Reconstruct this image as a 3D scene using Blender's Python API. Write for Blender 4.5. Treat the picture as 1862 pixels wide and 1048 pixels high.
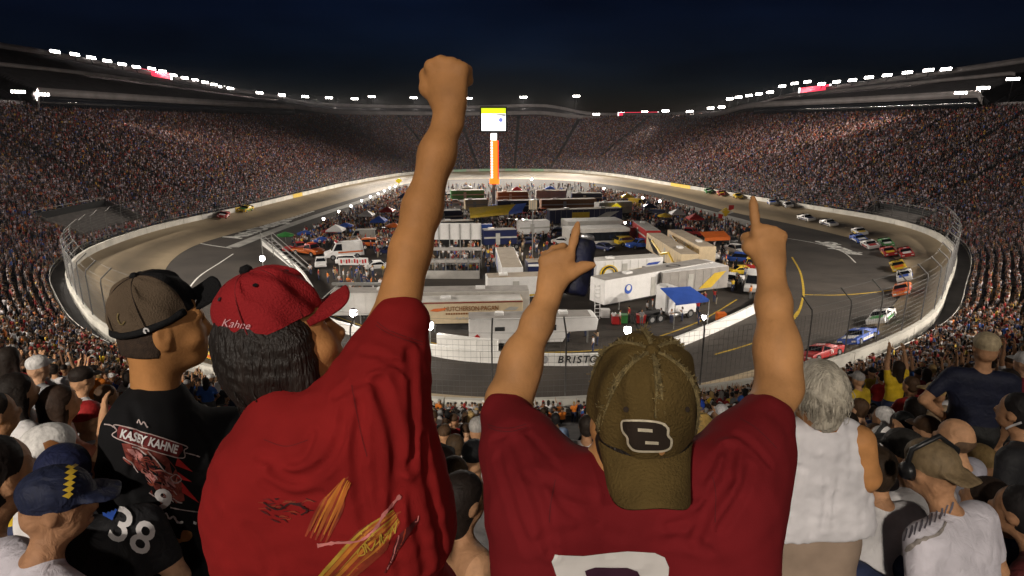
import bpy, bmesh, math, random
import numpy as np
from mathutils import Vector, Matrix, Euler
from mathutils.bvhtree import BVHTree

scene = bpy.context.scene
COL = scene.collection
for _o in list(bpy.data.objects):
    bpy.data.objects.remove(_o)
R = math.radians
rng = np.random.default_rng(7)
random.seed(7)

# ------------------------------------------------------------------ camera
FPX, CX, CY, HORIZON = 1110.0, 931.0, 524.0, 230.0
PITCH = math.atan((CY - HORIZON) / FPX)
CAMZ = 22.0
cd = bpy.data.cameras.new('camera')
cd.sensor_width = 36.0
cd.lens = 36.0 * FPX / 1862.0
cd.clip_start = 0.05
cd.clip_end = 6000.0
cam = bpy.data.objects.new('camera', cd)
COL.objects.link(cam)
cam.location = (0, 0, CAMZ)
cam.rotation_euler = (R(90) - PITCH, 0, 0)
scene.camera = cam

# ------------------------------------------------------------------ sky
world = bpy.data.worlds.new('World')
scene.world = world
world.use_nodes = True
wn = world.node_tree
for n in list(wn.nodes):
    wn.nodes.remove(n)
w_out = wn.nodes.new('ShaderNodeOutputWorld')
w_bg = wn.nodes.new('ShaderNodeBackground')
w_sky = wn.nodes.new('ShaderNodeTexSky')
w_sky.sky_type = 'NISHITA'
w_sky.sun_disc = False
w_sky.sun_elevation = R(-3.0)
w_sky.sun_rotation = R(0)
w_sky.ozone_density = 5.0
w_sky.dust_density = 0.3
w_tint = wn.nodes.new('ShaderNodeMix'); w_tint.data_type = 'RGBA'; w_tint.blend_type = 'MULTIPLY'
w_tint.inputs[0].default_value = 1.0
w_tint.inputs[7].default_value = (0.8, 1.0, 0.8, 1)
w_tc = wn.nodes.new('ShaderNodeTexCoord')
w_map = wn.nodes.new('ShaderNodeMapping'); w_map.inputs['Scale'].default_value = (2.0, 2.0, 9.0)
w_noise = wn.nodes.new('ShaderNodeTexNoise'); w_noise.inputs['Scale'].default_value = 1.6
w_noise.inputs['Detail'].default_value = 5
w_ramp = wn.nodes.new('ShaderNodeMapRange')
w_ramp.inputs[1].default_value = 0.35; w_ramp.inputs[2].default_value = 0.75
w_ramp.inputs[3].default_value = 0.75; w_ramp.inputs[4].default_value = 1.7
w_cl = wn.nodes.new('ShaderNodeMix'); w_cl.data_type = 'RGBA'; w_cl.blend_type = 'MULTIPLY'
w_cl.inputs[0].default_value = 1.0
L_ = wn.links.new
L_(w_tc.outputs['Generated'], w_map.inputs[0]); L_(w_map.outputs[0], w_noise.inputs['Vector'])
L_(w_noise.outputs[0], w_ramp.inputs[0])
L_(w_sky.outputs[0], w_tint.inputs[6]); L_(w_tint.outputs[2], w_cl.inputs[6])
L_(w_ramp.outputs[0], w_cl.inputs[7]); L_(w_cl.outputs[2], w_bg.inputs[0])
w_bg.inputs[1].default_value = 0.06
L_(w_bg.outputs[0], w_out.inputs[0])

scene.view_settings.view_transform = 'Standard'
scene.view_settings.look = 'None'
scene.view_settings.exposure = 0.0
scene.view_settings.gamma = 1.0
scene.view_settings.use_curve_mapping = False
scene.cycles.use_denoising = True
scene.cycles.max_bounces = 4
scene.cycles.diffuse_bounces = 2
scene.cycles.glossy_bounces = 2
scene.cycles.transparent_max_bounces = 6
scene.cycles.sample_clamp_indirect = 2.0
LAMP_W = 118000.0          # one stadium floodlight bank
NEAR_W = (3.6, 3.7, 1.6, .3, .08, .08)      # the near masts, left to right
PIT_W = 1.45
HAZE = .00006
LAMP_COL = (1.0, 0.90, 0.78)

# ------------------------------------------------------------------ pixels of the photograph <-> metres
_cp, _sp = math.cos(PITCH), math.sin(PITCH)
def ray(px, py):
    u, v = (px - CX) / FPX, (CY - py) / FPX
    return np.array([u, _cp + _sp * v, -_sp + _cp * v])
def at(px, py, depth):
    return np.array([0, 0, CAMZ]) + ray(px, py) * depth
def gnd(px, py, z=0.0):
    d = ray(px, py)
    return np.array([0, 0, CAMZ]) + d * ((z - CAMZ) / d[2])
def proj(p):
    p = np.asarray(p, float) - np.array([0, 0, CAMZ])
    x, y, z = p[..., 0], p[..., 1], p[..., 2]
    dep = y * _cp - z * _sp
    up = y * _sp + z * _cp
    dep_s = np.where(np.abs(dep) < 1e-6, 1e-6, dep)
    return CX + FPX * x / dep_s, CY - FPX * up / dep_s, dep

# ------------------------------------------------------------------ materials
MATS = {}
def mat(name, col=(.5, .5, .5), rough=.7, var=.15, scale=6.0, bump=0.0, bscale=None, metal=0.0, emit=0.0, ecol=None,
        col2=None, detail=4.0, spec=0.4, sub=0.0, stretch=None, coat=0.0):
    if name in MATS:
        return MATS[name]
    m = bpy.data.materials.new(name); m.use_nodes = True
    nt = m.node_tree; b = nt.nodes['Principled BSDF']; L = nt.links.new
    b.inputs['Roughness'].default_value = rough
    b.inputs['Metallic'].default_value = metal
    b.inputs['Specular IOR Level'].default_value = spec
    b.inputs['Coat Weight'].default_value = coat
    tc = nt.nodes.new('ShaderNodeTexCoord')
    vec = tc.outputs['Object']
    if stretch:
        mp = nt.nodes.new('ShaderNodeMapping'); mp.inputs['Scale'].default_value = stretch
        L(vec, mp.inputs[0]); vec = mp.outputs[0]
    nz = nt.nodes.new('ShaderNodeTexNoise'); nz.inputs['Scale'].default_value = scale; nz.inputs['Detail'].default_value = detail
    L(vec, nz.inputs['Vector'])
    mr = nt.nodes.new('ShaderNodeMapRange'); mr.inputs[1].default_value = .3; mr.inputs[2].default_value = .7
    L(nz.outputs[0], mr.inputs[0])
    mx = nt.nodes.new('ShaderNodeMix'); mx.data_type = 'RGBA'
    a = tuple(c * (1 - var) for c in col); c2 = col2 or tuple(min(1, c * (1 + var)) for c in col)
    mx.inputs[6].default_value = (*a, 1); mx.inputs[7].default_value = (*c2, 1)
    L(mr.outputs[0], mx.inputs[0]); L(mx.outputs[2], b.inputs['Base Color'])
    if bump > 0:
        n2 = nt.nodes.new('ShaderNodeTexNoise'); n2.inputs['Scale'].default_value = bscale or scale * 3; n2.inputs['Detail'].default_value = 3
        L(vec, n2.inputs['Vector'])
        bp = nt.nodes.new('ShaderNodeBump'); bp.inputs['Strength'].default_value = bump; bp.inputs['Distance'].default_value = .01
        L(n2.outputs[0], bp.inputs['Height']); L(bp.outputs[0], b.inputs['Normal'])
    if emit > 0:
        b.inputs['Emission Color'].default_value = (*(ecol or col), 1)
        b.inputs['Emission Strength'].default_value = emit
    if sub > 0:
        b.inputs['Subsurface Weight'].default_value = sub
        b.inputs['Subsurface Radius'].default_value = (.012, .005, .003)
        b.inputs['Subsurface Scale'].default_value = 1.0
    MATS[name] = m
    return m

def attr_mat(name, attr, rough=.8, bump=0.0, dscale=30.0, var=.12):
    """colour comes from a property of the object or of the crowd member that wears it"""
    if name in MATS:
        return MATS[name]
    m = bpy.data.materials.new(name); m.use_nodes = True
    nt = m.node_tree; b = nt.nodes['Principled BSDF']; L = nt.links.new
    b.inputs['Roughness'].default_value = rough; b.inputs['Specular IOR Level'].default_value = .25
    at_ = nt.nodes.new('ShaderNodeAttribute'); at_.attribute_type = 'INSTANCER'; at_.attribute_name = attr
    tc = nt.nodes.new('ShaderNodeTexCoord')
    nz = nt.nodes.new('ShaderNodeTexNoise'); nz.inputs['Scale'].default_value = dscale
    L(tc.outputs['Object'], nz.inputs['Vector'])
    mr = nt.nodes.new('ShaderNodeMapRange'); mr.inputs[1].default_value = .3; mr.inputs[2].default_value = .7
    mr.inputs[3].default_value = 1 - var; mr.inputs[4].default_value = 1 + var
    L(nz.outputs[0], mr.inputs[0])
    mx = nt.nodes.new('ShaderNodeMix'); mx.data_type = 'RGBA'; mx.blend_type = 'MULTIPLY'; mx.inputs[0].default_value = 1
    L(at_.outputs['Color'], mx.inputs[6]); L(mr.outputs[0], mx.inputs[7]); L(mx.outputs[2], b.inputs['Base Color'])
    if bump:
        bp = nt.nodes.new('ShaderNodeBump'); bp.inputs['Strength'].default_value = bump; bp.inputs['Distance'].default_value = .01
        L(nz.outputs[0], bp.inputs['Height']); L(bp.outputs[0], b.inputs['Normal'])
    MATS[name] = m
    return m

# ------------------------------------------------------------------ objects
def empty(name, loc=(0, 0, 0), rz=0.0):
    o = bpy.data.objects.new(name, None); COL.objects.link(o)
    o.location = loc; o.rotation_euler = (0, 0, rz); o.empty_display_size = .3
    return o
def tag(o, label=None, cat=None, group=None, kind=None):
    if label: o['label'] = label
    if cat: o['category'] = cat
    if group: o['group'] = group
    if kind: o['kind'] = kind
    return o
def link(name, me, parent=None, loc=None):
    o = bpy.data.objects.new(name, me); COL.objects.link(o)
    if parent is not None: o.parent = parent
    if loc is not None: o.location = loc
    return o
def np_mesh(name, v, f, m=None, smooth=False, fm=None):
    me = bpy.data.meshes.new(name)
    v = np.asarray(v, np.float32); f = np.asarray(f, np.int32)
    k = f.shape[1]
    me.vertices.add(len(v)); me.vertices.foreach_set('co', v.ravel())
    me.loops.add(f.size); me.loops.foreach_set('vertex_index', f.ravel())
    me.polygons.add(len(f)); me.polygons.foreach_set('loop_start', np.arange(0, f.size, k, dtype=np.int32))
    me.update(calc_edges=True)
    for mm in (m if isinstance(m, (list, tuple)) else [m]):
        if mm is not None: me.materials.append(mm)
    if fm is not None: me.polygons.foreach_set('material_index', np.asarray(fm, np.int32))
    if smooth: me.polygons.foreach_set('use_smooth', np.ones(len(f), bool))
    me.validate()
    return me
def copy_tree(o, parent=None):
    c = o.copy(); COL.objects.link(c)
    if parent is not None: c.parent = parent
    for ch in list(o.children): copy_tree(ch, c)
    return c

class MB:
    """collects polygons of one part"""
    def __init__(s): s.v = []; s.f = []
    def add(s, vs, fs):
        k = len(s.v); s.v += [tuple(map(float, p)) for p in vs]; s.f += [tuple(i + k for i in f) for f in fs]; return s
    def box(s, c, d, rz=0.0, M=None):
        x, y, z = d[0] / 2, d[1] / 2, d[2] / 2
        p = np.array([(-x, -y, -z), (x, -y, -z), (x, y, -z), (-x, y, -z), (-x, -y, z), (x, -y, z), (x, y, z), (-x, y, z)])
        if rz: ca, sa = math.cos(rz), math.sin(rz); p = p @ np.array([[ca, sa, 0], [-sa, ca, 0], [0, 0, 1]])
        if M is not None: p = p @ np.asarray(M).T
        return s.add(p + np.asarray(c), [(0, 3, 2, 1), (4, 5, 6, 7), (0, 1, 5, 4), (1, 2, 6, 5), (2, 3, 7, 6), (3, 0, 4, 7)])
    def bar(s, a, b, w, h=None):
        a = np.asarray(a, float); b = np.asarray(b, float); d = b - a; n = np.linalg.norm(d)
        if n < 1e-9: return s
        d /= n; up = np.array([0, 0, 1.]) if abs(d[2]) < .95 else np.array([1., 0, 0])
        x = np.cross(d, up); x /= np.linalg.norm(x); y = np.cross(x, d); h = h or w
        q = [(-w / 2, -h / 2), (w / 2, -h / 2), (w / 2, h / 2), (-w / 2, h / 2)]
        return s.add([a + x * i + y * j for i, j in q] + [b + x * i + y * j for i, j in q],
                     [(0, 1, 2, 3), (7, 6, 5, 4), (0, 4, 5, 1), (1, 5, 6, 2), (2, 6, 7, 3), (3, 7, 4, 0)])
    def tube(s, pts, r, n=6, closed=False, caps=True):
        pts = [np.asarray(p, float) for p in pts]; m = len(pts); k = len(s.v); up = None
        for i, p in enumerate(pts):
            if closed: d = pts[(i + 1) % m] - pts[i - 1]
            else: d = pts[min(i + 1, m - 1)] - pts[max(i - 1, 0)]
            d = d / (np.linalg.norm(d) + 1e-12)
            if up is None: up = np.array([0, 0, 1.]) if abs(d[2]) < .9 else np.array([1., 0, 0])
            x = np.cross(d, up); x /= np.linalg.norm(x) + 1e-12; y = np.cross(x, d); up = y
            rr = r[i] if hasattr(r, '__len__') else r
            for j in range(n):
                a = 2 * math.pi * j / n
                s.v.append(tuple(p + (x * math.cos(a) + y * math.sin(a)) * rr))
        for i in range(m if closed else m - 1):
            for j in range(n):
                a, b = k + i * n + j, k + i * n + (j + 1) % n
                c, d = k + ((i + 1) % m) * n + (j + 1) % n, k + ((i + 1) % m) * n + j
                s.f.append((a, d, c, b))
        if caps and not closed:
            s.f.append(tuple(k + j for j in range(n))); s.f.append(tuple(k + (m - 1) * n + j for j in reversed(range(n))))
        return s
    def prism(s, poly, y0, y1, ins=0.0):
        """side outline (x,z) extruded along y; ins pulls the outline's y1/y0 apart per vertex when a list"""
        n = len(poly)
        def yy(i, y): return y if not hasattr(y, '__len__') else y[i]
        return s.add([(p[0], yy(i, y0), p[1]) for i, p in enumerate(poly)] + [(p[0], yy(i, y1), p[1]) for i, p in enumerate(poly)],
                     [tuple(range(n)), tuple(reversed(range(n, 2 * n)))] + [(i, i + n, (i + 1) % n + n, (i + 1) % n) for i in range(n)])
    def disc(s, c, r, axis='y', w=.1, n=14):
        c = np.asarray(c, float); k = len(s.v); ax = 'xyz'.index(axis)
        for t in (-w / 2, w / 2):
            for j in range(n):
                a = 2 * math.pi * j / n; p = [r * math.cos(a), r * math.sin(a)]; p.insert(ax, t); s.v.append(tuple(c + np.array(p)))
        s.f += [tuple(k + j for j in range(n)), tuple(k + n + j for j in reversed(range(n)))]
        s.f += [(k + j, k + j + n, k + (j + 1) % n + n, k + (j + 1) % n) for j in range(n)]
        return s
    def mesh(s, name, m, smooth=False, bevel=0.0):
        me = bpy.data.meshes.new(name); me.from_pydata(s.v, [], s.f); me.update()
        bm = bmesh.new(); bm.from_mesh(me)
        bmesh.ops.recalc_face_normals(bm, faces=bm.faces)
        if bevel > 0:
            bmesh.ops.remove_doubles(bm, verts=bm.verts, dist=1e-5)
            es = [e for e in bm.edges if len(e.link_faces) == 2 and e.calc_face_angle(0) > R(30)]
            bmesh.ops.bevel(bm, geom=es, offset=bevel, segments=2, profile=.6, affect='EDGES', clamp_overlap=True)
        bm.to_mesh(me); bm.free()
        if m is not None: me.materials.append(m)
        if smooth:
            me.polygons.foreach_set('use_smooth', np.ones(len(me.polygons), bool))
        return me
    def build(s, name, m, parent=None, smooth=False, bevel=0.0):
        return link(name, s.mesh(name, m, smooth, bevel), parent)

def text_mesh(txt, size=1.0, extrude=0.004, shear=0.0, bold=0.0, spacing=1.0, m=None, name='lettering'):
    cu = bpy.data.curves.new(name, 'FONT'); cu.body = txt; cu.size = size; cu.extrude = extrude; cu.shear = shear
    cu.offset = bold * size; cu.space_character = spacing; cu.align_x = 'CENTER'; cu.align_y = 'CENTER'; cu.resolution_u = 3
    o = bpy.data.objects.new(name, cu)
    me = bpy.data.meshes.new_from_object(o)
    bpy.data.objects.remove(o); bpy.data.curves.remove(cu)
    me.name = name
    me.materials.clear()
    if m is not None: me.materials.append(m)
    return me
def lettering(txt, size, m, parent, loc, rot, name='lettering', width=None, **k):
    me = text_mesh(txt, size, m=m, name=name, **k)
    o = link(name, me, parent, loc); o.rotation_euler = rot
    if width:
        xs = [v.co.x for v in me.vertices]; w = max(xs) - min(xs)
        o.scale = (width / w, 1, 1)
    return o
# ------------------------------------------------------------------ the oval: every loop is a radius around one centre
CEN = np.array([3.0, 140.0])
NT = 400
TH = np.linspace(0, 2 * np.pi, NT, endpoint=False)
def catmull(P, n=12, closed=True):
    P = np.asarray(P, float); m = len(P); out = []
    for i in range(m if closed else m - 1):
        if closed: a, b, c, d = P[i - 1], P[i], P[(i + 1) % m], P[(i + 2) % m]
        else: a, b, c, d = P[max(i - 1, 0)], P[i], P[i + 1], P[min(i + 2, m - 1)]
        for t in np.linspace(0, 1, n, endpoint=False):
            out.append(.5 * ((2 * b) + (-a + c) * t + (2 * a - 5 * b + 4 * c - d) * t * t + (-a + 3 * b - 3 * c + d) * t ** 3))
    if not closed: out.append(P[-1])
    return np.array(out)
def polar_loop(P, smooth=3):
    Q = catmull(P) - CEN
    th = np.mod(np.arctan2(Q[:, 1], Q[:, 0]), 2 * np.pi); r = np.hypot(Q[:, 0], Q[:, 1])
    i = np.argsort(th); r = np.interp(TH, th[i], r[i], period=2 * np.pi)
    for _ in range(smooth): r = (np.roll(r, 1) + 2 * r + np.roll(r, -1)) / 4
    return CEN + np.stack([r * np.cos(TH), r * np.sin(TH)], 1)
OUT = polar_loop([(0, 40.5), (15, 43), (28, 49), (43, 60.5), (55, 75), (66.5, 90), (75, 104), (80, 118), (80.5, 132), (76, 148), (69, 168), (62, 193),
                  (53, 222), (44, 252), (27, 278), (4, 287), (-22, 283), (-44, 264), (-57, 221), (-62, 185), (-66, 150), (-69.5, 130), (-70.5, 115),
                  (-68, 97), (-61, 82), (-50, 68), (-39, 56.5), (-24, 46.5), (-10, 41.8)])
INN = polar_loop([gnd(x, y, .1)[:2] for x, y in [(930, 722), (800, 715), (650, 700), (560, 685), (450, 655), (370, 618), (318, 575), (297, 530), (303, 485), (340, 453), (400, 431),
                  (520, 398), (640, 362), (745, 333), (820, 327), (900, 325), (1000, 327), (1100, 335), (1200, 352), (1330, 385), (1410, 401), (1500, 421),
                  (1570, 440), (1622, 465), (1648, 500), (1632, 545), (1565, 598), (1450, 645), (1300, 690), (1150, 715)]])
ZB = 2.0                                   # height of the track's outer edge
def normals(P):
    t = np.roll(P, -1, 0) - np.roll(P, 1, 0); t /= np.linalg.norm(t, axis=1)[:, None]
    return np.stack([t[:, 1], -t[:, 0]], 1)
NRM = normals(OUT)
for _ in range(6): NRM = (np.roll(NRM, 1, 0) + 2 * NRM + np.roll(NRM, -1, 0)); NRM /= np.linalg.norm(NRM, axis=1)[:, None]
SEG = np.linalg.norm(np.roll(OUT, -1, 0) - OUT, axis=1)
ARC = np.concatenate([[0], np.cumsum(SEG)])
def on_loop(s, P=None, N=None):
    """point and outward normal at arc length s of the outer wall"""
    P = OUT if P is None else P; N = NRM if N is None else N
    s = np.mod(s, ARC[-1]); i = np.clip(np.searchsorted(ARC, s, 'right') - 1, 0, NT - 1); t = (s - ARC[i]) / SEG[i]
    j = (i + 1) % NT; t = t[..., None] if np.ndim(t) else t
    n = N[i] * (1 - t) + N[j] * t
    return P[i] * (1 - t) + P[j] * t, n
ROW_D, ROW_H, ROW0, Z0, NROW = .8, .384, 2.3, 2.2, 63

# ------------------------------------------------------------------ materials of the setting
M_ASPH = mat('asphalt', (.050, .041, .034), .75, .35, .15, .25, 60)
M_CONC = mat('track_concrete', (.20, .16, .105), .7, .22, .12, .15, 40)
M_STEP = mat('stand_concrete', (.10, .09, .085), .8, .25, .8)
M_UPPER = mat('stand_shade_tone', (.030, .027, .030), .85, .3, .5)  # near-black tone stands in for dim light on the upper rows; walkway shares it
M_WALLW = mat('wall_white_paint', (.50, .48, .43), .6, .22, .35, .2, 6)
M_GREYBAND = mat('grey_fascia', (.22, .20, .20), .6, .2, .3)
M_DARKM = mat('dark_steel', (.035, .033, .035), .5, .2, 3, metal=.3)
M_GALV = mat('galvanised_steel', (.38, .38, .37), .45, .15, 4, metal=.6)
M_GLASS_D = mat('dark_glass', (.012, .014, .018), .08, .1, 2, spec=.6)
M_WHITE = mat('white_paint', (.74, .73, .72), .4, .06, 1.5, coat=.2)
M_CREAM = mat('cream_paint', (.62, .50, .33), .45, .08, 1.5)
M_TYRE = mat('tyre_rubber', (.018, .018, .018), .85, .2, 10)
M_RIM = mat('wheel_metal', (.55, .55, .56), .3, .1, 5, metal=.8)
M_BLACK = mat('black_print', (.012, .012, .013), .6, .1, 8)
M_REDP = mat('red_print', (.45, .02, .02), .5, .1, 8)
M_LAMP = mat('lamp_glow', (1, .95, .88), .5, .0, 1, emit=26.0, ecol=(1, .93, .86))

def strip(A, za, B, zb, closed=True):
    n = len(A); v = np.concatenate([np.c_[A, np.broadcast_to(za, n)], np.c_[B, np.broadcast_to(zb, n)]])
    i = np.arange(n if closed else n - 1); j = (i + 1) % n
    return v, np.stack([i, j, j + n, i + n], 1)
# ground, as one sheet
g = MB(); g.add([(-226, -136, 0), (226, -136, 0), (226, 416, 0), (-226, 416, 0)], [(0, 1, 2, 3)])
tag(g.build('ground', M_ASPH), kind='structure')
# racing surface: banked concrete with a darker polished groove
def track_material():
    m = mat('race_track_concrete', (.38, .30, .195), .62, .2, .08, .12, 30)
    nt = m.node_tree; b = nt.nodes['Principled BSDF']; L = nt.links.new
    src = b.inputs['Base Color'].links[0].from_socket
    at_ = nt.nodes.new('ShaderNodeAttribute'); at_.attribute_name = 'lane'
    n2 = nt.nodes.new('ShaderNodeTexNoise'); n2.inputs['Scale'].default_value = .25; n2.inputs['Detail'].default_value = 6
    tc = nt.nodes.new('ShaderNodeTexCoord'); L(tc.outputs['Object'], n2.inputs['Vector'])
    ad = nt.nodes.new('ShaderNodeMath'); ad.operation = 'MULTIPLY_ADD'; ad.inputs[1].default_value = .22; L(n2.outputs[0], ad.inputs[0]); L(at_.outputs['Fac'], ad.inputs[2])
    cr = nt.nodes.new('ShaderNodeValToRGB')
    cr.color_ramp.elements[0].position = .05; cr.color_ramp.elements[0].color = (1, 1, 1, 1)
    cr.color_ramp.elements[1].position = .98; cr.color_ramp.elements[1].color = (1.0, 1.0, 1.0, 1)
    for p, v in ((.25, .95), (.42, .55), (.62, .42), (.8, .72)):
        e = cr.color_ramp.elements.new(p); e.color = (v, v * .98, v * .96, 1)
    L(ad.outputs[0], cr.inputs[0])
    mx = nt.nodes.new('ShaderNodeMix'); mx.data_type = 'RGBA'; mx.blend_type = 'MULTIPLY'; mx.inputs[0].default_value = 1
    L(src, mx.inputs[6]); L(cr.outputs[0], mx.inputs[7]); L(mx.outputs[2], b.inputs['Base Color'])
    return m
K = 7; ts = np.linspace(0, 1, K)
tv = np.concatenate([np.c_[INN * (1 - t) + OUT * t, np.full(NT, .02 + (ZB - .02) * t ** 1.3)] for t in ts])
ii = np.arange(NT); jj = (ii + 1) % NT
tf = np.concatenate([np.stack([ii + k * NT, ii + (k + 1) * NT, jj + (k + 1) * NT, jj + k * NT], 1)[:, ::-1] for k in range(K - 1)])
me = np_mesh('race_track', tv, tf, track_material(), True)
a_ = me.attributes.new('lane', 'FLOAT', 'POINT'); a_.data.foreach_set('value', np.repeat(ts, NT).astype(np.float32))
tag(link('race_track', me), kind='structure')

# painted lines on the apron
M_LINEW = mat('line_white', (.78, .77, .73), .7, .12, 2)
M_LINEY = mat('line_yellow', (.50, .33, .03), .7, .25, 2)
def ground_line(name, pts, w, m, z=.008):
    P = np.array(pts)[:, :2]; P = catmull(P, 8, False)
    t = np.gradient(P, axis=0); t /= np.linalg.norm(t, axis=1)[:, None]; n = np.stack([-t[:, 1], t[:, 0]], 1) * w / 2
    v, f = strip(P - n, z, P + n, z, False)
    return tag(link(name, np_mesh(name, v, f, m)), kind='structure')
ground_line('pit_exit_line', [gnd(*p) for p in [(1440, 468), (1455, 495), (1461, 528), (1458, 550), (1448, 575), (1420, 600)]], .28, M_LINEY)
ground_line('restart_line', [gnd(*p) for p in [(1461, 536), (1520, 537), (1580, 533), (1640, 525)]], .3, M_LINEY, .012)
ground_line('apron_line', [gnd(*p) for p in [(1300, 645), (1380, 620), (1430, 590), (1455, 560)]], .2, M_LINEY, .012)
ground_line('apron_edge_line', [gnd(*p) for p in [(330, 545), (360, 505), (400, 478), (424, 462)]], .25, M_LINEW)
ground_line('pit_entry_line', [gnd(*p) for p in [(310, 430), (370, 444), (421, 452)]], .35, M_LINEW, .03)
ground_line('apron_arc_line', [gnd(*p) for p in [(1420, 432), (1480, 442), (1530, 457), (1556, 478)]], .22, M_LINEW)
ground_line('pit_lane_line', [gnd(*p) for p in [(600, 572), (700, 605), (850, 634), (1000, 641), (1130, 630), (1260, 590), (1340, 545)]], .2, M_LINEY, .012)
# painted pale pit strips along the infield (left and right)
M_STRIP = mat('pit_strip_paint', (.46, .45, .42), .7, .25, .5)
ground_line('pit_strip', [gnd(*p) for p in [(422, 450), (520, 412), (620, 378), (700, 352)]], 2.6, M_STRIP)
ground_line('back_pit_strip', [gnd(*p) for p in [(1105, 345), (1190, 362), (1270, 382), (1345, 402), (1375, 412)]], 4.5, M_STRIP)

# ------------------------------------------------------------------ grandstand bowl
def smooth01(x): x = np.clip(x, 0, 1); return x * x * (3 - 2 * x)
arcmid = ARC[:-1]
ang = np.degrees(np.arctan2(OUT[:, 0], -(OUT[:, 1] - CEN[1])))      # 0 = camera end, +-180 far end, + = right
def upper_scale(i_ang):
    a = np.abs(i_ang)
    tall = smooth01((a - 97) / 2.0) * (1 - .62 * smooth01((a - 148) / 12.0))
    return tall
UPS = upper_scale(ang)
def bowl_profile():
    """(offset from the wall, height) of the lower stand"""
    pr = [(.4, 1.7), (ROW0 - .05, 1.7), (ROW0 - .05, Z0)]
    for r in range(NROW):
        o0 = ROW0 + r * ROW_D; z = Z0 + r * ROW_H
        pr += [(o0, z), (o0 + ROW_D, z)]
    return pr
pr = bowl_profile()
v = np.concatenate([np.c_[OUT + NRM * o, np.full(NT, z)] for o, z in pr])
f = np.concatenate([np.stack([ii + k * NT, jj + k * NT, jj + (k + 1) * NT, ii + (k + 1) * NT], 1) for k in range(len(pr) - 1)])
stand = empty('grandstand', (0, 0, 0))
tag(stand, 'huge bowl shaped grandstand of stepped rows wrapped round the race track', 'grandstand')
fm_ = np.zeros(len(f), int); fm_[:2 * NT] = 1
link('stepped_rows', np_mesh('stepped_rows', v, f, [M_STEP, M_UPPER], False, fm_), stand)
ZTOP = Z0 + NROW * ROW_H; OTOP = ROW0 + NROW * ROW_D
UP_O, UP_Z, UP_ROWS, UP_D, UP_H = OTOP - 2.0, ZTOP + 4.2, 34, .8, .42
def upper(o, z): return np.c_[OUT + NRM * np.asarray(o).reshape(-1, 1), np.asarray(z).reshape(-1) * np.ones(NT)]
# roof line of the tall stands as the photograph shows it, column by column -> height of the upper rows there
_tx, _ty = np.array([(-900, 20), (-300, 50), (0, 88), (80, 100), (250, 132), (430, 168), (560, 186), (700, 190), (850, 192), (1000, 190), (1060, 196), (1090, 214), (1200, 208), (1300, 203), (1340, 189),
                     (1500, 165), (1735, 133), (1862, 115), (2200, 60), (2800, 20)], float).T
UP_OFF = .25 + .75 * smooth01(UPS * 1.2)
ro_ = UP_O + UP_ROWS * UP_D * UP_OFF
_on = (UPS > .02) & (np.abs(ang) > 90)
zr_ = np.full(NT, UP_Z + UP_ROWS * UP_H)
for _ in range(12):
    _px, _py, _dp = proj(np.c_[OUT + NRM * ro_[:, None], zr_])
    zr_ = np.where(_on & (_dp > 30), zr_ + (_py - np.interp(_px, _tx, _ty)) * np.maximum(_dp, 1) / FPX * .7, zr_)
UPS = np.where(_on, np.clip((zr_ - UP_Z) / (UP_ROWS * UP_H), .05, 1.3) * smooth01((np.abs(ang) - 97) / 2), UPS)
for _ in range(3): UPS = np.where(np.abs(ang) > 101, (np.roll(UPS, 1) + 2 * UPS + np.roll(UPS, -1)) / 4, UPS)
rows_v = []
for r in range(UP_ROWS + 1):
    for dd in (0, 1):
        rr = min(r + dd, UP_ROWS)
        z = ZTOP + (UP_Z - ZTOP) * smooth01(UPS * 3) + r * UP_H * UPS
        o = UP_O + rr * UP_D * UP_OFF
        rows_v.append(upper(o, z))
uv = np.concatenate(rows_v); m_ = len(rows_v)
uf = np.concatenate([np.stack([ii + k * NT, jj + k * NT, jj + (k + 1) * NT, ii + (k + 1) * NT], 1) for k in range(m_ - 1)])
keep = np.tile((UPS > .02) | (np.roll(UPS, -1) > .02), m_ - 1)
link('upper_rows', np_mesh('upper_rows', uv, uf[keep], M_UPPER), stand)
def rim(k=1.0, dz=0.0, do=0.0):
    z = ZTOP + (UP_Z - ZTOP) * smooth01(UPS * 3) + k * UP_ROWS * UP_H * UPS + dz
    o = np.where(UPS > .02, UP_O + k * UP_ROWS * UP_D * UP_OFF, OTOP) + do
    return o, z
def band(name, k, z0, z1, do, m, sel=None):
    o, z = rim(k)
    A = upper(o + do, z + z0); B = upper(o + do, z + z1); C = upper(o + do + .35, z + z1); D = upper(o + do + .35, z + z0)
    v = np.concatenate([A, B, C, D])
    f = np.concatenate([np.stack([ii + a * NT, jj + a * NT, jj + b * NT, ii + b * NT], 1) for a, b in ((0, 1), (1, 2), (2, 3), (3, 0))])
    if sel is not None: f = f[np.tile(sel & np.roll(sel, -1), 4)]
    return link(name, np_mesh(name, v, f, m), stand)
band('rim_wall', 1.0, -.3, 1.6, .2, M_GREYBAND)
band('rim_wall', 1.0, -24.0, -.35, 1.2, M_DARKM)
band('fascia', 0.0, -1.3, .6, -.5, M_GREYBAND, UPS > .05)
band('fascia', .45, .5, 1.5, 0, M_GREYBAND, UPS > .3)
band('suite_windows', 0.0, -4.0, -1.3, -.1, M_GLASS_D, UPS > .3)

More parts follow.
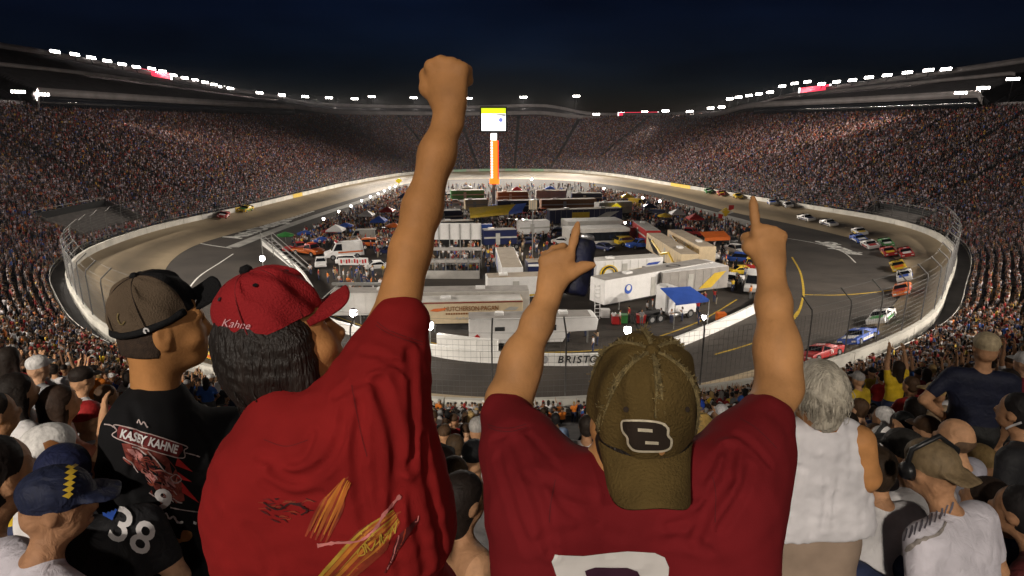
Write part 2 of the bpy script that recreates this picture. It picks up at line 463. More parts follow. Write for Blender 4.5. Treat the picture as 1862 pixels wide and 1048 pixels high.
# ------------------------------------------------------------------ wall round the track: one slab per few metres, some painted
wall = empty('outer_track_wall', (0, 0, 0))
tag(wall, 'white concrete retaining wall with painted sponsor slabs round the outside of the track', 'wall')
M_GREENP = mat('pale_green_paint', (.35, .55, .38), .5, .1, 1)
M_YELP = mat('yellow_paint', (.62, .42, .04), .45, .1, 1)
M_BLUEP = mat('blue_paint', (.03, .07, .35), .45, .1, 1)
M_GREYP = mat('grey_slab_paint', (.42, .41, .38), .6, .15, 1)
SL = 6.0; nsl = int(ARC[-1] / SL)
def slab(s0, s1, m, h=1.05):
    S = np.linspace(s0, s1, 5); P, N = on_loop(S); zb = ZB - .4
    A = np.c_[P - N * .02, np.full(5, zb)]; B = np.c_[P - N * .02, np.full(5, ZB + h)]; C = np.c_[P + N * .4, np.full(5, ZB + h)]; D = np.c_[P + N * .4, np.full(5, zb)]
    v = np.concatenate([A, B, C, D]); f = []
    for a in range(4):
        for k in range(4): f.append((a * 5 + k, a * 5 + k + 1, ((a + 1) % 4) * 5 + k + 1, ((a + 1) % 4) * 5 + k))
    o = MB(); o.add(v, f + [(0, 5, 10, 15), (4, 9, 14, 19)])
    return o.build('wall_slab', m, wall)
for k in range(nsl):
    s0 = ARC[-1] * k / nsl; s1 = ARC[-1] * (k + 1) / nsl
    P, N = on_loop(np.array([(s0 + s1) / 2])); px, py, dep = proj(np.r_[P[0], 2.5])
    if dep < 5 or px < -350 or px > 2200: continue
    m = M_WALLW
    if py < 420:
        if 205 < px < 255 and py > 380: m = M_GREENP
        elif 418 < px < 452 or 530 < px < 552: m = M_YELP
        elif 1228 < px < 1255: m = M_YELP
        elif 830 < px < 985: m = M_GREENP if k % 2 else M_WALLW
        elif k % 7 == 3: m = M_GREYP
    slab(s0 + .04, s1 - .04, m)
# catch fence on the wall
fence = empty('catch_fence', (0, 0, 0))
tag(fence, 'tall wire catch fence with bent steel posts standing on the outer track wall', 'fence')
pb = MB(); pb.tube([(0, .2, 0), (0, .2, 4.3), (0, .12, 4.7), (0, -.9, 5.6)], .065, 6)
M_POST = mat('weathered_post', (.13, .125, .12), .6, .2, 4, metal=.3)
post_me = pb.mesh('fence_post', M_POST)
NP_ = int(ARC[-1] / 5.2)
for k in range(NP_):
    s = ARC[-1] * k / NP_; P, N = on_loop(np.array([s])); P = P[0]; N = N[0]
    px, py, dep = proj(np.r_[P, 3.0])
    if dep < 5 or px < -300 or px > 2160: continue
    o = link('fence_post', post_me, fence, (P[0], P[1], ZB + 1.2)); o.rotation_euler = (0, 0, math.atan2(N[1], N[0]) - math.pi / 2)
M_WIRE = mat('fence_wire', (.17, .17, .17), .6, .1, 3, metal=.3)
for z in [.35, .8, 1.25, 1.7, 2.15, 2.6, 3.05, 3.5, 3.95, 4.35, 4.8, 5.5]:
    off = .2 if z < 4.4 else (.0 if z < 5 else -.85)
    pts = np.c_[OUT + NRM * off, np.full(NT, ZB + 1.2 + z)][::2]
    MB().tube(list(pts), .012, 3, True).build('fence_cable', M_WIRE, fence)
w = MB()
s_mid = ARC[np.argmin(np.abs(ang))]
for s in np.arange(s_mid - 75, s_mid + 75, .42):
    P, N = on_loop(np.array([s])); P = P[0] + N[0] * .2
    w.bar((P[0], P[1], ZB + 1.2), (P[0], P[1], ZB + 5.5), .011)
tag(w.build('fence_mesh', M_WIRE, fence), kind='stuff')
# rail along the front of the stand
M_RAIL = mat('stand_rail', (.20, .19, .17), .5, .2, 2, metal=.4)
P5 = OUT + NRM * (ROW0 - .25)
for z in (.5, 1.05):
    MB().tube(list(np.c_[P5, np.full(NT, Z0 + z)]), .05, 4, True).build('front_rail', M_RAIL, stand)

# ------------------------------------------------------------------ floodlights on the rim
def make_floodlight():
    """bank of lamps: frame, two rows of lamp heads with glowing lenses, bracket"""
    root = empty('floodlight')
    fr = MB(); fr.box((0, .25, 0), (4.6, .12, 1.5)); fr.bar((-2.3, .1, .8), (2.3, .1, .8), .12); fr.bar((-2.3, .1, -.8), (2.3, .1, -.8), .12)
    fr.build('frame', M_DARKM, root)
    ln = MB()
    for i in range(5):
        for j in range(2): ln.disc((-1.84 + i * .92, 0.0, -.38 + j * .76), .36, 'y', .3, 10)
    ln.build('lens', M_LAMP, root)
    bk = MB(); bk.bar((0, .4, -.2), (0, .4, -3.4), .3); bk.bar((-1.2, .4, -.9), (1.2, .4, -.9), .15)
    bk.build('bracket', M_DARKM, root)
    return root
flood0 = make_floodlight()
lamp_data = bpy.data.lights.new('floodlight_lamp', 'SPOT'); lamp_data.energy = LAMP_W; lamp_data.color = LAMP_COL
lamp_data.spot_size = R(50); lamp_data.spot_blend = .7; lamp_data.shadow_soft_size = .9
FLOODS = []
def place_flood(pos, aim, label, group, scale=1.0, w=1.0, lamp=True, cone=50, face=None):
    o = flood0 if not FLOODS else copy_tree(flood0)
    for ch in [c for c in o.children if c.type == 'LIGHT']: bpy.data.objects.remove(ch)
    d = np.asarray(aim, float) - np.asarray(pos, float)
    fd = d if face is None else np.asarray(face, float) - np.asarray(pos, float)
    rz = math.atan2(fd[1], fd[0]) + math.pi / 2
    tilt = math.atan2(fd[2], math.hypot(fd[0], fd[1]))
    o.location = pos; o.rotation_euler = Euler((tilt * .55, 0, rz), 'XYZ'); o.scale = (scale, scale, scale * .68)
    tag(o, label, 'floodlight', group); FLOODS.append(o)
    if lamp:
        ld = lamp_data if w == 1.0 else lamp_data.copy()
        if w != 1.0: ld.energy = LAMP_W * w; ld.spot_size = R(cone)
        l = bpy.data.objects.new('lamp', ld); COL.objects.link(l)
        q = Vector(d).to_track_quat('-Z', 'Y')
        dn = np.asarray(pos) + d / np.linalg.norm(d) * 1.2
        l.location = dn; l.rotation_euler = q.to_euler()
        l.parent = o; l.matrix_parent_inverse = (Matrix.Translation(o.location) @ o.rotation_euler.to_matrix().to_4x4() @ Matrix.Diagonal((scale, scale, scale * .68, 1))).inverted()
    return o
ro, rz_ = rim()
RIM = np.c_[OUT + NRM * ro[:, None], rz_]
rpx, rpy, rdp = proj(RIM)
def rim_at(px, near=False):
    """rim point that shows at this column (far side)"""
    ok = (rdp > 40)
    if near: ok &= UPS < .05
    else: ok &= UPS > .05
    k = np.where(ok)[0]; i = k[np.argmin(np.abs(rpx[k] - px))]
    return i
# lamp columns as the photograph shows them; (column, height of the lamp's centre in the picture)
left_l = [(100, 94), (136, 99), (166, 105), (195, 111), (222, 117), (248, 122), (276, 125), (296, 130), (315, 137), (336, 142), (355, 146), (373, 150), (389, 154), (404, 158), (419, 161)]
mid_l = [(472, 169), (513, 173), (555, 176), (598, 178), (645, 180), (676, 176), (752, 178), (852, 179), (952, 177), (1048, 175)]
right_l = [(1084, 208), (1130, 206), (1172, 204), (1210, 202), (1254, 203), (1292, 197), (1312, 195), (1327, 180), (1343, 177), (1362, 174), (1380, 171), (1400, 168), (1422, 157), (1445, 152), (1468, 149), (1494, 153), (1521, 149), (1550, 146), (1580, 141), (1613, 137), (1650, 132), (1688, 128), (1720, 126)]
near_l = [(33, 167), (77, 172), (1747, 169), (1788, 160), (1842, 144)]
names = (('left', left_l, 'along the left tall stand roof edge, counted from the left', 1), ('mid', mid_l, 'above the far end stand, counted from the left', 1), ('right', right_l, 'along the right tall stand roof edge, counted from the left', 1), ('near', near_l, 'on the low nearer rims, counted from the left', 1))
ordn = ['first', 'second', 'third', 'fourth', 'fifth', 'sixth', 'seventh', 'eighth', 'ninth', 'tenth', 'eleventh', 'twelfth', 'thirteenth', 'fourteenth', 'fifteenth', 'sixteenth',
        'seventeenth', 'eighteenth', 'nineteenth', 'twentieth', 'twenty-first', 'twenty-second', 'twenty-third']
for nm, lst, where, w in names:
    for k, (px, py) in enumerate(lst):
        i = rim_at(px, nm == 'near')
        p = at(px, py, rdp[i] - 1.0)
        a = OUT[i] - NRM[i] * 16
        aim = (a[0], a[1], 0) if nm != 'near' else (6 if p[0] < 0 else -2, 322, 12)
        lab = f'{ordn[k]} lit floodlight {where}'
        big = .62 if nm == 'near' else (.80 if nm == 'left' else .85)
        place_flood(p, aim, lab, 'lit stadium floodlights round the rim', big, {'near': 1.25, 'mid': 1.5}.get(nm, 1.0), lamp=True, cone=66 if nm == 'mid' else 40, face=(a[0] * .3, a[1] * .3, 0) if nm == 'near' else None)
        zr = RIM[i, 2] + 1.5
        if p[2] - 3 * big > zr:      # mast down to the rim
            MB().bar((0, .4, -3.0), (0, .4, -3.2 - (p[2] - 2 * big - zr) / (big * .68)), .22).build('mast', M_DARKM, FLOODS[-1])
# the floodlights of the camera's own stand, on tall masts behind it
for k, (x, y) in enumerate([(-78, -18), (-48, -34), (-17, -42), (17, -42), (48, -34), (78, -18)]):
    place_flood((x, y, 46.0), (x * .35, 28, 6), f'{ordn[k]} floodlight of the masts behind the near stand, counted from the left', 'floodlights of the near stand', 1.0, NEAR_W[k])
    MB().bar((0, .4, -3.0), (0, .4, -67), .5).build('mast', M_DARKM, FLOODS[-1]); FLOODS[-1].rotation_euler.x = 0
# and those on the near rim to either side, turned on the pits
for k, a0 in enumerate((-74, -60, -46, -32, 32, 46, 60, 74)):
    i = int(np.argmin(np.abs(ang - a0))); p = RIM[i] + np.array([0, 0, 9.0])
    place_flood(p, (0 + a0 * .12, 84, 0), f'{ordn[k]} floodlight of the near rim beside the spectators, counted from the left', 'floodlights of the near rim', 1.0, PIT_W)
    MB().bar((0, .4, -3.0), (0, .4, -14), .4).build('mast', M_DARKM, FLOODS[-1]); FLOODS[-1].rotation_euler.x = 0
# ------------------------------------------------------------------ bodies: blended solids turned into one continuous skin
def V3(*a): return np.array(a, float)
def nrm(v): v = np.asarray(v, float); return v / (np.linalg.norm(v) + 1e-12)
class Solid:
    """smooth union of tapered limbs and ellipsoids; every piece carries a label"""
    def __init__(s): s.p = []
    def cone(s, a, b, ra, rb, lab=0, k=.03, flat=None, fs=1.0, op='u', lo=None):
        s.p.append(('c', np.asarray(a, float), np.asarray(b, float), ra, rb, lab, k, None if flat is None else nrm(flat), fs, op)); return s
    def chain(s, pts, rad, lab=0, k=.03, flat=None, fs=1.0, op='u'):
        for i in range(len(pts) - 1): s.cone(pts[i], pts[i + 1], rad[i], rad[i + 1], lab, k, flat, fs, op)
        return s
    def ell(s, c, r, M=None, lab=0, k=.03, op='u'):
        s.p.append(('e', np.asarray(c, float), np.asarray(r, float), np.eye(3) if M is None else np.asarray(M, float), lab, k, op)); return s
    def plane(s, c, n, op='cut', k=.004):
        s.p.append(('p', np.asarray(c, float), nrm(n), k, op)); return s
    def disp(s, fn): s.p.append(('d', fn)); return s
    def fold(s, pts, depth, width):
        """a crease (depth>0) or a ridge (depth<0) along a path on the cloth"""
        s.p.append(('f', catmull(np.array(pts, float), 5, False), depth, width)); return s
    def eval(s, P, want_lab=False, cull=None):
        if cull is not None:
            out = np.full(len(P), 9.0, np.float32); lo, hi = P.min(0), P.max(0)
            if len(P) > 6000 and (hi - lo).max() > .12:      # split the block of points along its longest side
                ax = int(np.argmax(hi - lo)); m = P[:, ax] < (lo[ax] + hi[ax]) / 2
                if m.any() and not m.all():
                    out[m] = s.eval(P[m], False, cull); out[~m] = s.eval(P[~m], False, cull); return out
        d = np.full(len(P), 9.0, np.float32); dl = np.full((5, len(P)), .3, np.float32) if want_lab else None
        for q in s.p:
            if cull is not None and q[0] in 'ce':
                if q[0] == 'c': r_ = max(q[3], q[4]) * max(1, q[8]) + q[6] + cull; a_, b_ = np.minimum(q[1], q[2]) - r_, np.maximum(q[1], q[2]) + r_
                else: r_ = q[2].max() + q[5] + cull; a_, b_ = q[1] - r_, q[1] + r_
                if np.any(a_ > hi) or np.any(b_ < lo): continue
            if q[0] == 'c':
                _, a, b, ra, rb, lb, k, fl, fs, op = q
                v = P - a; ba = b - a
                if fl is not None:
                    t0 = v @ fl; v = v + np.outer(t0 * (1 / fs - 1), fl); ba = ba + (ba @ fl) * (1 / fs - 1) * fl
                h = np.clip((v @ ba) / (ba @ ba + 1e-12), 0, 1)
                w = v - h[:, None] * ba
                di = np.sqrt(np.einsum('ij,ij->i', w, w)) - (ra + (rb - ra) * h)
                if fl is not None: di = di * (.4 + .6 * min(fs, 1))
            elif q[0] == 'e':
                _, c, r, M, lb, k, op = q
                v = (P - c) @ M.T; n0 = np.sqrt((((v / r)) ** 2).sum(1)); n1 = np.sqrt((((v / (r * r))) ** 2).sum(1)) + 1e-9
                di = n0 * (n0 - 1) / n1
            elif q[0] == 'p':
                _, c, n, k, op = q
                di = (P - c) @ n
                d = np.maximum(d, di); continue
            elif q[0] == 'd':
                d = d + q[1](P); continue
            else:
                _, C, dep, w = q
                lo = C.min(0) - 3 * w; hi = C.max(0) + 3 * w
                m = np.all((P > lo) & (P < hi), 1); 
                if m.any():
                    Q = P[m]; dd = np.full(len(Q), 9.0)
                    for i in range(len(C) - 1):
                        ba = C[i + 1] - C[i]; v = Q - C[i]; h = np.clip((v @ ba) / (ba @ ba + 1e-12), 0, 1)
                        x = v - h[:, None] * ba; dd = np.minimum(dd, np.einsum('ij,ij->i', x, x))
                    tt = dd / (w * w)
                    d[m] += dep * (np.exp(-tt) - .45 * np.exp(-((np.sqrt(tt) - 1.9) ** 2) * 1.6))
                continue
            di = di.astype(np.float32)
            if op == 'u':
                h = np.maximum(k - np.abs(d - di), 0) / k
                if want_lab: dl[lb] = np.minimum(dl[lb], di)
                d = np.minimum(d, di) - h * h * k * .25
            else:
                h = np.maximum(k - np.abs(d + di), 0) / k
                d = np.maximum(d, -di) + h * h * k * .25
        return (d, dl) if want_lab else d
    def bounds(s):
        lo, hi = [], []
        for q in s.p:
            if q[0] == 'c' and q[9] == 'u':
                r = max(q[3], q[4]) * max(1, q[8]); lo += [q[1] - r, q[2] - r]; hi += [q[1] + r, q[2] + r]
            elif q[0] == 'e' and q[6] == 'u': lo.append(q[1] - q[2].max()); hi.append(q[1] + q[2].max())
        return np.min(lo, 0) - .04, np.max(hi, 0) + .04
    def mesh(s, h):
        B = 8; lo, hi = s.bounds(); n = np.ceil((hi - lo) / (h * B)).astype(int) + 1
        gx = np.stack(np.meshgrid(*[np.arange(k) for k in n], indexing='ij'), -1).reshape(-1, 3)
        c = lo + (gx + .5) * h * B
        d = s.eval(c); gx = gx[np.abs(d) < h * B * .98 + .010]
        o = np.stack(np.meshgrid(*[np.arange(B + 1)] * 3, indexing='ij'), -1).reshape(-1, 3)
        G = (gx[:, None, :] * B + o[None]).reshape(-1, 3)
        N = n * B + 2; key = (G[:, 0] * N[1] + G[:, 1]) * N[2] + G[:, 2]
        uk, inv = np.unique(key, return_inverse=True)
        U = np.stack([uk // (N[1] * N[2]), (uk // N[2]) % N[1], uk % N[2]], 1)
        P = lo + U * h
        D = s.eval(P, False, .02).astype(np.float64)
        D = np.where(np.abs(D) < 1e-7, 1e-7, D)
        st = np.array([N[1] * N[2], N[2], 1])
        def look(k):
            i = np.searchsorted(uk, k); i = np.clip(i, 0, len(uk) - 1); return np.where(uk[i] == k, i, -1)
        # cells = grid points whose 8 corners exist
        cor = [look(uk + dx * st[0] + dy * st[1] + dz) for dx in (0, 1) for dy in (0, 1) for dz in (0, 1)]
        ok = np.all(np.array(cor) >= 0, 0)
        C = np.array(cor).T; sg = np.where(ok[:, None], D[C] < 0, False)
        act = ok & (sg.sum(1) > 0) & (sg.sum(1) < 8)
        ci = np.where(act)[0]; C = C[ci]
        acc = np.zeros((len(ci), 3)); cnt = np.zeros(len(ci))
        E = [(0, 1), (2, 3), (4, 5), (6, 7), (0, 2), (1, 3), (4, 6), (5, 7), (0, 4), (1, 5), (2, 6), (3, 7)]
        for a, b in E:
            da, db = D[C[:, a]], D[C[:, b]]; x = (da < 0) != (db < 0)
            t = np.where(x, da / np.where(x, da - db, 1), 0)
            p = P[C[:, a]] + (P[C[:, b]] - P[C[:, a]]) * t[:, None]
            acc += np.where(x[:, None], p, 0); cnt += x
        V = acc / cnt[:, None]
        vid = np.full(len(uk), -1); vid[ci] = np.arange(len(ci))
        F = []
        for ax in range(3):
            nb = look(uk + st[ax]); e = (nb >= 0) & ((D < 0) != (D[np.clip(nb, 0, None)] < 0))
            ei = np.where(e)[0]; b1, b2 = st[(ax + 1) % 3], st[(ax + 2) % 3]
            q = []
            for s1, s2 in ((0, 0), (1, 0), (1, 1), (0, 1)):
                i = look(uk[ei] - s1 * b1 - s2 * b2); q.append(np.where(i >= 0, vid[np.clip(i, 0, None)], -1))
            q = np.stack(q, 1); good = np.all(q >= 0, 1); fl = D[ei] < 0
            q = np.where(fl[:, None], q, q[:, ::-1]); F.append(q[good])
        F = np.concatenate(F)
        return V, F
    def build_mesh(s, name, h, mats, relax=1, labels=False):
        v, f = s.mesh(h)
        for _ in range(relax):      # light relaxation of the grid steps
            a = np.zeros_like(v); c = np.zeros(len(v))
            for i in range(4):
                np.add.at(a, f[:, i], v[f[:, (i + 1) % 4]]); np.add.at(c, f[:, i], 1)
            v = v * .5 + .5 * a / np.maximum(c, 1)[:, None]
        me = np_mesh(name, v, f, mats, True)
        if labels:        # how far each point lies inside shirt, trousers, hair, shoes rather than the rest
            dl = s.eval(v, True)[1]
            for k, nm in ((1, 'in_shirt'), (2, 'in_trousers'), (3, 'in_hair'), (4, 'in_shoes')):
                o = np.min(np.delete(dl, k, 0), 0); a = me.attributes.new(nm, 'FLOAT', 'POINT'); a.data.foreach_set('value', np.clip(o - dl[k], -.1, .1).astype(np.float32))
        return me

# ------------------------------------------------------------------ a spectator, facing +y, feet at the origin
def spectator_material():
    m = attr_mat('spectator', 'c_skin', .68, 0, 26.0, .14); nt = m.node_tree; L = nt.links.new; b = nt.nodes['Principled BSDF']
    cur = b.inputs['Base Color'].links[0].from_socket; tc = nt.nodes.new('ShaderNodeTexCoord')
    def noise(sc, lo, hi, st=None):
        v = tc.outputs['Object']
        if st: mp = nt.nodes.new('ShaderNodeMapping'); mp.inputs['Scale'].default_value = st; L(v, mp.inputs[0]); v = mp.outputs[0]
        n = nt.nodes.new('ShaderNodeTexNoise'); n.inputs['Scale'].default_value = sc; n.inputs['Detail'].default_value = 3; L(v, n.inputs['Vector'])
        r = nt.nodes.new('ShaderNodeMapRange'); r.inputs[1].default_value = .3; r.inputs[2].default_value = .7; r.inputs[3].default_value = lo; r.inputs[4].default_value = hi; L(n.outputs[0], r.inputs[0]); return r.outputs[0]
    for nm, col, nz in (('in_trousers', 'c_pants', noise(20, .8, 1.2)), ('in_shirt', 'c_shirt', noise(9, .84, 1.14)), ('in_hair', 'c_hair', noise(55, .80, 1.22, (1, 1, .3))), ('in_shoes', None, None)):
        a = nt.nodes.new('ShaderNodeAttribute'); a.attribute_name = nm
        gt = nt.nodes.new('ShaderNodeMath'); gt.operation = 'GREATER_THAN'; gt.inputs[1].default_value = 0.0; L(a.outputs['Fac'], gt.inputs[0])
        mx = nt.nodes.new('ShaderNodeMix'); mx.data_type = 'RGBA'; L(gt.outputs[0], mx.inputs[0]); L(cur, mx.inputs[6])
        if col:
            c = nt.nodes.new('ShaderNodeAttribute'); c.attribute_type = 'INSTANCER'; c.attribute_name = col
            mu = nt.nodes.new('ShaderNodeMix'); mu.data_type = 'RGBA'; mu.blend_type = 'MULTIPLY'; mu.inputs[0].default_value = 1; L(c.outputs['Color'], mu.inputs[6]); L(nz, mu.inputs[7]); L(mu.outputs[2], mx.inputs[7])
        else: mx.inputs[7].default_value = (.03, .03, .03, 1)
        cur = mx.outputs[2]
    L(cur, b.inputs['Base Color'])
    n = nt.nodes.new('ShaderNodeTexNoise'); n.inputs['Scale'].default_value = 16; n.inputs['Detail'].default_value = 5; n.inputs['Distortion'].default_value = .8; L(tc.outputs['Object'], n.inputs['Vector'])
    bp = nt.nodes.new('ShaderNodeBump'); bp.inputs['Strength'].default_value = .55; bp.inputs['Distance'].default_value = .02; L(n.outputs[0], bp.inputs['Height']); L(bp.outputs[0], b.inputs['Normal'])
    return m
P_MATS = spectator_material()
def person_solid(pose='stand', arms=('down', 'down'), head='cap', lean=0.0, hd=0.0, turn=0.0, female=False, fine=False, sleeve=True, broad=1.0):
    S = Solid(); SK, SH, PA, HA, SO = 0, 1, 2, 3, 4
    sit = pose == 'sit'
    hz = .50 if sit else .93
    hip = V3(0, 0, hz); ln = math.sin(lean); lc = math.cos(lean)
    def T(x, y, z): return V3(x, y * lc + z * ln, hz + z * lc - y * ln)        # torso frame above the hips
    w = broad * (.93 if female else 1.0)
    # legs
    for sx in (-1, 1):
        h0 = V3(.095 * sx, 0, hz)
        if sit:
            kn = V3(.13 * sx, .44, hz + .03); an = V3(.12 * sx, .42, .09)
        else:
            kn = V3(.105 * sx, .03, .49); an = V3(.10 * sx, -.01, .09)
        S.chain([h0, kn], [.095, .066], PA, .05); S.chain([kn, an], [.064, .05], PA if pose != 'shorts' else SK, .03)
        S.cone(an + V3(0, -.03, -.04), an + V3(0, .15, -.05), .045, .038, SO, .02)
    # torso
    S.cone(T(-.06 * w, 0, .0), T(.06 * w, 0, .0), .125, .125, PA, .05, (0, 1, 0), .85)
    S.cone(T(-.055 * w, 0, .16), T(.055 * w, 0, .16), .115, .115, SH, .08, (0, 1, 0), .85)
    S.cone(T(-.085 * w, 0, .33), T(.085 * w, 0, .33), .115, .115, SH, .08, (0, 1, 0), .82)
    S.cone(T(-.13 * w, -.01, .46), T(.13 * w, -.01, .46), .075, .075, SH, .07, (0, 1, 0), 1.0)
    S.cone(T(0, -.005, .52), T(0, .02, .62), .055, .05, SK, .03)
    # arms
    for i, sx in enumerate((-1, 1)):
        sh = T(.185 * w * sx, -.005, .455); a = arms[i]
        if a == 'down': el, wr = T(.235 * w * sx, -.03, .19), T(.23 * w * sx, .06, -.04)
        elif a == 'lap': el, wr = T(.24 * w * sx, .02, .21), T(.10 * sx, .22, .06)
        elif a == 'up': el, wr = T(.27 * w * sx, .10, .66), T(.22 * sx, .16, .92)
        elif a == 'high': el, wr = T(.21 * w * sx, .06, .73), T(.17 * sx, .09, 1.0)
        elif a == 'face': el, wr = T(.24 * w * sx, .17, .34), T(.07 * sx, .24, .58)
        elif a == 'hip': el, wr = T(.34 * w * sx, -.06, .24), T(.17 * sx, .05, .06)
        elif a == 'clap': el, wr = T(.25 * w * sx, .10, .28), T(.03 * sx, .30, .40)
        elif a == 'cross': el, wr = T(.24 * w * sx, .08, .24), T(-.08 * sx, .18, .28)
        elif a == 'head': el, wr = T(.30 * w * sx, .10, .62), T(.11 * sx, .05, .74)
        mid = sh + (el - sh) * .62
        S.chain([sh, mid], [.066, .056], SH if sleeve else SK, .045)
        S.chain([mid, el], [.046, .042], SK, .012); S.chain([el, wr], [.043, .03], SK, .015)
        d = nrm(wr - el); S.cone(wr + d * .02, wr + d * .09, .036, .03, SK, .015, nrm(np.cross(d, V3(0, .3, 1))), .6)
        if fine:
            q = nrm(np.cross(d, V3(1, .2, .1))); u = nrm(np.cross(d, q))
            for j, (o, l) in enumerate(((-.026, .075), (-.009, .085), (.009, .08), (.026, .065))):
                b = wr + d * .09 + u * o; S.chain([b, b + d * l * .5 + q * .01, b + d * l * .8 + q * .03], [.0095, .009, .008], SK, .006)
            S.chain([wr + d * .03 + u * .03, wr + d * .07 + u * .055, wr + d * .10 + u * .05], [.012, .0105, .009], SK, .008)
    # head
    cz, sz = math.cos(turn), math.sin(turn); cp_, sp_ = math.cos(hd), math.sin(hd)
    X = V3(cz, sz, 0); Y0 = V3(-sz, cz, 0); Z0_ = V3(0, 0, 1); Y = Y0 * cp_ + Z0_ * sp_; Z = Z0_ * cp_ - Y0 * sp_
    M = np.stack([X, Y, Z]); c = T(0, .025, .70)
    def H(x, y, z): return c + X * x + Y * y + Z * z
    S.ell(H(0, -.005, .02), (.076, .095, .098), M, SK, .03); S.ell(H(0, .03, -.055), (.055, .062, .068), M, SK, .04)
    S.ell(H(0, .098, -.02), (.013, .02, .024), M, SK, .015)
    for sx in (-1, 1): S.ell(H(.078 * sx, -.005, -.01), (.012, .022, .033), M, SK, .006)
    if fine:
        for sx in (-1, 1): S.ell(H(.031 * sx, .095, .015), (.018, .016, .011), M, SK, .012, 's')
        S.ell(H(0, .088, -.066), (.025, .012, .005), M, SK, .008, 's'); S.ell(H(0, .088, -.074), (.022, .012, .007), M, SK, .01)
    if head == 'cap' or head == 'capback':
        sg = 1 if head == 'cap' else -1
        S.ell(H(0, -.005, .055), (.089, .108, .082), M, HA, .012)
        S.cone(H(-.035, sg * .10, .035), H(.035, sg * .10, .035), .05, .05, HA, .012, Z, .22)
        S.cone(H(-.03, sg * .145, .025), H(.03, sg * .145, .025), .045, .045, HA, .012, Z, .2)
        S.ell(H(0, -.055, -.03), (.066, .05, .06), M, SK, .02)
    elif head == 'short':
        S.ell(H(0, -.022, .042), (.085, .095, .088), M, HA, .012); S.ell(H(0, -.05, -.015), (.074, .058, .07), M, HA, .02)
    elif head == 'long':
        S.ell(H(0, -.022, .04), (.089, .099, .092), M, HA, .012); S.cone(H(0, -.06, .0), H(0, -.085, -.20), .082, .062, HA, .04, X, 1.0)
        for sx in (-1, 1): S.cone(H(.06 * sx, -.02, .0), H(.075 * sx, -.03, -.16), .04, .028, HA, .03)
    elif head == 'bob':
        S.ell(H(0, -.022, .04), (.086, .098, .091), M, HA, .012); S.cone(H(0, -.045, .0), H(0, -.055, -.10), .080, .062, HA, .04)
    elif head == 'bald':
        S.ell(H(0, -.045, -.01), (.078, .062, .05), M, HA, .02)
    elif head == 'phones':
        S.ell(H(0, -.022, .042), (.085, .095, .088), M, HA, .012)
        S.chain([H(-.095, 0, 0), H(-.09, -.01, .09), H(0, -.01, .145), H(.09, -.01, .09), H(.095, 0, 0)], [.014] * 5, SO, .006)
        for sx in (-1, 1): S.cone(H(.085 * sx, 0, -.01), H(.108 * sx, 0, -.01), .042, .036, SO, .01)
    return S
VARIANTS = [
    ('stand', ('down', 'down'), 'cap', .05), ('stand', ('up', 'down'), 'short', .0), ('stand', ('face', 'face'), 'cap', .05), ('stand', ('hip', 'hip'), 'long', .0),
    ('sit', ('lap', 'lap'), 'cap', .15), ('sit', ('lap', 'lap'), 'short', .2), ('sit', ('face', 'lap'), 'capback', .1), ('sit', ('lap', 'lap'), 'long', .1),
    ('stand', ('high', 'high'), 'cap', .0), ('stand', ('cross', 'cross'), 'short', .0), ('sit', ('clap', 'clap'), 'phones', .1), ('stand', ('down', 'high'), 'capback', .0),
    ('sit', ('lap', 'face'), 'bald', .1), ('stand', ('clap', 'clap'), 'long', .05)]
PROTO = [person_solid(p, a, h, l, female=h == 'long', fine=True).build_mesh('spectator_body', .0155, P_MATS, 1, True) for p, a, h, l in VARIANTS]
PROTO_LOW = [person_solid(p, a, h, l, female=h == 'long').build_mesh('crowd_member', .05, P_MATS, 0, True) for p, a, h, l in VARIANTS]

SHIRTS = [('white', (.62, .60, .60), .26), ('black', (.016, .016, .018), .17), ('red', (.36, .022, .02), .12), ('navy blue', (.02, .028, .09), .09), ('grey', (.24, .24, .25), .11), ('orange', (.60, .17, .02), .05),
          ('yellow', (.62, .42, .03), .04), ('blue', (.04, .12, .42), .06), ('maroon', (.16, .015, .022), .05), ('tan', (.36, .26, .16), .05)]
HAIRS = [('dark', (.018, .012, .009), .34), ('brown', (.06, .032, .016), .22), ('blond', (.36, .24, .10), .08), ('grey', (.32, .30, .28), .08), ('black', (.01, .01, .01), .10), ('white', (.62, .60, .58), .10), ('red', (.34, .02, .02), .08)]
SKINS = [(.46, .25, .135), (.40, .21, .11), (.52, .30, .18), (.33, .17, .09), (.16, .08, .045)]
PANTS = [(.03, .04, .09), (.02, .02, .02), (.24, .20, .14), (.05, .07, .14), (.12, .12, .12)]
def pick(lst, n):
    w = np.array([x[2] for x in lst]); return rng.choice(len(lst), n, p=w / w.sum())

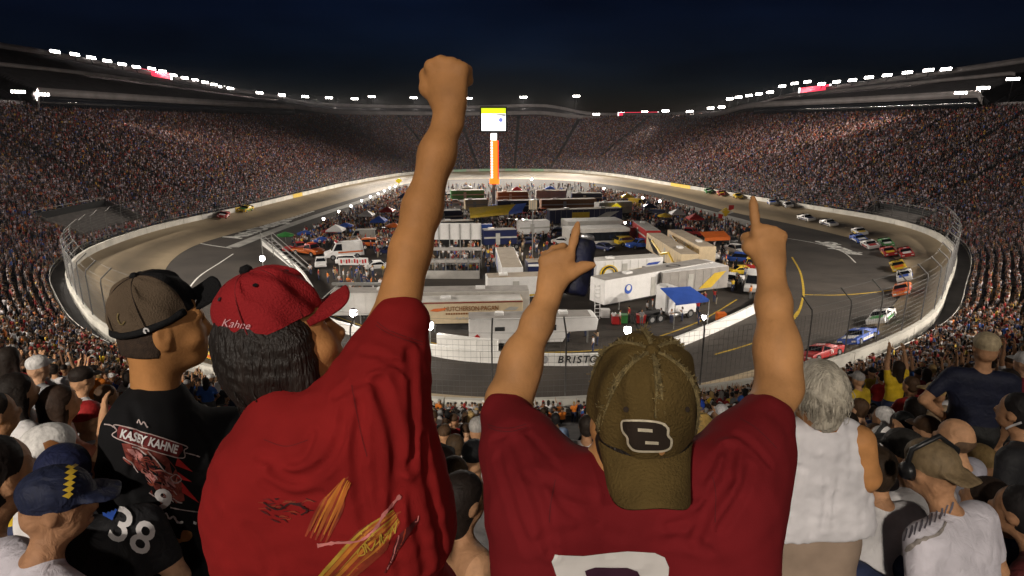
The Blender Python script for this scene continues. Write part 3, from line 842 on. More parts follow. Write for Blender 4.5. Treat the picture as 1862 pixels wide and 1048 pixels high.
# ------------------------------------------------------------------ seats in the bowl
def bowl_z(off): return Z0 + np.floor((off - ROW0) / ROW_D) * ROW_H
def seat_positions():
    out = []
    for r in range(NROW):
        off = ROW0 + r * ROW_D + .38
        Pr = OUT + NRM * off
        sg = np.linalg.norm(np.roll(Pr, -1, 0) - Pr, axis=1); ac = np.concatenate([[0], np.cumsum(sg)])
        s = np.arange(0, ac[-1], .56) + rng.uniform(-.12, .12); s = s + rng.uniform(-.09, .09, len(s)); s = np.mod(s, ac[-1])
        i = np.clip(np.searchsorted(ac, s, 'right') - 1, 0, NT - 1); t = ((s - ac[i]) / sg[i])[:, None]; j = (i + 1) % NT
        p = Pr[i] * (1 - t) + Pr[j] * t; n = NRM[i] * (1 - t) + NRM[j] * t
        base = ARC[i] + SEG[i] * t[:, 0]
        keep = (np.mod(base, 16.0) > 1.0) & (rng.random(len(s)) < .95)
        out.append(np.c_[p, np.full(len(s), Z0 + r * ROW_H), n, base, np.full(len(s), r), off * np.ones(len(s))][keep])
    return np.concatenate(out)
SEATS = seat_positions()
spx, spy, sdp = proj(SEATS[:, :3] + np.array([0, 0, 1.3]))
inview = (sdp > .5) & (spx > -420) & (spx < 2280) & (spy < 1500)
SEATS = SEATS[inview]; spx, spy, sdp = spx[inview], spy[inview], sdp[inview]
def in_poly(x, y, poly):
    c = np.zeros(len(x), bool); n = len(poly)
    for i in range(n):
        (x0, y0), (x1, y1) = poly[i], poly[i - 1]
        c ^= ((y0 > y) != (y1 > y)) & (x < (x1 - x0) * (y - y0) / (y1 - y0 + 1e-9) + x0)
    return c
# entrance tunnels leave a gap in the crowd
PORTALS = []
for poly in ([(118, 378), (195, 362), (232, 402), (140, 425)], [(1585, 372), (1615, 368), (1720, 425), (1690, 432), (1600, 395)]):
    m = in_poly(spx, spy, poly) & (SEATS[:, 7] < 60)
    b = SEATS[m]; PORTALS.append((b[:, 5].min(), b[:, 5].max(), b[:, 7].min(), b[:, 7].max()) if len(b) else None)
gone = np.zeros(len(SEATS), bool)
for pt in PORTALS:
    if pt: gone |= (SEATS[:, 5] > pt[0] - .3) & (SEATS[:, 5] < pt[1] + .3) & (SEATS[:, 7] > pt[2] - .4) & (SEATS[:, 7] < pt[3] + .4)
dist = np.hypot(SEATS[:, 0], SEATS[:, 1])
gone |= dist < 5.2
gone |= (np.abs(SEATS[:, 0] - .1 * SEATS[:, 1]) < .75) & (SEATS[:, 1] < 34) & (SEATS[:, 1] > 5) & (spx > 960) & (spx < 1080)   # the aisle below
SEATS, spx, spy, sdp, dist = SEATS[~gone], spx[~gone], spy[~gone], sdp[~gone], dist[~gone]
n = len(SEATS)
c_sh, c_ha, c_sk, c_pa = pick(SHIRTS, n), pick(HAIRS, n), rng.choice(len(SKINS), n, p=[.32, .28, .22, .14, .04]), rng.integers(0, len(PANTS), n)
# rows straight below the camera sit; elsewhere most people are on their feet
side = (np.abs(SEATS[:, 0]) > 3) & (dist < 45)
var = np.where(rng.random(n) < np.where(side, .82, .62), rng.choice([0, 1, 2, 3, 8, 9, 11, 13], n, p=[.28, .08, .14, .13, .05, .14, .08, .10]), rng.choice([4, 5, 6, 7, 10, 12], n))
low = (np.abs(SEATS[:, 0]) < 9) & (SEATS[:, 1] < 36) & (SEATS[:, 1] > 0)
var = np.where(low, rng.choice([4, 5, 6, 7, 10, 12], n, p=[.25, .2, .15, .2, .1, .1]), var)
rot = np.arctan2(-SEATS[:, 4], -SEATS[:, 3]) - np.pi / 2 + rng.normal(0, .28, n)
scl = rng.normal(1.0, .045, n).clip(.88, 1.1)
jit = rng.uniform(-.10, .10, (n, 2))
POS = SEATS[:, :3].copy(); POS[:, :2] += jit * np.array([1, .6])
stands = np.isin(var, [0, 1, 2, 3, 8, 9, 11, 13])
POS[:, 2] += np.where(stands & (dist < 45) & (SEATS[:, 6] > 20), .42, 0.0)
spx, spy, sdp = proj(POS + np.where(stands, 1.55, 1.15)[:, None] * np.array([0, 0, 1.0]))
# the nearest people in view, each an object
HERO_ZONE = [[(190, 470), (640, 460), (690, 80), (900, 80), (780, 600), (830, 800), (880, 1048), (150, 1048), (190, 700)], [(880, 740), (1070, 620), (1260, 620), (1440, 740), (1580, 740), (1560, 1048), (900, 1048)]]
hid = in_poly(spx, spy, HERO_ZONE[0]) | in_poly(spx, spy, HERO_ZONE[1])
cand = np.where((spx > -10) & (spx < 1872) & (spy < 1090) & ~hid & (sdp > 1.5))[0]
cand = cand[np.argsort(sdp[cand])][:285]
one = np.zeros(n, bool); one[cand] = True
STYLE = {'cap': 'cap', 'capback': 'backward cap', 'short': 'short hair', 'long': 'long hair', 'bald': 'balding head', 'phones': 'headphones over short hair'}
ACT = {('down', 'down'): 'standing', ('up', 'down'): 'arm raised', ('face', 'face'): 'hands at face', ('hip', 'hip'): 'hands on hips', ('lap', 'lap'): 'seated',
       ('face', 'lap'): 'seated hand at face', ('high', 'high'): 'both arms up', ('cross', 'cross'): 'arms folded', ('clap', 'clap'): 'clapping',
       ('down', 'high'): 'one arm high', ('lap', 'face'): 'seated chin in hand'}
def where_(px, py):
    if px < 200: return 'left edge, ' + ('low' if py > 800 else 'middle' if py > 650 else 'high')
    if px < 460: return 'left of red-capped man'
    if px < 900: return 'between the red shirts'
    if px < 1080: return 'beside aisle steps'
    if px < 1420: return 'under raised arm near fence'
    if px < 1600: return 'by white sleeveless shirt'
    return ('right crowd, ' if px < 1730 else 'right edge, ') + ('low' if py > 850 else 'middle' if py > 700 else 'high')
def spectator(me, pos, rz, sc, shirt, hair, skin, pants, label, group='spectators in the near rows'):
    o = link('person', me, None, tuple(pos)); o.rotation_euler = (0, 0, rz); o.scale = (sc, sc, sc)
    o['c_shirt'] = [float(x) for x in (*shirt, 1)]; o['c_hair'] = [float(x) for x in (*hair, 1)]; o['c_skin'] = [float(x) for x in (*skin, 1)]; o['c_pants'] = [float(x) for x in (*pants, 1)]
    return tag(o, label, 'person', group)
LABS = {}
c_sh[cand] = np.where(rng.random(len(cand)) < .22, 0, c_sh[cand])
for i in cand:
    p, a, h, l = VARIANTS[var[i]]
    sn, sc_, _ = SHIRTS[c_sh[i]]; hn, hc, _ = HAIRS[c_ha[i]]
    if h in ('cap', 'capback') : pass
    elif hn in ('white', 'red'): hn, hc = 'brown', HAIRS[1][1]
    hs = f'{hn} {STYLE[h]}' if h not in ('phones', 'bald') else STYLE[h]
    lab = f'{sn} shirt, {hs}, {ACT[a]}, {where_(spx[i], spy[i])}'
    _o = spectator(PROTO[var[i]], POS[i], rot[i], scl[i], sc_, hc, SKINS[c_sk[i]], PANTS[c_pa[i]], lab)
    LABS.setdefault(lab, []).append((sdp[i], _o))
for lab, lst in LABS.items():
    if len(lst) > 1:
        lst.sort(key=lambda q: q[0])
        for k, (_, o) in enumerate(lst): o['label'] = lab + (', nearer one', ', farther one')[k] if len(lst) == 2 else lab + f', {["nearest", "second", "third", "fourth", "fifth"][min(k, 4)]} away'
# everyone else: one mass
def crowd(name, P, rz, sc, vr, sh, ha, sk, pa, label, protos=PROTO_LOW):
    col = bpy.data.collections.new(name + '_members')
    for k, me in enumerate(protos):
        o = bpy.data.objects.new(f'member_{k:02d}', me); col.objects.link(o)
    me = bpy.data.meshes.new(name); me.vertices.add(len(P)); me.vertices.foreach_set('co', np.asarray(P, np.float32).ravel())
    def at_f(nm, v, ty='FLOAT'):
        a = me.attributes.new(nm, ty, 'POINT')
        if ty == 'FLOAT_COLOR': a.data.foreach_set('color', np.c_[v, np.ones(len(v))].astype(np.float32).ravel())
        elif ty == 'FLOAT_VECTOR': a.data.foreach_set('vector', np.asarray(v, np.float32).ravel())
        else: a.data.foreach_set('value', np.asarray(v, np.int32 if ty == 'INT' else np.float32))
    at_f('rot', np.c_[np.zeros(len(P)), np.zeros(len(P)), rz], 'FLOAT_VECTOR'); at_f('sc', sc); at_f('vr', vr, 'INT')
    at_f('c_shirt', sh, 'FLOAT_COLOR'); at_f('c_hair', ha, 'FLOAT_COLOR'); at_f('c_skin', sk, 'FLOAT_COLOR'); at_f('c_pants', pa, 'FLOAT_COLOR')
    o = link(name, me); tag(o, label, 'crowd', kind='stuff')
    ng = bpy.data.node_groups.new(name + '_spread', 'GeometryNodeTree')
    ng.interface.new_socket('Geometry', in_out='INPUT', socket_type='NodeSocketGeometry'); ng.interface.new_socket('Geometry', in_out='OUTPUT', socket_type='NodeSocketGeometry')
    N = ng.nodes.new; gi = N('NodeGroupInput'); go = N('NodeGroupOutput'); ip = N('GeometryNodeInstanceOnPoints'); ci = N('GeometryNodeCollectionInfo')
    ci.inputs['Collection'].default_value = col; ci.inputs['Separate Children'].default_value = True; ci.inputs['Reset Children'].default_value = True
    def na(nm, ty):
        x = N('GeometryNodeInputNamedAttribute'); x.data_type = ty; x.inputs['Name'].default_value = nm; return x.outputs['Attribute']
    L = ng.links.new
    L(gi.outputs[0], ip.inputs['Points']); L(ci.outputs[0], ip.inputs['Instance']); ip.inputs['Pick Instance'].default_value = True
    L(na('vr', 'INT'), ip.inputs['Instance Index']); er = N('FunctionNodeEulerToRotation'); L(na('rot', 'FLOAT_VECTOR'), er.inputs[0]); L(er.outputs[0], ip.inputs['Rotation'])
    L(na('sc', 'FLOAT'), ip.inputs['Scale']); L(ip.outputs[0], go.inputs[0])
    md = o.modifiers.new('spread', 'NODES'); md.node_group = ng
    return o
r_ = ~one
cA = lambda lst, idx: np.array([x[1] for x in lst])[idx]
LATER = []
# far stands' dimness painted into clothes, hair and skin, plus random tone
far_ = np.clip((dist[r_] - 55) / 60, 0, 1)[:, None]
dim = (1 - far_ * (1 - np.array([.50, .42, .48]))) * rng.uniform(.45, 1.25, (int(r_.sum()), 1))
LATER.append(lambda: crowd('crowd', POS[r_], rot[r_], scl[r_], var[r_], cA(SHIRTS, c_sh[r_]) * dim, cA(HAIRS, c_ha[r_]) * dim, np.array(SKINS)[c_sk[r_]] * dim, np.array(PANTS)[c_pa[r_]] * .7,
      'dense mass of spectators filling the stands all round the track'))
# entrance tunnels in the stand
M_VOID = mat('tunnel_shade_black', (.012, .012, .012), .9)  # black colour stands in for the shade inside the opening
for k, pt in enumerate(PORTALS):
    if not pt: continue
    t = empty('entrance_tunnel'); tag(t, ('dark entrance tunnel with rails in the left stand above the wall', 'dark entrance tunnel with rails in the right stand above the wall')[k], 'tunnel')
    s0, s1, o0, o1 = pt; S = np.linspace(s0, s1, 8); P, N = on_loop(S)
    def lp(o, z): return [np.r_[P[i] + N[i] * o, z] for i in range(8)]
    zl = bowl_z(o0) + .25; zh = bowl_z(o1) + .3
    f = MB(); A = lp(o0 - .3, zl); B = lp(o1 + .2, zl + .1); C = lp(o1 + .2, zh + .9); D = lp(o1 + .6, zh + .9)
    v = A + B + C + D; fc = []
    for a in range(3):
        for i in range(7): fc.append((a * 8 + i, a * 8 + i + 1, (a + 1) * 8 + i + 1, (a + 1) * 8 + i))
    f.add(v, fc); f.build('passage', M_VOID, t)
    for i, e in ((0, 0), (7, 7)):
        w = MB(); q0, q1 = np.array(A[e]), np.array(C[e]); w.add([q0, B[e], q1, q0 + [0, 0, 1.0]], [(0, 1, 2, 3)]); w.build('side_wall', M_STEP, t)
        MB().tube([q0 + [0, 0, 1.2], q1 + [0, 0, .3]], .05, 5).build('rail', M_RAIL, t)
    MB().tube([np.array(x) + [0, 0, .5] for x in C], .05, 5).build('rail', M_RAIL, t)
# ------------------------------------------------------------------ pit wall
M_WALLB = mat('pit_wall_white', (.82, .81, .78), .5, .06, .6)
pw = empty('pit_wall'); tag(pw, 'bright white pit wall curving round the near end of the infield', 'wall')
PW = catmull(np.array([gnd(*p)[:2] for p in [(478, 446), (500, 462), (540, 495), (568, 535), (590, 588), (640, 609), (700, 626), (780, 645), (860, 657), (1000, 664), (1100, 662), (1180, 648), (1235, 630), (1320, 594), (1385, 561), (1425, 530)]]), 10, False)
t_ = np.gradient(PW, axis=0); t_ /= np.linalg.norm(t_, axis=1)[:, None]; PWN = np.stack([-t_[:, 1], t_[:, 0]], 1)
acw = np.concatenate([[0], np.cumsum(np.linalg.norm(np.diff(PW, axis=0), axis=1))])
def pw_at(s): return np.array([np.interp(s, acw, PW[:, 0]), np.interp(s, acw, PW[:, 1])]), nrm(np.array([np.interp(s, acw, PWN[:, 0]), np.interp(s, acw, PWN[:, 1])]))
ns = int(acw[-1] / 5.0)
for k in range(ns):
    S = np.linspace(acw[-1] * k / ns + .02, acw[-1] * (k + 1) / ns - .02, 4); b = MB(); A = []
    for s in S:
        p, n = pw_at(s); A += [np.r_[p - n * .22, 0], np.r_[p - n * .15, 1.15], np.r_[p + n * .15, 1.15], np.r_[p + n * .22, 0]]
    fc = [(4 * i + j, 4 * i + (j + 1) % 4, 4 * i + 4 + (j + 1) % 4, 4 * i + 4 + j) for i in range(3) for j in range(4)] + [(0, 1, 2, 3), (12, 13, 14, 15)]
    b.add(A, fc).build('wall_slab', M_WALLB, pw)
# second, higher white tier behind the wall, left of the middle
tw = MB(); PT = [gnd(*p) for p in [(795, 640), (830, 645), (868, 650), (905, 653)]]
for i in range(3): tw.bar(PT[i] + [0, .75, .75], PT[i + 1] + [0, .75, .75], .5, 1.9)
tag(tw.build('white_barrier', M_WALLB), 'higher white barrier standing behind the pit wall beside the lamp', 'barrier')
# BRISTOL MO... on the pit wall
s_b = acw[np.argmin([abs(proj(np.r_[p, .6])[0] - 1040) for p in catmull(PW, 1, False)][:len(acw)])]
ADV = dict(B=.70, R=.72, I=.34, S=.66, T=.62, O=.80, L=.58, M=.90)
def wall_text(txt, px0, size):
    """letters follow the wall, each one a part"""
    pxs = proj(np.c_[PW, np.full(len(PW), .6)])[0]; s = np.interp(px0, pxs, acw)
    for ch in txt:
        w = ADV.get(ch, .5) * size
        if ch != ' ':
            sc = s + w / 2; p, n = pw_at(sc); q = p - n * .21
            if (q - p) @ p > 0: q = p + n * .21
            ta, _ = pw_at(sc + .3); tb, _ = pw_at(sc - .3); rz = math.atan2(ta[1] - tb[1], ta[0] - tb[0])
            lettering(ch, size, M_BLACK, pw, (q[0], q[1], .62), (R(86), 0, rz), 'wall_letter', extrude=.02, shear=.2, bold=.012)
        s += w
wall_text('BRISTOL MOTOR', 1012, 1.0)
for px in (989,):
    pxs = proj(np.c_[PW, np.full(len(PW), .6)])[0]; s = np.interp(px, pxs, acw); p, n = pw_at(s); q = p - n * .24 if (p - n) @ p < p @ p else p + n * .24
    MB().disc((q[0], q[1], .62), .42, 'y', .03, 20).build('wall_emblem', mat('emblem_grey', (.35, .35, .36), .6), pw)

# ------------------------------------------------------------------ lettering painted on the apron
def paint_text(txt, a, b, size, m, name, label, shear=0.0, bold=.02):
    A, B = gnd(*a), gnd(*b); d = B - A; me = text_mesh(txt, size, .003, shear, bold, m=m, name=name)
    xs = [v.co.x for v in me.vertices]; w = max(xs) - min(xs)
    o = link(name, me, None, ((A[0] + B[0]) / 2, (A[1] + B[1]) / 2, .012)); o.rotation_euler = (0, 0, math.atan2(d[1], d[0])); o.scale = (np.linalg.norm(d) / w, 1, 1)
    return tag(o, label, 'painted sign')
paint_text('AutoDesigns', (420, 434), (518, 400), 6.4, M_LINEW, 'painted_lettering', 'large white lettering painted on the dark apron at left', .0, .035)
def paint_bars(A, B, n, ln, label):
    """weathered white letters too worn to read: slanted strokes of paint"""
    a, b = gnd(*A)[:2], gnd(*B)[:2]; d = b - a; u = d / np.linalg.norm(d); o = np.array([-u[1], u[0]]); q = MB()
    for k in range(n):
        c = a + d * (k + .5) / n; w = np.linalg.norm(d) / n * .34; h = ln * rng.uniform(.6, 1.0)
        q.add([np.r_[c - u * w, .012], np.r_[c + u * w, .012], np.r_[c + u * w * 1.3 + o * h, .012], np.r_[c - u * w * .6 + o * h, .012]], [(0, 1, 2, 3)])
    tag(q.build('painted_lettering', M_LINEW), label, 'painted sign')
paint_bars((524, 402), (574, 384), 8, 5.0, 'worn white lettering painted farther along the left apron')
paint_bars((604, 373), (632, 363), 6, 5.0, 'farthest worn white lettering painted on the left apron')
paint_text('Sharpie', (1492, 438), (1560, 463), 4.6, M_LINEW, 'painted_script', 'white script lettering painted on the apron at the right turn', .45, .03)

# ------------------------------------------------------------------ trailers, trucks, cars
def wheel(parent, x, y, r=.5, w=.28):
    t = MB().disc((0, 0, 0), r, 'y', w, 16).build('wheel', M_TYRE, parent); t.location = (x, y, r)
    rm = MB().disc((0, 0, 0), r * .55, 'y', w + .03, 12).build('rim', M_RIM, t)
    return t
def trailer(A, B, h, w, m_body, m_roof, label, name='trailer', floor=1.05, wheels=True, band=None, text=None, tsize=.8, tmat=None, doors=True, windows=(), cat='trailer', ac=2, side=1):
    """A,B: ends of the near top edge in the picture"""
    a, b = gnd(*A, h), gnd(*B, h); d = (b - a)[:2]; Ln = float(np.hypot(*d)); rz = math.atan2(d[1], d[0])
    root = empty(name, (a[0], a[1], 0), rz); tag(root, label, cat)
    y0, y1 = (0, w) if side > 0 else (-w, 0)
    MB().box((Ln / 2, (y0 + y1) / 2, (h + floor) / 2), (Ln, w, h - floor)).build('body', m_body, root, bevel=.06)
    MB().box((Ln / 2, (y0 + y1) / 2, h + .02), (Ln - .25, w - .2, .05)).build('roof_panel', m_roof, root)
    for k in range(ac): MB().box((Ln * (.25 + .5 * k), (y0 + y1) / 2, h + .16), (1.1, .8, .3)).build('roof_unit', M_WHITE, root, bevel=.05)
    MB().box((Ln * .5, (y0 + y1) / 2, floor - .12), (Ln * .96, w * .8, .2)).build('chassis', M_DARKM, root)
    fy = -.02 if side > 0 else .02
    if wheels:
        for x in (Ln * .80, Ln * .80 + 1.15):
            if x < Ln:
                for y in (y0 + .18, y1 - .18): wheel(root, x, y)
        for y in (y0 + .3, y1 - .3): MB().bar((Ln * .14, y, 0), (Ln * .14, y, floor), .14).build('landing_leg', M_GALV, root)
    if band:
        MB().box((Ln / 2, fy, floor + (h - floor) * band[0]), (Ln * .995, .02, band[1])).build('stripe', band[2], root)
    if doors: MB().box((Ln * .42, fy, (floor + h * .86) / 2), (.8, .03, h * .86 - floor)).build('door', M_GREYP, root, bevel=.01)
    for x, z, ww, hh in windows: MB().box((Ln * x, fy * 1.5, z), (ww, .03, hh)).build('window', M_GLASS_D, root)
    if not text and not windows and not band and name == 'trailer':
        seed = int(abs(A[0] * 7 + A[1])) % 5; gm = (M_REDP, M_BLUEP, M_YELP, M_GREYP, M_BLK)[seed]
        MB().prism([(Ln * .55, floor + .3), (Ln * .78, floor + (h - floor) * .75), (Ln * .96, floor + (h - floor) * .8), (Ln * .74, floor + .3)], fy - .02, fy).build('graphic', gm, root)
        for k in range(1, int(Ln / 1.3)): MB().box((k * 1.3, fy, (floor + h) / 2), (.03, .02, h - floor - .2)).build('panel_rib', M_GREYP, root)
    if text:
        for tx, x, z, s, mm, wd in text: lettering(tx, s, mm, root, (Ln * x, fy * 2.0, z), (R(90), 0, 0), width=wd, extrude=.005, bold=.012)
    return root, Ln
M_ROOFG = mat('roof_grey', (.30, .28, .26), .7, .15, .8)
M_ROOFW = mat('roof_pale', (.50, .48, .45), .6, .12, .8)
M_ROOFT = mat('roof_tan', (.34, .28, .21), .7, .15, .8)
M_NAVY = mat('navy_paint', (.012, .018, .07), .35, .1, 1)
M_BLK = mat('black_paint', (.012, .012, .013), .35, .1, 1)
M_REDC = mat('red_paint', (.40, .02, .02), .35, .1, 1)
M_ORA = mat('orange_paint', (.62, .13, .015), .4, .1, 1)
M_YEL = mat('bright_yellow', (.68, .46, .03), .4, .1, 1)
M_BLU = mat('canopy_blue', (.03, .09, .42), .6, .1, 1)
M_GRN = mat('green_paint', (.05, .25, .06), .4, .1, 1)
M_BROWN = mat('brown_print', (.25, .10, .03), .6, .1, 8)
r1, L1 = trailer((1100, 511), (1297, 477), 4.1, 2.7, M_WHITE, M_ROOFG, 'long white hauler trailer with a blue globe emblem behind the white tractor', windows=[(.86, 3.1, .9, .45)], doors=True, ac=1)
MB().disc((L1 * .2, -.03, 2.55), .62, 'y', .03, 24).build('emblem', M_BLU, r1); MB().disc((L1 * .2, -.045, 2.7), .36, 'y', .03, 20).build('emblem_highlight', M_WHITE, r1)
r1b, L1b = trailer((1205, 497), (1326, 484), 4.0, 4.6, M_ROOFG, M_WHITE, 'broad grey trailer with a white roof board carrying a dark oval', wheels=False, ac=0)
rg = MB(); rg.tube([(L1b * .32 + 1.0 * math.cos(t), 2.4 + .55 * math.sin(t), 4.1) for t in np.linspace(0, 2 * math.pi, 24, endpoint=False)], .12, 6, True); rg.build('roof_emblem', M_DARKM, r1b)
for k in range(9): MB().box((L1b * (.5 + .045 * k), 2.3, 4.06), (.28, .8 - .25 * (k % 3 == 1), .03)).build('roof_mark', M_GREYP, r1b)
r2, L2 = trailer((762, 551), (951, 547), 3.5, 2.7, M_CREAM, M_ROOFW, 'cream display trailer with dark brown lettering and a maroon top stripe', band=(.97, .16, mat('maroon_trim', (.20, .03, .02), .5)), doors=False, ac=1,
                 text=[('HUTCHERSON-PAGAN', .50, 2.72, .72, M_BROWN, 5.9)])
for k in range(12): MB().box((L2 * (.26 + .024 * k), -.04, 2.18), (.2, .02, .18)).build('small_print', M_BROWN, r2)
for k in range(6): MB().box((L2 * (.36 + .03 * k), -.04, 1.7 - .06 * (k % 2)), (.26, .02, .14)).build('small_print', M_GREYP, r2)
MB().prism([(L2 * .10, 2.55), (L2 * .14, 2.8), (L2 * .26, 2.85), (L2 * .24, 2.6), (L2 * .17, 2.45)], -.05, -.03).build('logo', M_ORA, r2)
MB().prism([(L2 * .82, 2.5), (L2 * .87, 2.85), (L2 * .96, 2.8), (L2 * .93, 2.45)], -.05, -.03).build('logo', M_GREYP, r2)
trailer((600, 534), (963, 529), 3.7, 2.6, M_ROOFW, M_ROOFG, 'long grey-roofed trailer directly behind the cream display trailer', ac=2)
trailer((886, 506), (1010, 502), 3.7, 2.6, M_WHITE, M_ROOFT, 'short white trailer behind the raised hand making an L', band=(.1, .2, M_YEL), ac=1)
trailer((912, 487), (901, 450), 3.7, 2.9, M_WHITE, M_ROOFT, 'tan-roofed trailer seen end-on left of the tall sign pole', side=-1, ac=0)
trailer((960, 478), (1080, 474), 3.8, 2.6, M_NAVY, M_ROOFT, 'navy trailer with a tan roof behind the pointing hand', band=(.86, .35, M_WHITE), ac=1)
r7, L7 = trailer((1085, 476), (1206, 468), 3.8, 2.7, M_WHITE, M_ROOFW, 'white trailer with yellow swirls on its side behind the hauler', ac=1)
for k, m_ in ((0, M_YEL), (1, M_BLK), (2, M_YEL)):
    sw = MB(); sw.tube([(L7 * (.08 + .0 * t) + 1.1 + (1.3 - k * .22) * -math.cos(t), -.08, 1.9 + (1.25 - k * .22) * math.sin(t)) for t in np.linspace(0, math.pi * 1.0, 14)] + [(L7 * .5 + k * .1, -.08, 2.2 - k * .22), (L7 * .9, -.08, 2.7 - k * .2)], .10, 6)
    sw.build('swirl', m_, r7)
for k, (nr, fr) in enumerate((((1238, 463), (1176, 424)), ((1272, 449), (1214, 418)))):
    rr, ll = trailer(nr, fr, 3.8, 2.7, M_CREAM, M_ROOFT, ('cream hauler with yellow swirl, nearer of two parked side by side', 'cream hauler, farther right of two parked side by side')[k], side=-1, ac=1)
    sw = MB(); sw.tube([(ll * .1, .06, 1.5), (ll * .3, .06, 2.9), (ll * .5, .06, 2.0), (ll * .8, .06, 3.1)], .22, 6); sw.build('swirl', M_YEL, rr)
for A, B, h, lab in (((1032, 404), (1134, 401), 3.6, 'grey glass-fronted infield building with two rows of panes, farther one'), ((1036, 419), (1146, 415), 3.2, 'grey glass-fronted infield building with wide panes, nearer one')):
    rr, ll = trailer(A, B, h, 5.0, M_ROOFW, M_ROOFW, lab, 'infield_building', .05, False, doors=False, cat='building', ac=0, windows=[(.06 + .098 * i, h * .55, ll_ := 1.3, h * .5) for i in range(10)])
rr, ll = trailer((1000, 383), (1132, 379), 4.0, 2.8, M_NAVY, M_ROOFT, 'navy hauler with a yellow panel in the middle of the infield', doors=False); MB().box((ll * .42, -.05, 2.4), (ll * .24, .04, 2.0)).build('panel', M_YEL, rr)
# more haulers parked in rows, farther off
rows = [((800, 404), (862, 402), 3.6, M_BLK, M_ROOFT, 'black trailer with gold trim left of the yellow awning'), ((796, 421), (872, 418), 3.6, M_BLK, M_ROOFG, 'black trailer in front of the triangular white roof'),
        ((846, 364), (886, 363), 3.6, M_CREAM, M_ROOFW, 'small cream trailer left of the scoreboard tower foot'), ((905, 366), (968, 365), 3.6, M_NAVY, M_ROOFG, 'navy trailer right of the scoreboard tower foot'),
        ((985, 364), (1085, 362), 3.6, M_BROWN, M_ROOFT, 'brown-roofed trailer behind the navy hauler'), ((1090, 370), (1150, 367), 3.8, M_ROOFW, M_ROOFW, 'pale grey trailer left of the yellow diamond sign'),
        ((820, 347), (880, 346), 3.6, M_GRN, M_ROOFW, 'green trailer far off beneath the tower'), ((905, 350), (960, 349), 3.6, M_BROWN, M_ROOFT, 'brown trailer far off right of the tower'), ((975, 347), (1030, 347), 3.6, M_ROOFW, M_ROOFT, 'tan-roofed trailer far off at the infield end'),
        ((880, 420), (940, 418), 3.7, M_NAVY, M_ROOFG, 'dark navy trailer beneath the yellow awning'), ((945, 404), (1000, 402), 3.6, M_WHITE, M_ROOFW, 'white trailer left of the navy and yellow hauler'), ((1150, 402), (1175, 420), 3.5, M_REDC, M_ROOFG, 'red trailer right of the glass-fronted buildings'),
        ((780, 385), (840, 383), 3.6, M_NAVY, M_ROOFG, 'navy trailer hidden partly by the raised arm'), ((1040, 352), (1095, 352), 3.5, M_NAVY, M_ROOFG, 'navy trailer at the far right of the infield')]
for A, B, h, m1, m2, lab in rows: trailer(A, B, h, 2.7, m1, m2, lab, ac=1, band=(.5, .3, M_YEL if 'gold' in lab else M_GREYP))
# yellow awning
aw = empty('awning'); tag(aw, 'long yellow awning with a blue end in the middle of the infield', 'awning')
a, b = gnd(855, 393, 4.2), gnd(925, 386, 4.2); MB().prism([(0, 0), (0, .25), (1, .9), (1, .6)], 0, 1)
q = MB(); q.add([a, b, b + [1.5, 4, 1.2], a + [-.5, 4, 1.2], a - [0, 0, .5], b - [0, 0, .5]], [(0, 1, 2, 3), (4, 5, 1, 0)]); q.build('sheet', M_YEL, aw)
q = MB(); c_ = gnd(950, 383, 4.2); q.add([b + [.02, 0, 0], c_, c_ + [1, 4, 1.2], b + [1.52, 4, 1.2], b + [.02, 0, -.5], c_ - [0, 0, .5]], [(0, 1, 2, 3), (4, 5, 1, 0)]); q.build('end_sheet', M_BLU, aw)
for p in (a, b, c_): MB().bar((p[0], p[1] + .1, 0), (p[0], p[1] + .1, p[2] - .1), .12).build('post', M_GALV, aw)
# fifth-wheel camper
a, b = gnd(852, 581, 3.2), gnd(1040, 577, 3.2); d = (b - a)[:2]; Lr = float(np.hypot(*d)); rv = empty('camper', (a[0], a[1], 0), math.atan2(d[1], d[0])); tag(rv, 'white fifth-wheel camper trailer with a raised nose by the pit wall', 'camper')
nose = 2.4
MB().prism([(0, .55), (0, 3.1), (.15, 3.2), (Lr + nose, 3.2), (Lr + nose + .35, 2.9), (Lr + nose + .2, 1.75), (Lr - .3, 1.6), (Lr - .9, .55)], 0, 2.5).build('body', M_WHITE, rv, bevel=.06)
MB().box((Lr / 2 + 1, 1.25, 3.22), (Lr + nose - .4, 2.2, .06)).build('roof_panel', M_ROOFG, rv)
for x in (.36, .42, .48): 
    for y in (.15, 2.35): wheel(rv, Lr * x, y, .42, .25)
for x, z, w_, h_ in ((.30, 2.1, 1.0, .42), (.66, 2.15, .7, .4), (.82, 2.15, .6, .6)): MB().box((Lr * x, -.02, z), (w_, .04, h_)).build('window', M_GLASS_D, rv)
MB().box((Lr * .75, -.02, 1.6), (.75, .04, 1.9)).build('door', M_GREYP, rv)
for x in (.3, .6, .93): MB().box((Lr * x, 1.2, 3.4), (.9, .8, .32)).build('roof_unit', M_WHITE, rv, bevel=.06)
MB().prism([(.55, 1.3), (.85, 1.6), (1.15, 1.3), (.85, 1.0)], -.04, -.02).build('warning_diamond', M_REDP, rv)
MB().bar((Lr + nose - .5, 1.2, 0), (Lr + nose - .5, 1.2, 1.7), .16).build('front_leg', M_GALV, rv)

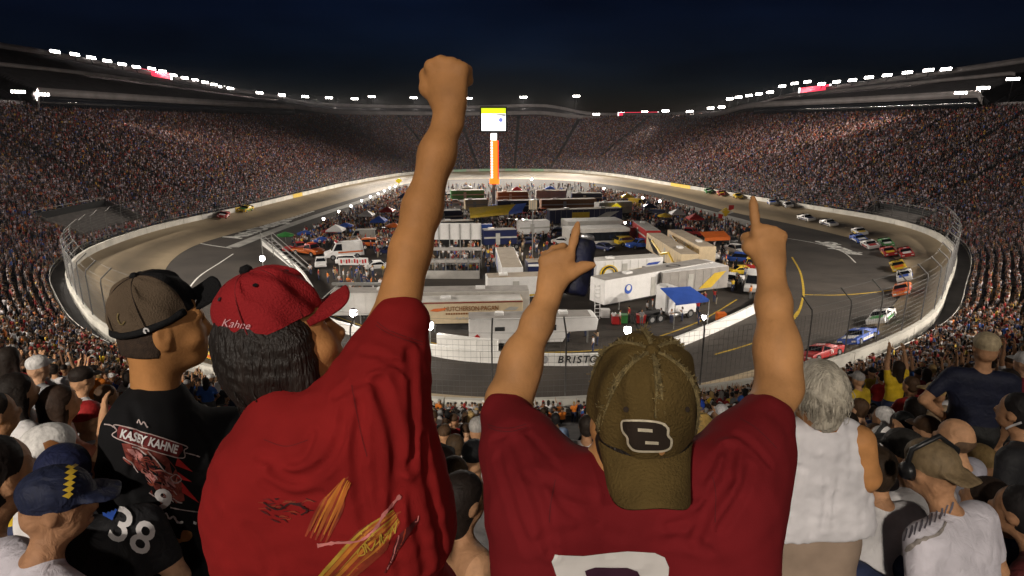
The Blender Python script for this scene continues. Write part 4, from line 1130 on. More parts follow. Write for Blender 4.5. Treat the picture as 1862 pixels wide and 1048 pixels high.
def vehicle(kind, pos, rz, m_col, label, cat, name, m_roof=None, num=None, m2=None, group=None, scale=1.0):
    root = empty(name, tuple(pos), rz); root.scale = (scale,) * 3; tag(root, label, cat, group)
    P = {'stock': (5.0, 1.95, [(0, .22), (0, .62), (.15, .78), (1.55, .88), (3.6, .92), (4.85, .95), (5.0, .85), (5.0, .25)], [(1.45, .86), (2.15, 1.30), (3.25, 1.32), (4.2, .93)], .36, (.85, 4.0)),
         'sedan': (4.6, 1.8, [(0, .3), (0, .65), (.2, .8), (1.3, .92), (3.8, .95), (4.5, .95), (4.6, .8), (4.6, .32)], [(1.25, .9), (2.0, 1.42), (3.2, 1.44), (4.0, .94)], .32, (.85, 3.7)),
         'pickup': (5.6, 1.95, [(0, .45), (0, .95), (.2, 1.08), (1.4, 1.15), (5.55, 1.12), (5.6, 1.05), (5.6, .5)], [(1.35, 1.12), (1.95, 1.85), (3.4, 1.87), (3.55, 1.1)], .4, (1.0, 4.5)),
         'suv': (4.9, 1.9, [(0, .4), (0, .85), (.2, 1.0), (1.35, 1.08), (4.8, 1.1), (4.9, 1.0), (4.9, .45)], [(1.3, 1.05), (1.95, 1.78), (4.5, 1.8), (4.8, 1.08)], .38, (.95, 3.9)),
         'van': (5.6, 2.1, [(0, .4), (0, 1.0), (.9, 1.25), (5.55, 1.3), (5.6, .45)], [(.85, 1.22), (1.6, 2.5), (5.4, 2.55), (5.55, 1.28)], .4, (1.0, 4.5)),
         'wrecker': (6.4, 2.2, [(0, .5), (0, 1.2), (1.3, 1.4), (3.0, 1.4), (3.05, 1.0), (6.4, 1.0), (6.4, .55)], [(1.2, 1.38), (1.6, 2.2), (2.9, 2.25), (3.0, 1.38)], .48, (1.1, 5.0))}[kind]
    Lv, W, lowp, cab, wr, wx = P; n = len(lowp); hw = W / 2
    MB().prism(lowp, -hw, hw).build('body', m_col, root, bevel=.09, smooth=True)
    zt = max(z for x, z in cab); ins = [hw * (.97 if z < zt - .1 else .74) for x, z in cab]
    MB().prism(cab, [-i for i in ins], ins).build('cabin', m_roof or m_col, root, bevel=.05, smooth=True)
    (x0, z0), (x1, z1), (x2, z2), (x3, z3) = cab
    def pane(nm, pts): MB().add(pts, [(0, 1, 2, 3)]).build(nm, M_GLASS_D, root)
    e = .025
    pane('windshield', [(x0 + .10 * (x1 - x0) - e, -hw * .88, z0 + .1 * (z1 - z0) + e), (x0 + .10 * (x1 - x0) - e, hw * .88, z0 + .1 * (z1 - z0) + e), (x0 + .9 * (x1 - x0) - e, hw * .68, z0 + .9 * (z1 - z0) + e), (x0 + .9 * (x1 - x0) - e, -hw * .68, z0 + .9 * (z1 - z0) + e)])
    pane('rear_window', [(x3 - .15 * (x3 - x2) + e, -hw * .85, z3 + .15 * (z2 - z3) + e), (x3 - .15 * (x3 - x2) + e, hw * .85, z3 + .15 * (z2 - z3) + e), (x2 + .12 * (x3 - x2) + e, hw * .68, z2 - .12 * (z2 - z3) + e), (x2 + .12 * (x3 - x2) + e, -hw * .68, z2 - .12 * (z2 - z3) + e)])
    for sg in (-1, 1):
        yb, yt = sg * (hw * .955 + .01), sg * (hw * .765 + .01); zl, zh = z0 + .12 * (z1 - z0), z1 - .14 * (z1 - z0)
        if kind == 'van': xr = x0 + (x1 - x0) * .75 + 1.0
        else: xr = x3 - (x3 - x2) * .35
        pane('side_window', [(x0 + .35 * (x1 - x0), yb, zl), (xr, yb, zl), (min(xr, x2 - .05), yt, zh), (x1 + .05, yt, zh)])
        for x in wx: 
            t = wheel(root, x, sg * (hw - .1), wr, .26)
        MB().box((-.01, sg * hw * .68, lowp[1][1] - .08), (.05, .36, .16)).build('headlight', M_WHITE, root)
    if kind == 'stock':
        MB().box((4.95, 0, 1.02), (.06, 1.7, .18)).build('spoiler', M_BLK, root)
        if m2:
            MB().box((.85, 0, .86), (1.1, 1.2, .03), M=np.array([[1, 0, -.07], [0, 1, 0], [.07, 0, 1]])).build('hood_panel', m2, root)
            for sg in (-1, 1): MB().box((2.8, sg * (hw + .005), .48), (3.0, .02, .26)).build('side_panel', m2, root)
        if num:
            mm = M_WHITE if m_col not in (M_WHITE, M_YEL) else M_BLK
            lettering(num, .85, mm, root, (2.65, 0, 1.335), (0, 0, R(-90)), 'roof_number', extrude=.004, bold=.03)
            for sg in (-1, 1): lettering(num, .5, mm, root, (2.9, sg * (hw + .02), .62), (R(90), 0, 0 if sg < 0 else math.pi), 'door_number', extrude=.004, bold=.03)
    if kind == 'wrecker':
        MB().bar((5.9, 0, 1.2), (6.9, 0, 2.9), .18).build('boom', M_DARKM, root); MB().box((1.9 + .4, 0, 2.33), (.3, 1.3, .12)).build('light_bar', M_ORA, root)
    if kind == 'van' and cat == 'ambulance':
        MB().box((1.75, 0, 2.62), (.3, 1.5, .16)).build('light_bar', M_REDP, root)
        for sg in (-1, 1): MB().box((3.6, sg * (hw + .01), 1.1), (3.6, .02, .22)).build('stripe', M_ORA, root)
    return root
def veh(kind, px, py, head, *a, **k):
    """head: picture direction in which the front points, as a second picture point on the ground"""
    p = gnd(px, py); q = gnd(*head); d = q - p; rz = math.atan2(d[1], d[0]) + math.pi
    L = {'stock': 5.0, 'sedan': 4.6, 'pickup': 5.6, 'suv': 4.9, 'van': 5.6, 'wrecker': 6.4}[kind]; u = nrm(d)
    return vehicle(kind, p + u * L / 2, rz, *a, **k)
# tractor unit with a blue canopy
p = gnd(1178, 592); q = gnd(1292, 572); dd = (q - p)[:2]; tr = empty('semi_truck', (p[0], p[1], 0), math.atan2(dd[1], dd[0])); tag(tr, 'white semi tractor with a tall sleeper cab facing the pit wall', 'truck')
MB().box((3.4, 1.25, .95), (7.0, 1.0, .3)).build('chassis', M_DARKM, tr)
MB().prism([(2.9, 1.1), (2.9, 3.9), (3.4, 4.1), (4.6, 3.9), (5.2, 3.0), (5.55, 2.1), (6.9, 1.95), (7.2, 1.6), (7.25, .6), (3.2, .6)], .1, 2.4).build('cab', M_WHITE, tr, bevel=.1, smooth=True)
MB().box((4.7, .085, 2.5), (.8, .04, .7)).build('side_window', M_GLASS_D, tr); MB().box((3.6, .085, 2.9), (.5, .04, .45)).build('sleeper_window', M_GLASS_D, tr)
MB().box((7.27, 1.25, 1.25), (.05, 1.2, .9)).build('grille', M_GALV, tr); MB().bar((2.75, .3, 1), (2.75, .3, 4.3), .16).build('exhaust_stack', M_GALV, tr); MB().tube([(3.5, .05, .75), (5.0, .05, .75)], .3, 10).build('fuel_tank', M_GALV, tr)
for x in (.7, 1.9, 6.4):
    for y in (.25, 2.25): wheel(tr, x, y, .52, .3)
cn = empty('canopy'); tag(cn, 'blue canopy stretched beside the white hauler above the tractor cab', 'canopy')
P4 = [gnd(1200, 524, 4.2), gnd(1255, 521, 4.2), gnd(1290, 545, 3.3), gnd(1228, 552, 3.0)]
q = MB(); q.add([*P4, *[x - [0, 0, .25] for x in P4]], [(0, 1, 2, 3), (2, 3, 7, 6), (1, 2, 6, 5)]); q.build('sheet', M_BLU, cn)
for x in P4[2:]: MB().bar((x[0], x[1], 0), x - [0, 0, .05], .08).build('pole', M_GALV, cn)
# parked vehicles
veh('pickup', 1335, 462, (1355, 468), M_WHITE, 'white pickup truck parked at the right side of the infield', 'pickup', 'pickup_truck')
veh('pickup', 1330, 520, (1318, 528), M_WHITE, 'white pickup truck right of the long white hauler', 'pickup', 'pickup_truck')
veh('van', 1367, 528, (1366, 545), M_WHITE, 'white van seen from behind beside the raised forearm', 'van', 'van')
veh('wrecker', 1366, 492, (1372, 510), M_REDC, 'red and yellow wrecker truck beside the raised forearm', 'truck', 'wrecker_truck', m_roof=M_YEL)
veh('suv', 1318, 445, (1290, 438), M_BLK, 'black vehicle under the orange canopy', 'car', 'parked_car')
veh('van', 622, 470, (598, 472), M_WHITE, 'white ambulance with a yellow front left of the raised arm', 'ambulance', 'ambulance', m_roof=M_WHITE, scale=1.15)
veh('sedan', 584, 484, (583, 494), M_WHITE, 'small white car parked below the ambulance', 'car', 'parked_car')
veh('wrecker', 560, 464, (580, 467), M_ORA, 'orange tow truck parked left of the ambulance', 'truck', 'tow_truck', m_roof=M_REDC)
veh('pickup', 545, 458, (530, 460), M_REDC, 'red pickup parked left of the orange tow truck', 'pickup', 'pickup_truck')
veh('suv', 640, 482, (655, 482), M_WHITE, 'white utility vehicle behind the banner left of the raised arm', 'car', 'parked_car')
veh('sedan', 865, 438, (850, 438), M_WHITE, 'white car in the open middle of the infield', 'car', 'parked_car')
veh('sedan', 1095, 455, (1080, 452), M_NAVY, 'dark blue car behind the yellow swirl trailer', 'car', 'parked_car')
veh('suv', 952, 400, (970, 402), M_REDC, 'red car near the blue end of the awning', 'car', 'parked_car')
veh('sedan', 985, 412, (1000, 413), M_BLK, 'black car left of the pointing finger', 'car', 'parked_car')
veh('pickup', 1290, 470, (1300, 478), M_WHITE, 'white pickup at the end of the cream haulers', 'pickup', 'pickup_truck')
veh('sedan', 830, 372, (850, 372), M_WHITE, 'white car far off left of the tower', 'car', 'parked_car')
veh('suv', 900, 402, (915, 402), M_WHITE, 'white car beneath the yellow awning', 'car', 'parked_car')
veh('sedan', 720, 395, (735, 390), M_REDC, 'red car among the infield crowd left of the raised arm', 'car', 'parked_car')

# clutter of small vehicles and tents between the haulers
CK = [('sedan', 'car', 'parked_car'), ('suv', 'car', 'parked_car'), ('pickup', 'pickup', 'pickup_truck'), ('van', 'van', 'van')]; CM = [(M_WHITE, 'white'), (M_BLK, 'black'), (M_REDC, 'red'), (M_NAVY, 'navy'), (M_YEL, 'yellow'), (M_GREYP, 'grey'), (M_ORA, 'orange'), (M_BLU, 'blue')]
SP = [(842, 412), (872, 430), (905, 436), (925, 412), (942, 430), (958, 445), (880, 398), (838, 398), (868, 376), (895, 382), (930, 374), (962, 380), (985, 392), (1010, 430), (1025, 445), (1060, 440), (1150, 436), (1165, 452), (1140, 446), (1110, 436), (1160, 395), (1190, 400), (800, 372), (815, 362), (1010, 372), (1060, 372), (1160, 378), (700, 430), (680, 450), (706, 462), (690, 490), (660, 440), (1250, 500 - 70), (1340, 478), (1352, 500), (1395, 470), (775, 436), (1215, 412)]
for k, (x, y) in enumerate(SP):
    kd, ct_, nm_ = CK[(k * 7 + k // 5) % 4]; mm_, mn_ = CM[(k * 5 + 2) % 8]; veh(kd, x, y, (x + (-1) ** k * 14, y + (k % 3) - 1), mm_, f'{mn_} {ct_} parked among the haulers, {ordn[k % 23]} of the {"nearer" if k < 23 else "outer"} scattered vehicles', ct_, nm_, group='vehicles scattered between the haulers')
TN = [(690, 420, M_BLU, 'blue'), (668, 408, M_WHITE, 'white'), (705, 400, M_REDC, 'red'), (612, 438, M_WHITE, 'pale'), (1180, 392, M_NAVY, 'navy'), (1230, 405, M_WHITE, 'white'), (1262, 415, M_REDC, 'red'), (1140, 372, M_YEL, 'yellow'), (850, 354, M_WHITE, 'white'), (1000, 356, M_BLU, 'blue'), (940, 358, M_REDC, 'red'), (735, 372, M_NAVY, 'navy')]
for k, (x, y, mm_, mn_) in enumerate(TN):
    g_ = gnd(x, y); o = empty('tent', tuple(g_)); tag(o, f'{mn_} pop-up tent, {ordn[k]} from the left group among the infield crowd', 'tent', 'pop-up tents in the infield')
    MB().add([(-1.6, -1.6, 2.3), (1.6, -1.6, 2.3), (1.6, 1.6, 2.3), (-1.6, 1.6, 2.3), (0, 0, 3.3), (-1.6, -1.6, 2.0), (1.6, -1.6, 2.0), (1.6, 1.6, 2.0), (-1.6, 1.6, 2.0)], [(0, 1, 4), (1, 2, 4), (2, 3, 4), (3, 0, 4), (0, 5, 6, 1), (1, 6, 7, 2), (2, 7, 8, 3), (3, 8, 5, 0)]).build('roof', mm_, o)
    for a_ in (-1.55, 1.55):
        for b_ in (-1.55, 1.55): MB().bar((a_, b_, 0), (a_, b_, 2.2), .07).build('leg', M_GALV, o)
# ------------------------------------------------------------------ scoreboard tower
tx, ty, _ = gnd(898, 376); tw_ = empty('scoreboard_tower', (tx, ty, 0)); tag(tw_, 'tall scoreboard pylon with orange number column and a lit screen on top', 'scoreboard')
dpt = proj((tx, ty, 10))[2]
def zy(py): return float(CAMZ + ray(898, py)[2] * (ty / ray(898, py)[1]))
MB().box((0, 0, zy(326) / 2), (.9, .9, zy(326))).build('mast', M_GALV, tw_)
M_ORG = mat('orange_led', (.9, .22, .03), .5, .05, 1, emit=2.6, ecol=(1, .14, .012)); M_REDL = mat('red_led', (.7, .03, .02), .5, .05, 1, emit=1.6, ecol=(1, .03, .01)); M_WLED = mat('white_led', (1, 1, 1), .5, .02, 1, emit=2.4, ecol=(1, .97, .95))
M_YLED = mat('yellow_led', (.8, .9, .05), .5, .05, 1, emit=1.3, ecol=(.75, .9, .02)); M_BLED = mat('blue_led', (.2, .25, .8), .5, .05, 1, emit=.8, ecol=(.35, .4, 1)); M_GLED = mat('grey_led', (.4, .4, .4), .5, .05, 1, emit=.5, ecol=(.5, .5, .52))
W1 = 13 * dpt / FPX
zA, zB_ = zy(326), zy(256)
MB().box((.2, 0, (zA + zB_) / 2), (W1, W1 * .8, zB_ - zA)).build('number_column', M_ORG, tw_)
MB().box((.2 + W1 / 2 + .1, -.1, (zA + zB_) / 2), (.25, W1 * .8, zB_ - zA)).build('edge_strip', M_REDL, tw_)
for k in range(14): MB().box((.2 - W1 * .32, -W1 * .4 - .04, zB_ - (k + .7) * (zB_ - zA) / 14.5), (W1 * .26, .06, (zB_ - zA) / 14.5 * .62)).build('position_number', M_WLED, tw_)
MB().box((.2, 0, zA - .6), (W1 * 1.35, W1, 1.4)).build('collar', M_ORG, tw_, bevel=.2)
MB().box((.1, 0, (zy(242) + zB_) / 2), (W1 * .85, W1 * .7, zy(242) - zB_ - .2)).build('white_cap', M_WLED, tw_, bevel=.2)
SW = 43 * dpt / FPX; z0, z1 = zy(238), zy(197); sx = .1
MB().box((sx, .35, (z0 + z1) / 2), (SW + .8, 1.0, z1 - z0 + .8)).build('screen_frame', M_DARKM, tw_)
MB().box((sx, -.2, (z0 + z1) / 2), (SW, .08, z1 - z0)).build('screen', M_WLED, tw_)
MB().box((sx, -.26, z1 - (z1 - z0) * .12), (SW, .05, (z1 - z0) * .24)).build('screen_banner', M_YLED, tw_)
MB().prism([(sx - SW * .1, z0 + .74 * (z1 - z0)), (sx + SW * .49, z0 + .74 * (z1 - z0)), (sx + SW * .49, z0 + .64 * (z1 - z0))], -.28, -.25).build('screen_picture', M_GLED, tw_)
MB().disc((sx + SW * .3, -.27, z0 + .48 * (z1 - z0)), SW * .09, 'y', .04, 12).build('screen_car', M_BLED, tw_)
MB().box((sx + SW * .1, -.27, z0 + .46 * (z1 - z0)), (SW * .3, .03, .12)).build('screen_line', M_BLED, tw_)

# ------------------------------------------------------------------ signs, umbrellas, poles, lamps
def pole_sign(px, top, base, label, shape, m, m2=None, r=1.4, name='pole_sign'):
    p = gnd(px, base); o = empty(name, tuple(p)); tag(o, label, 'sign'); d = proj(p)[2]
    z = float(CAMZ + ray(px, top)[2] * (p[1] / ray(px, top)[1]))
    MB().bar((0, 0, 0), (0, 0, z), .16).build('pole', M_GALV, o)
    if shape == 'diamond': MB().prism([(-r, z), (0, z + r * .7), (r, z), (0, z - r * .7)], -.15, .15).build('panel', m, o)
    elif shape == 'box': MB().box((0, 0, z), (r * 2, .4, r * 2.2)).build('panel', m, o); [MB().box((x * r, -.24, z), (.12, .06, r * 2.1)).build('batten', M_GREYP, o) for x in (-.6, -.05, .5)]
    if m2: MB().prism([(r * .4, z + r * .2), (r * .4, z + r * 1.1), (r * 1.2, z + r * 1.1), (r * 1.2, z + r * .5)], -.2, -.16).build('corner_flag', m2, o); MB().prism([(-r * 1.1, z - r * .9), (-r * 1.1, z - r * .2), (-r * .35, z - r * .4), (-r * .5, z - r)], -.2, -.16).build('corner_flag', m2, o); MB().prism([(-r * 1.2, z + .0), (0, z + r * .5), (r * 1.2, z), (0, z - r * .45)], -.25, -.2).build('inner_panel', M_WHITE, o); MB().prism([(-r * .7, z + .1), (0, z + r * .5), (r * .7, z + .1), (0, z - r * .5)], -.3, -.26).build('centre_panel', M_YEL, o)
    return o
M_YSIGN = mat('lit_yellow_sign', (.85, .65, .02), .5, .05, 1, emit=.5, ecol=(1, .75, .02))
pole_sign(1120, 376, 398, 'yellow diamond sign on a pole above the glass-fronted buildings', 'diamond', M_YSIGN, r=1.25)
pole_sign(1315, 386, 432, 'star-shaped white and yellow sign with red corners on a pole', 'diamond', M_YEL, M_REDP, r=1.3)
pole_sign(726, 329, 352, 'small yellow sign on a pole left of the raised arm', 'diamond', M_YSIGN, r=1.2)
pole_sign(968, 373, 489, 'tall pole with a pale louvred sign board', 'box', M_CREAM, r=.62)
def umbrella(px, py, base, m, label):
    p = gnd(px, base); o = empty('umbrella', tuple(p)); tag(o, label, 'umbrella'); z = float(CAMZ + ray(px, py)[2] * (p[1] / ray(px, py)[1])) ; r = 1.7
    c = MB(); n = 8; c.add([(0, 0, z + .6)] + [(r * math.cos(2 * math.pi * i / n), r * math.sin(2 * math.pi * i / n), z) for i in range(n)] + [(r * .97 * math.cos(2 * math.pi * i / n), r * .97 * math.sin(2 * math.pi * i / n), z - .25) for i in range(n)],
            [(0, i + 1, (i + 1) % n + 1) for i in range(n)] + [(i + 1, i + 1 + n, (i + 1) % n + 1 + n, (i + 1) % n + 1) for i in range(n)]); c.build('canopy', m, o)
    MB().bar((0, 0, 0), (0, 0, z + .5), .06).build('pole', M_GALV, o)
umbrella(1208, 392, 410, M_YEL, 'yellow umbrella in the right infield crowd')
umbrella(520, 427, 440, M_GRN, 'small green and yellow umbrella by the left pit lane')
umbrella(586, 436, 448, M_BLU, 'blue umbrella in the left infield crowd, nearer one'); umbrella(630, 410, 425, M_BLU, 'blue umbrella farther back in the left infield crowd'); umbrella(556, 424, 436, M_BLU, 'small blue umbrella at the left end of the infield crowd')
umbrella(716, 410, 428, M_ORA, 'orange umbrella beside the raised arm'); umbrella(600, 420, 434, M_REDC, 'red umbrella between the blue umbrellas')
oc = empty('canopy'); tag(oc, 'orange canopy at the right side of the infield', 'canopy'); a = gnd(1282, 433, 3.0); b = gnd(1328, 431, 3.0)
MB().add([a, b, b + [0, 3.5, .5], a + [0, 3.5, .5], a - [0, 0, .6], b - [0, 0, .6]], [(0, 1, 2, 3), (4, 5, 1, 0)]).build('sheet', M_ORA, oc)
for x in (a, b): MB().bar((x[0], x[1] + .1, 0), (x[0], x[1] + .1, 3), .1).build('post', M_GALV, oc)
# viewing stand with people, framed in white
vs = empty('viewing_stand'); tag(vs, 'white framed infield viewing stand with railings behind the raised arm', 'stand')
a, b = gnd(770, 508), gnd(872, 506); Lw = b[0] - a[0]; vs.location = (a[0], a[1], 0)
for i, z in enumerate((.5, 1.9, 3.4)): MB().box((Lw / 2, 1.6 + i * 2.2, z), (Lw, 2.0, .15)).build('deck', M_ROOFG, vs)
for x in np.linspace(0, Lw, 6):
    MB().bar((x, .5, 0), (x, .5, 3.0), .12).build('post', M_GALV, vs); MB().bar((x, 7, 0), (x, 7, 7.2), .12).build('post', M_GALV, vs)
for z in (1.2, 2.2, 3.0): MB().bar((0, .45, z), (Lw, .45, z), .06).build('rail', M_GALV, vs)
MB().box((Lw / 2, 7.1, 6.0), (Lw, .12, 2.6)).build('back_board', M_WHITE, vs); MB().box((Lw / 2, .3, .6), (Lw, .1, 1.2)).build('front_board', M_ROOFW, vs)
# ribbon banner and steel gantry left of the raised arm
bn = empty('banner'); tag(bn, 'white banner with red lettering strung left of the raised arm', 'banner'); a, b = gnd(617, 500), gnd(672, 499); bn.location = (a[0], a[1], 0); Lb = b[0] - a[0]
MB().box((Lb / 2, 0, 2.1), (Lb, .08, 1.1)).build('sheet', M_WHITE, bn); [MB().box((Lb * (.1 + .09 * k), -.06, 2.1 + .08 * (k % 2)), (Lb * .055, .02, .6 - .2 * (k % 3 == 1))).build('print_mark', (M_REDP, M_GREYP, M_REDP)[k % 3], bn) for k in range(10)]
for x in (0.1, Lb - .1): MB().bar((x, .06, 0), (x, .06, 2.6), .1).build('post', M_GALV, bn)
gt = empty('gantry'); tag(gt, 'grey steel gantry frame left of the raised arm', 'gantry'); a, b = gnd(616, 560), gnd(700, 558); gt.location = (a[0], a[1], 0); Lg = b[0] - a[0]
for x in (0, Lg * .55, Lg): MB().bar((x, 0, 0), (x, 0, 3.0), .18).build('post', M_GALV, gt)
MB().bar((-.6, 0, 3.1), (Lg + .6, 0, 3.1), .45, .3).build('beam', M_GALV, gt); MB().bar((0, 0, 2.9), (-1.6, -1.2, 1.5), .1).build('brace', M_GALV, gt); MB().tube([(Lg * .3 + 1.1 * math.cos(t), .1, 1.2 + 1.1 * math.sin(t)) for t in np.linspace(0, 2 * math.pi, 16, endpoint=False)], .16, 6, True).build('hoop', M_BLK, gt)
# steel steps left
sp_ = empty('steel_steps'); tag(sp_, 'open steel stair frame at the left end of the infield', 'steps'); a = gnd(488, 468); b = gnd(556, 500); sp_.location = tuple(a); d = b - a
for k in (-.9, .9):
    o = np.array([-d[1], d[0], 0]) / np.linalg.norm(d) * k; MB().bar(o + [0, 0, 3.4], d + o + [0, 0, .2], .14, .3).build('stringer', M_GALV, sp_); MB().bar(o + [0, 0, 4.4], d + o + [0, 0, 1.2], .08).build('handrail', M_GALV, sp_); MB().bar(o, o + [0, 0, 4.4], .12).build('post', M_GALV, sp_)
for t in np.linspace(.05, .95, 10): 
    o = np.array([-d[1], d[0], 0]) / np.linalg.norm(d); c = d * t + [0, 0, 3.4 - 3.2 * t + .2]; MB().bar(c - o * .9, c + o * .9, .3, .06).build('tread', M_GALV, sp_)
def pit_lamp(px, py, base, label, r=.3, group='lit pit lane lamps'):
    p = gnd(px, base); o = empty('pit_lamp', tuple(p)); tag(o, label, 'lamp', group); z = float(CAMZ + ray(px, py)[2] * (p[1] / ray(px, py)[1])); r *= .72
    MB().bar((0, 0, 0), (0, 0, z - r), .1).build('pole', M_GALV, o); MB().tube([(0, 0, z - r * 1.2), (0, 0, z - r * .6), (0, 0, z + r * .6), (0, 0, z + r * 1.1)], [r * .5, r, r, r * .45], 10).build('globe', M_LAMP, o, True); MB().disc((0, 0, z + r * 1.15), r * .7, 'z', .08, 8).build('cap', M_DARKM, o)
for k, (px, py) in enumerate([(589, 398), (617, 385), (639, 375), (658, 365), (674, 358), (688, 352), (699, 347), (709, 342), (719, 339)]):
    pit_lamp(px, py, py + 10 - k * .3, f'{ordn[k]} small lit lamp of the row along the left pit lane, counted from the camera', .36)
for px, py, bs, lab, r in ((645, 569, 604, 'glaring white lamp on a pole at the pit wall beside the red cap brim', .52), (783, 592, 636, 'glaring white lamp on a pole at the pit wall below the cream trailer', .52), (1139, 600, 646, 'white lit lamp box on a pole above the olive cap', .48), (480, 470, 500, 'white lit lamp at the left end of the pit wall', .5),
                          (1098, 343, 352, 'small lit lamp at the far right infield, first', .42), (1168, 360, 372, 'small lit lamp at the right infield above the yellow umbrella', .42), (1199, 366, 378, 'small lit lamp at the right infield behind the yellow umbrella', .42), (1278, 577, 598, 'white lit lamp by the semi tractor nose', .34),
                          (1136, 405, 418, 'small lit lamp by the glass-fronted buildings', .3), (1057, 357, 368, 'small lit lamp behind the navy hauler', .42), (967, 326, 334, 'tiny lit lamp at the far turn', .5)):
    pit_lamp(px, py, bs, lab, r)
# ladder and tables by the hauler
ld = empty('ladder'); tag(ld, 'white ladder leaning at the end of the white hauler', 'ladder'); a = gnd(1086, 580); ld.location = tuple(a)
for x in (-.3, .3): MB().bar((x, 0, 0), (x, .8, 4.0), .08).build('rail', M_WHITE, ld)
for t in np.linspace(.08, .95, 9): MB().bar((-.3, .8 * t, 4 * t), (.3, .8 * t, 4 * t), .06).build('rung', M_WHITE, ld)
for k, (px, py, m, lab) in enumerate([(1120, 590, M_REDC, 'red equipment crate in front of the white hauler'), (1132, 588, M_GRN, 'green equipment crate in front of the white hauler'), (1165, 588, M_REDC, 'red crate behind the tractor wheels'), (1310, 585, M_ORA, 'orange cart by the pit wall opening'), (1100, 578, M_WHITE, 'white table in front of the white hauler')]):
    o = empty('crate', tuple(gnd(px, py))); tag(o, lab, 'crate'); MB().box((0, 0, .55), (1.0, .8, .9)).build('body', m, o, bevel=.04); MB().box((0, 0, 1.04), (1.06, .86, .08)).build('lid', m, o)
# people in the infield: those one can pick out by the wall, then the mass
for px, py, sh, lab in [(1078, 640, 0, 'person in white shirt standing behind the painted wall lettering'), (1086, 628, 9, 'person in tan shirt standing on the pit lane'), (1220, 588, 0, 'person in white beside the tractor front wheel'), (1240, 584, 0, 'person in white shirt in front of the tractor nose'), (1033, 622, 1, 'person in dark shirt by the camper nose'),
                       (1065, 612, 9, 'person crouched beside the camper nose'), (597, 515, 5, 'person in orange by the left pit wall'), (580, 510, 2, 'person in red by the left pit wall'), (1270, 590, 3, 'person in navy shirt by the tractor'), (565, 500, 0, 'person in white by the steel stair')]:
    p = gnd(px, py); i = rng.integers(0, 4); spectator(PROTO[[0, 3, 9, 13][i]], p, rng.uniform(0, 6.28), 1.0, SHIRTS[sh][1], HAIRS[0][1], SKINS[0], PANTS[0], lab, 'people on foot in the pit lane')
def scatter(poly, n):
    x = [p[0] for p in poly]; y = [p[1] for p in poly]; out = []
    G = np.array([gnd(*p)[:2] for p in poly]); lo, hi = G.min(0), G.max(0)
    while len(out) < n:
        q = rng.uniform(lo, hi, (n * 3, 2)); out += list(q[in_poly(q[:, 0], q[:, 1], [tuple(g) for g in G])])
    return np.array(out[:n])
IP = np.concatenate([scatter([(528, 450), (560, 425), (735, 344), (790, 350), (740, 420), (690, 470), (600, 455)], 1150), scatter([(1085, 348), (1200, 368), (1370, 425), (1330, 440), (1250, 428), (1150, 398), (1050, 360)], 900),
                     scatter([(790, 340), (1080, 340), (1120, 380), (1000, 395), (780, 390)], 420), scatter([(770, 400), (1000, 395), (1010, 440), (880, 445)], 330), scatter([(870, 440), (1010, 440), (1020, 500), (880, 500)], 70), scatter([(1090, 575), (1300, 545), (1310, 570), (1120, 600)], 16), scatter([(600, 500), (760, 500), (760, 560), (620, 560)], 60), scatter([(1290, 440), (1400, 440), (1390, 545), (1320, 545)], 60), scatter([(740, 500), (745, 440), (868, 440), (872, 505)], 140), scatter([(1140, 405), (1200, 410), (1180, 440), (1100, 440)], 90)])
m = len(IP); iv = rng.choice([0, 1, 2, 3, 9, 13, 11], m)
LATER.append(lambda: crowd('infield_crowd', np.c_[IP, np.zeros(m)], rng.uniform(0, 6.28, m), rng.normal(1.04, .04, m), iv, cA(SHIRTS, pick(SHIRTS, m)), cA(HAIRS, pick(HAIRS, m)), np.array(SKINS)[rng.integers(0, 4, m)], np.array(PANTS)[rng.integers(0, 5, m)], 'mass of people and crews standing about the infield'))
# red lit signs on the stands
M_RSIGN = mat('red_sign_glow', (.8, .05, .08), .5, .05, 1, emit=1.5, ecol=(1, .03, .08))
for (x0, y0), (x1, y1), hh, lab in (((256, 135), (313, 145), 10, 'red lit sign on the left tall stand'), ((1452, 170), (1508, 163), 9, 'red lit sign on the right tall stand'), ((1124, 211), (1196, 210), 6, 'long thin red lit sign on the far right stand')):
    i = rim_at((x0 + x1) / 2); dp = rdp[i] - 3.0; a, b = at(x0, y0, dp), at(x1, y1, dp); H_ = hh * dp / FPX
    o = empty('lit_sign', tuple(a)); tag(o, lab, 'sign'); d = b - a; n_ = nrm(np.cross(d, [0, 0, 1])) * .3
    MB().add([(0, 0, 0), d, d + [0, 0, H_], (0, 0, H_), n_ * -1, d - n_, d - n_ + [0, 0, H_], -n_ + [0, 0, H_]], [(0, 1, 2, 3), (4, 5, 6, 7), (0, 1, 5, 4), (3, 2, 6, 7), (0, 3, 7, 4), (1, 2, 6, 5)]).build('panel', M_RSIGN, o)
    for e in (-.5, ): 
        for q0 in (np.zeros(3), d): MB().box(q0 + n_ * 1.2 + [0, 0, H_ / 2], (.5, .5, H_ * 1.1)).build('end_lamp', M_WLED, o)
    MB().bar(d * .5 + [0, 0, 0], d * .5 + [0, 0, -3], .3).build('support', M_DARKM, o)
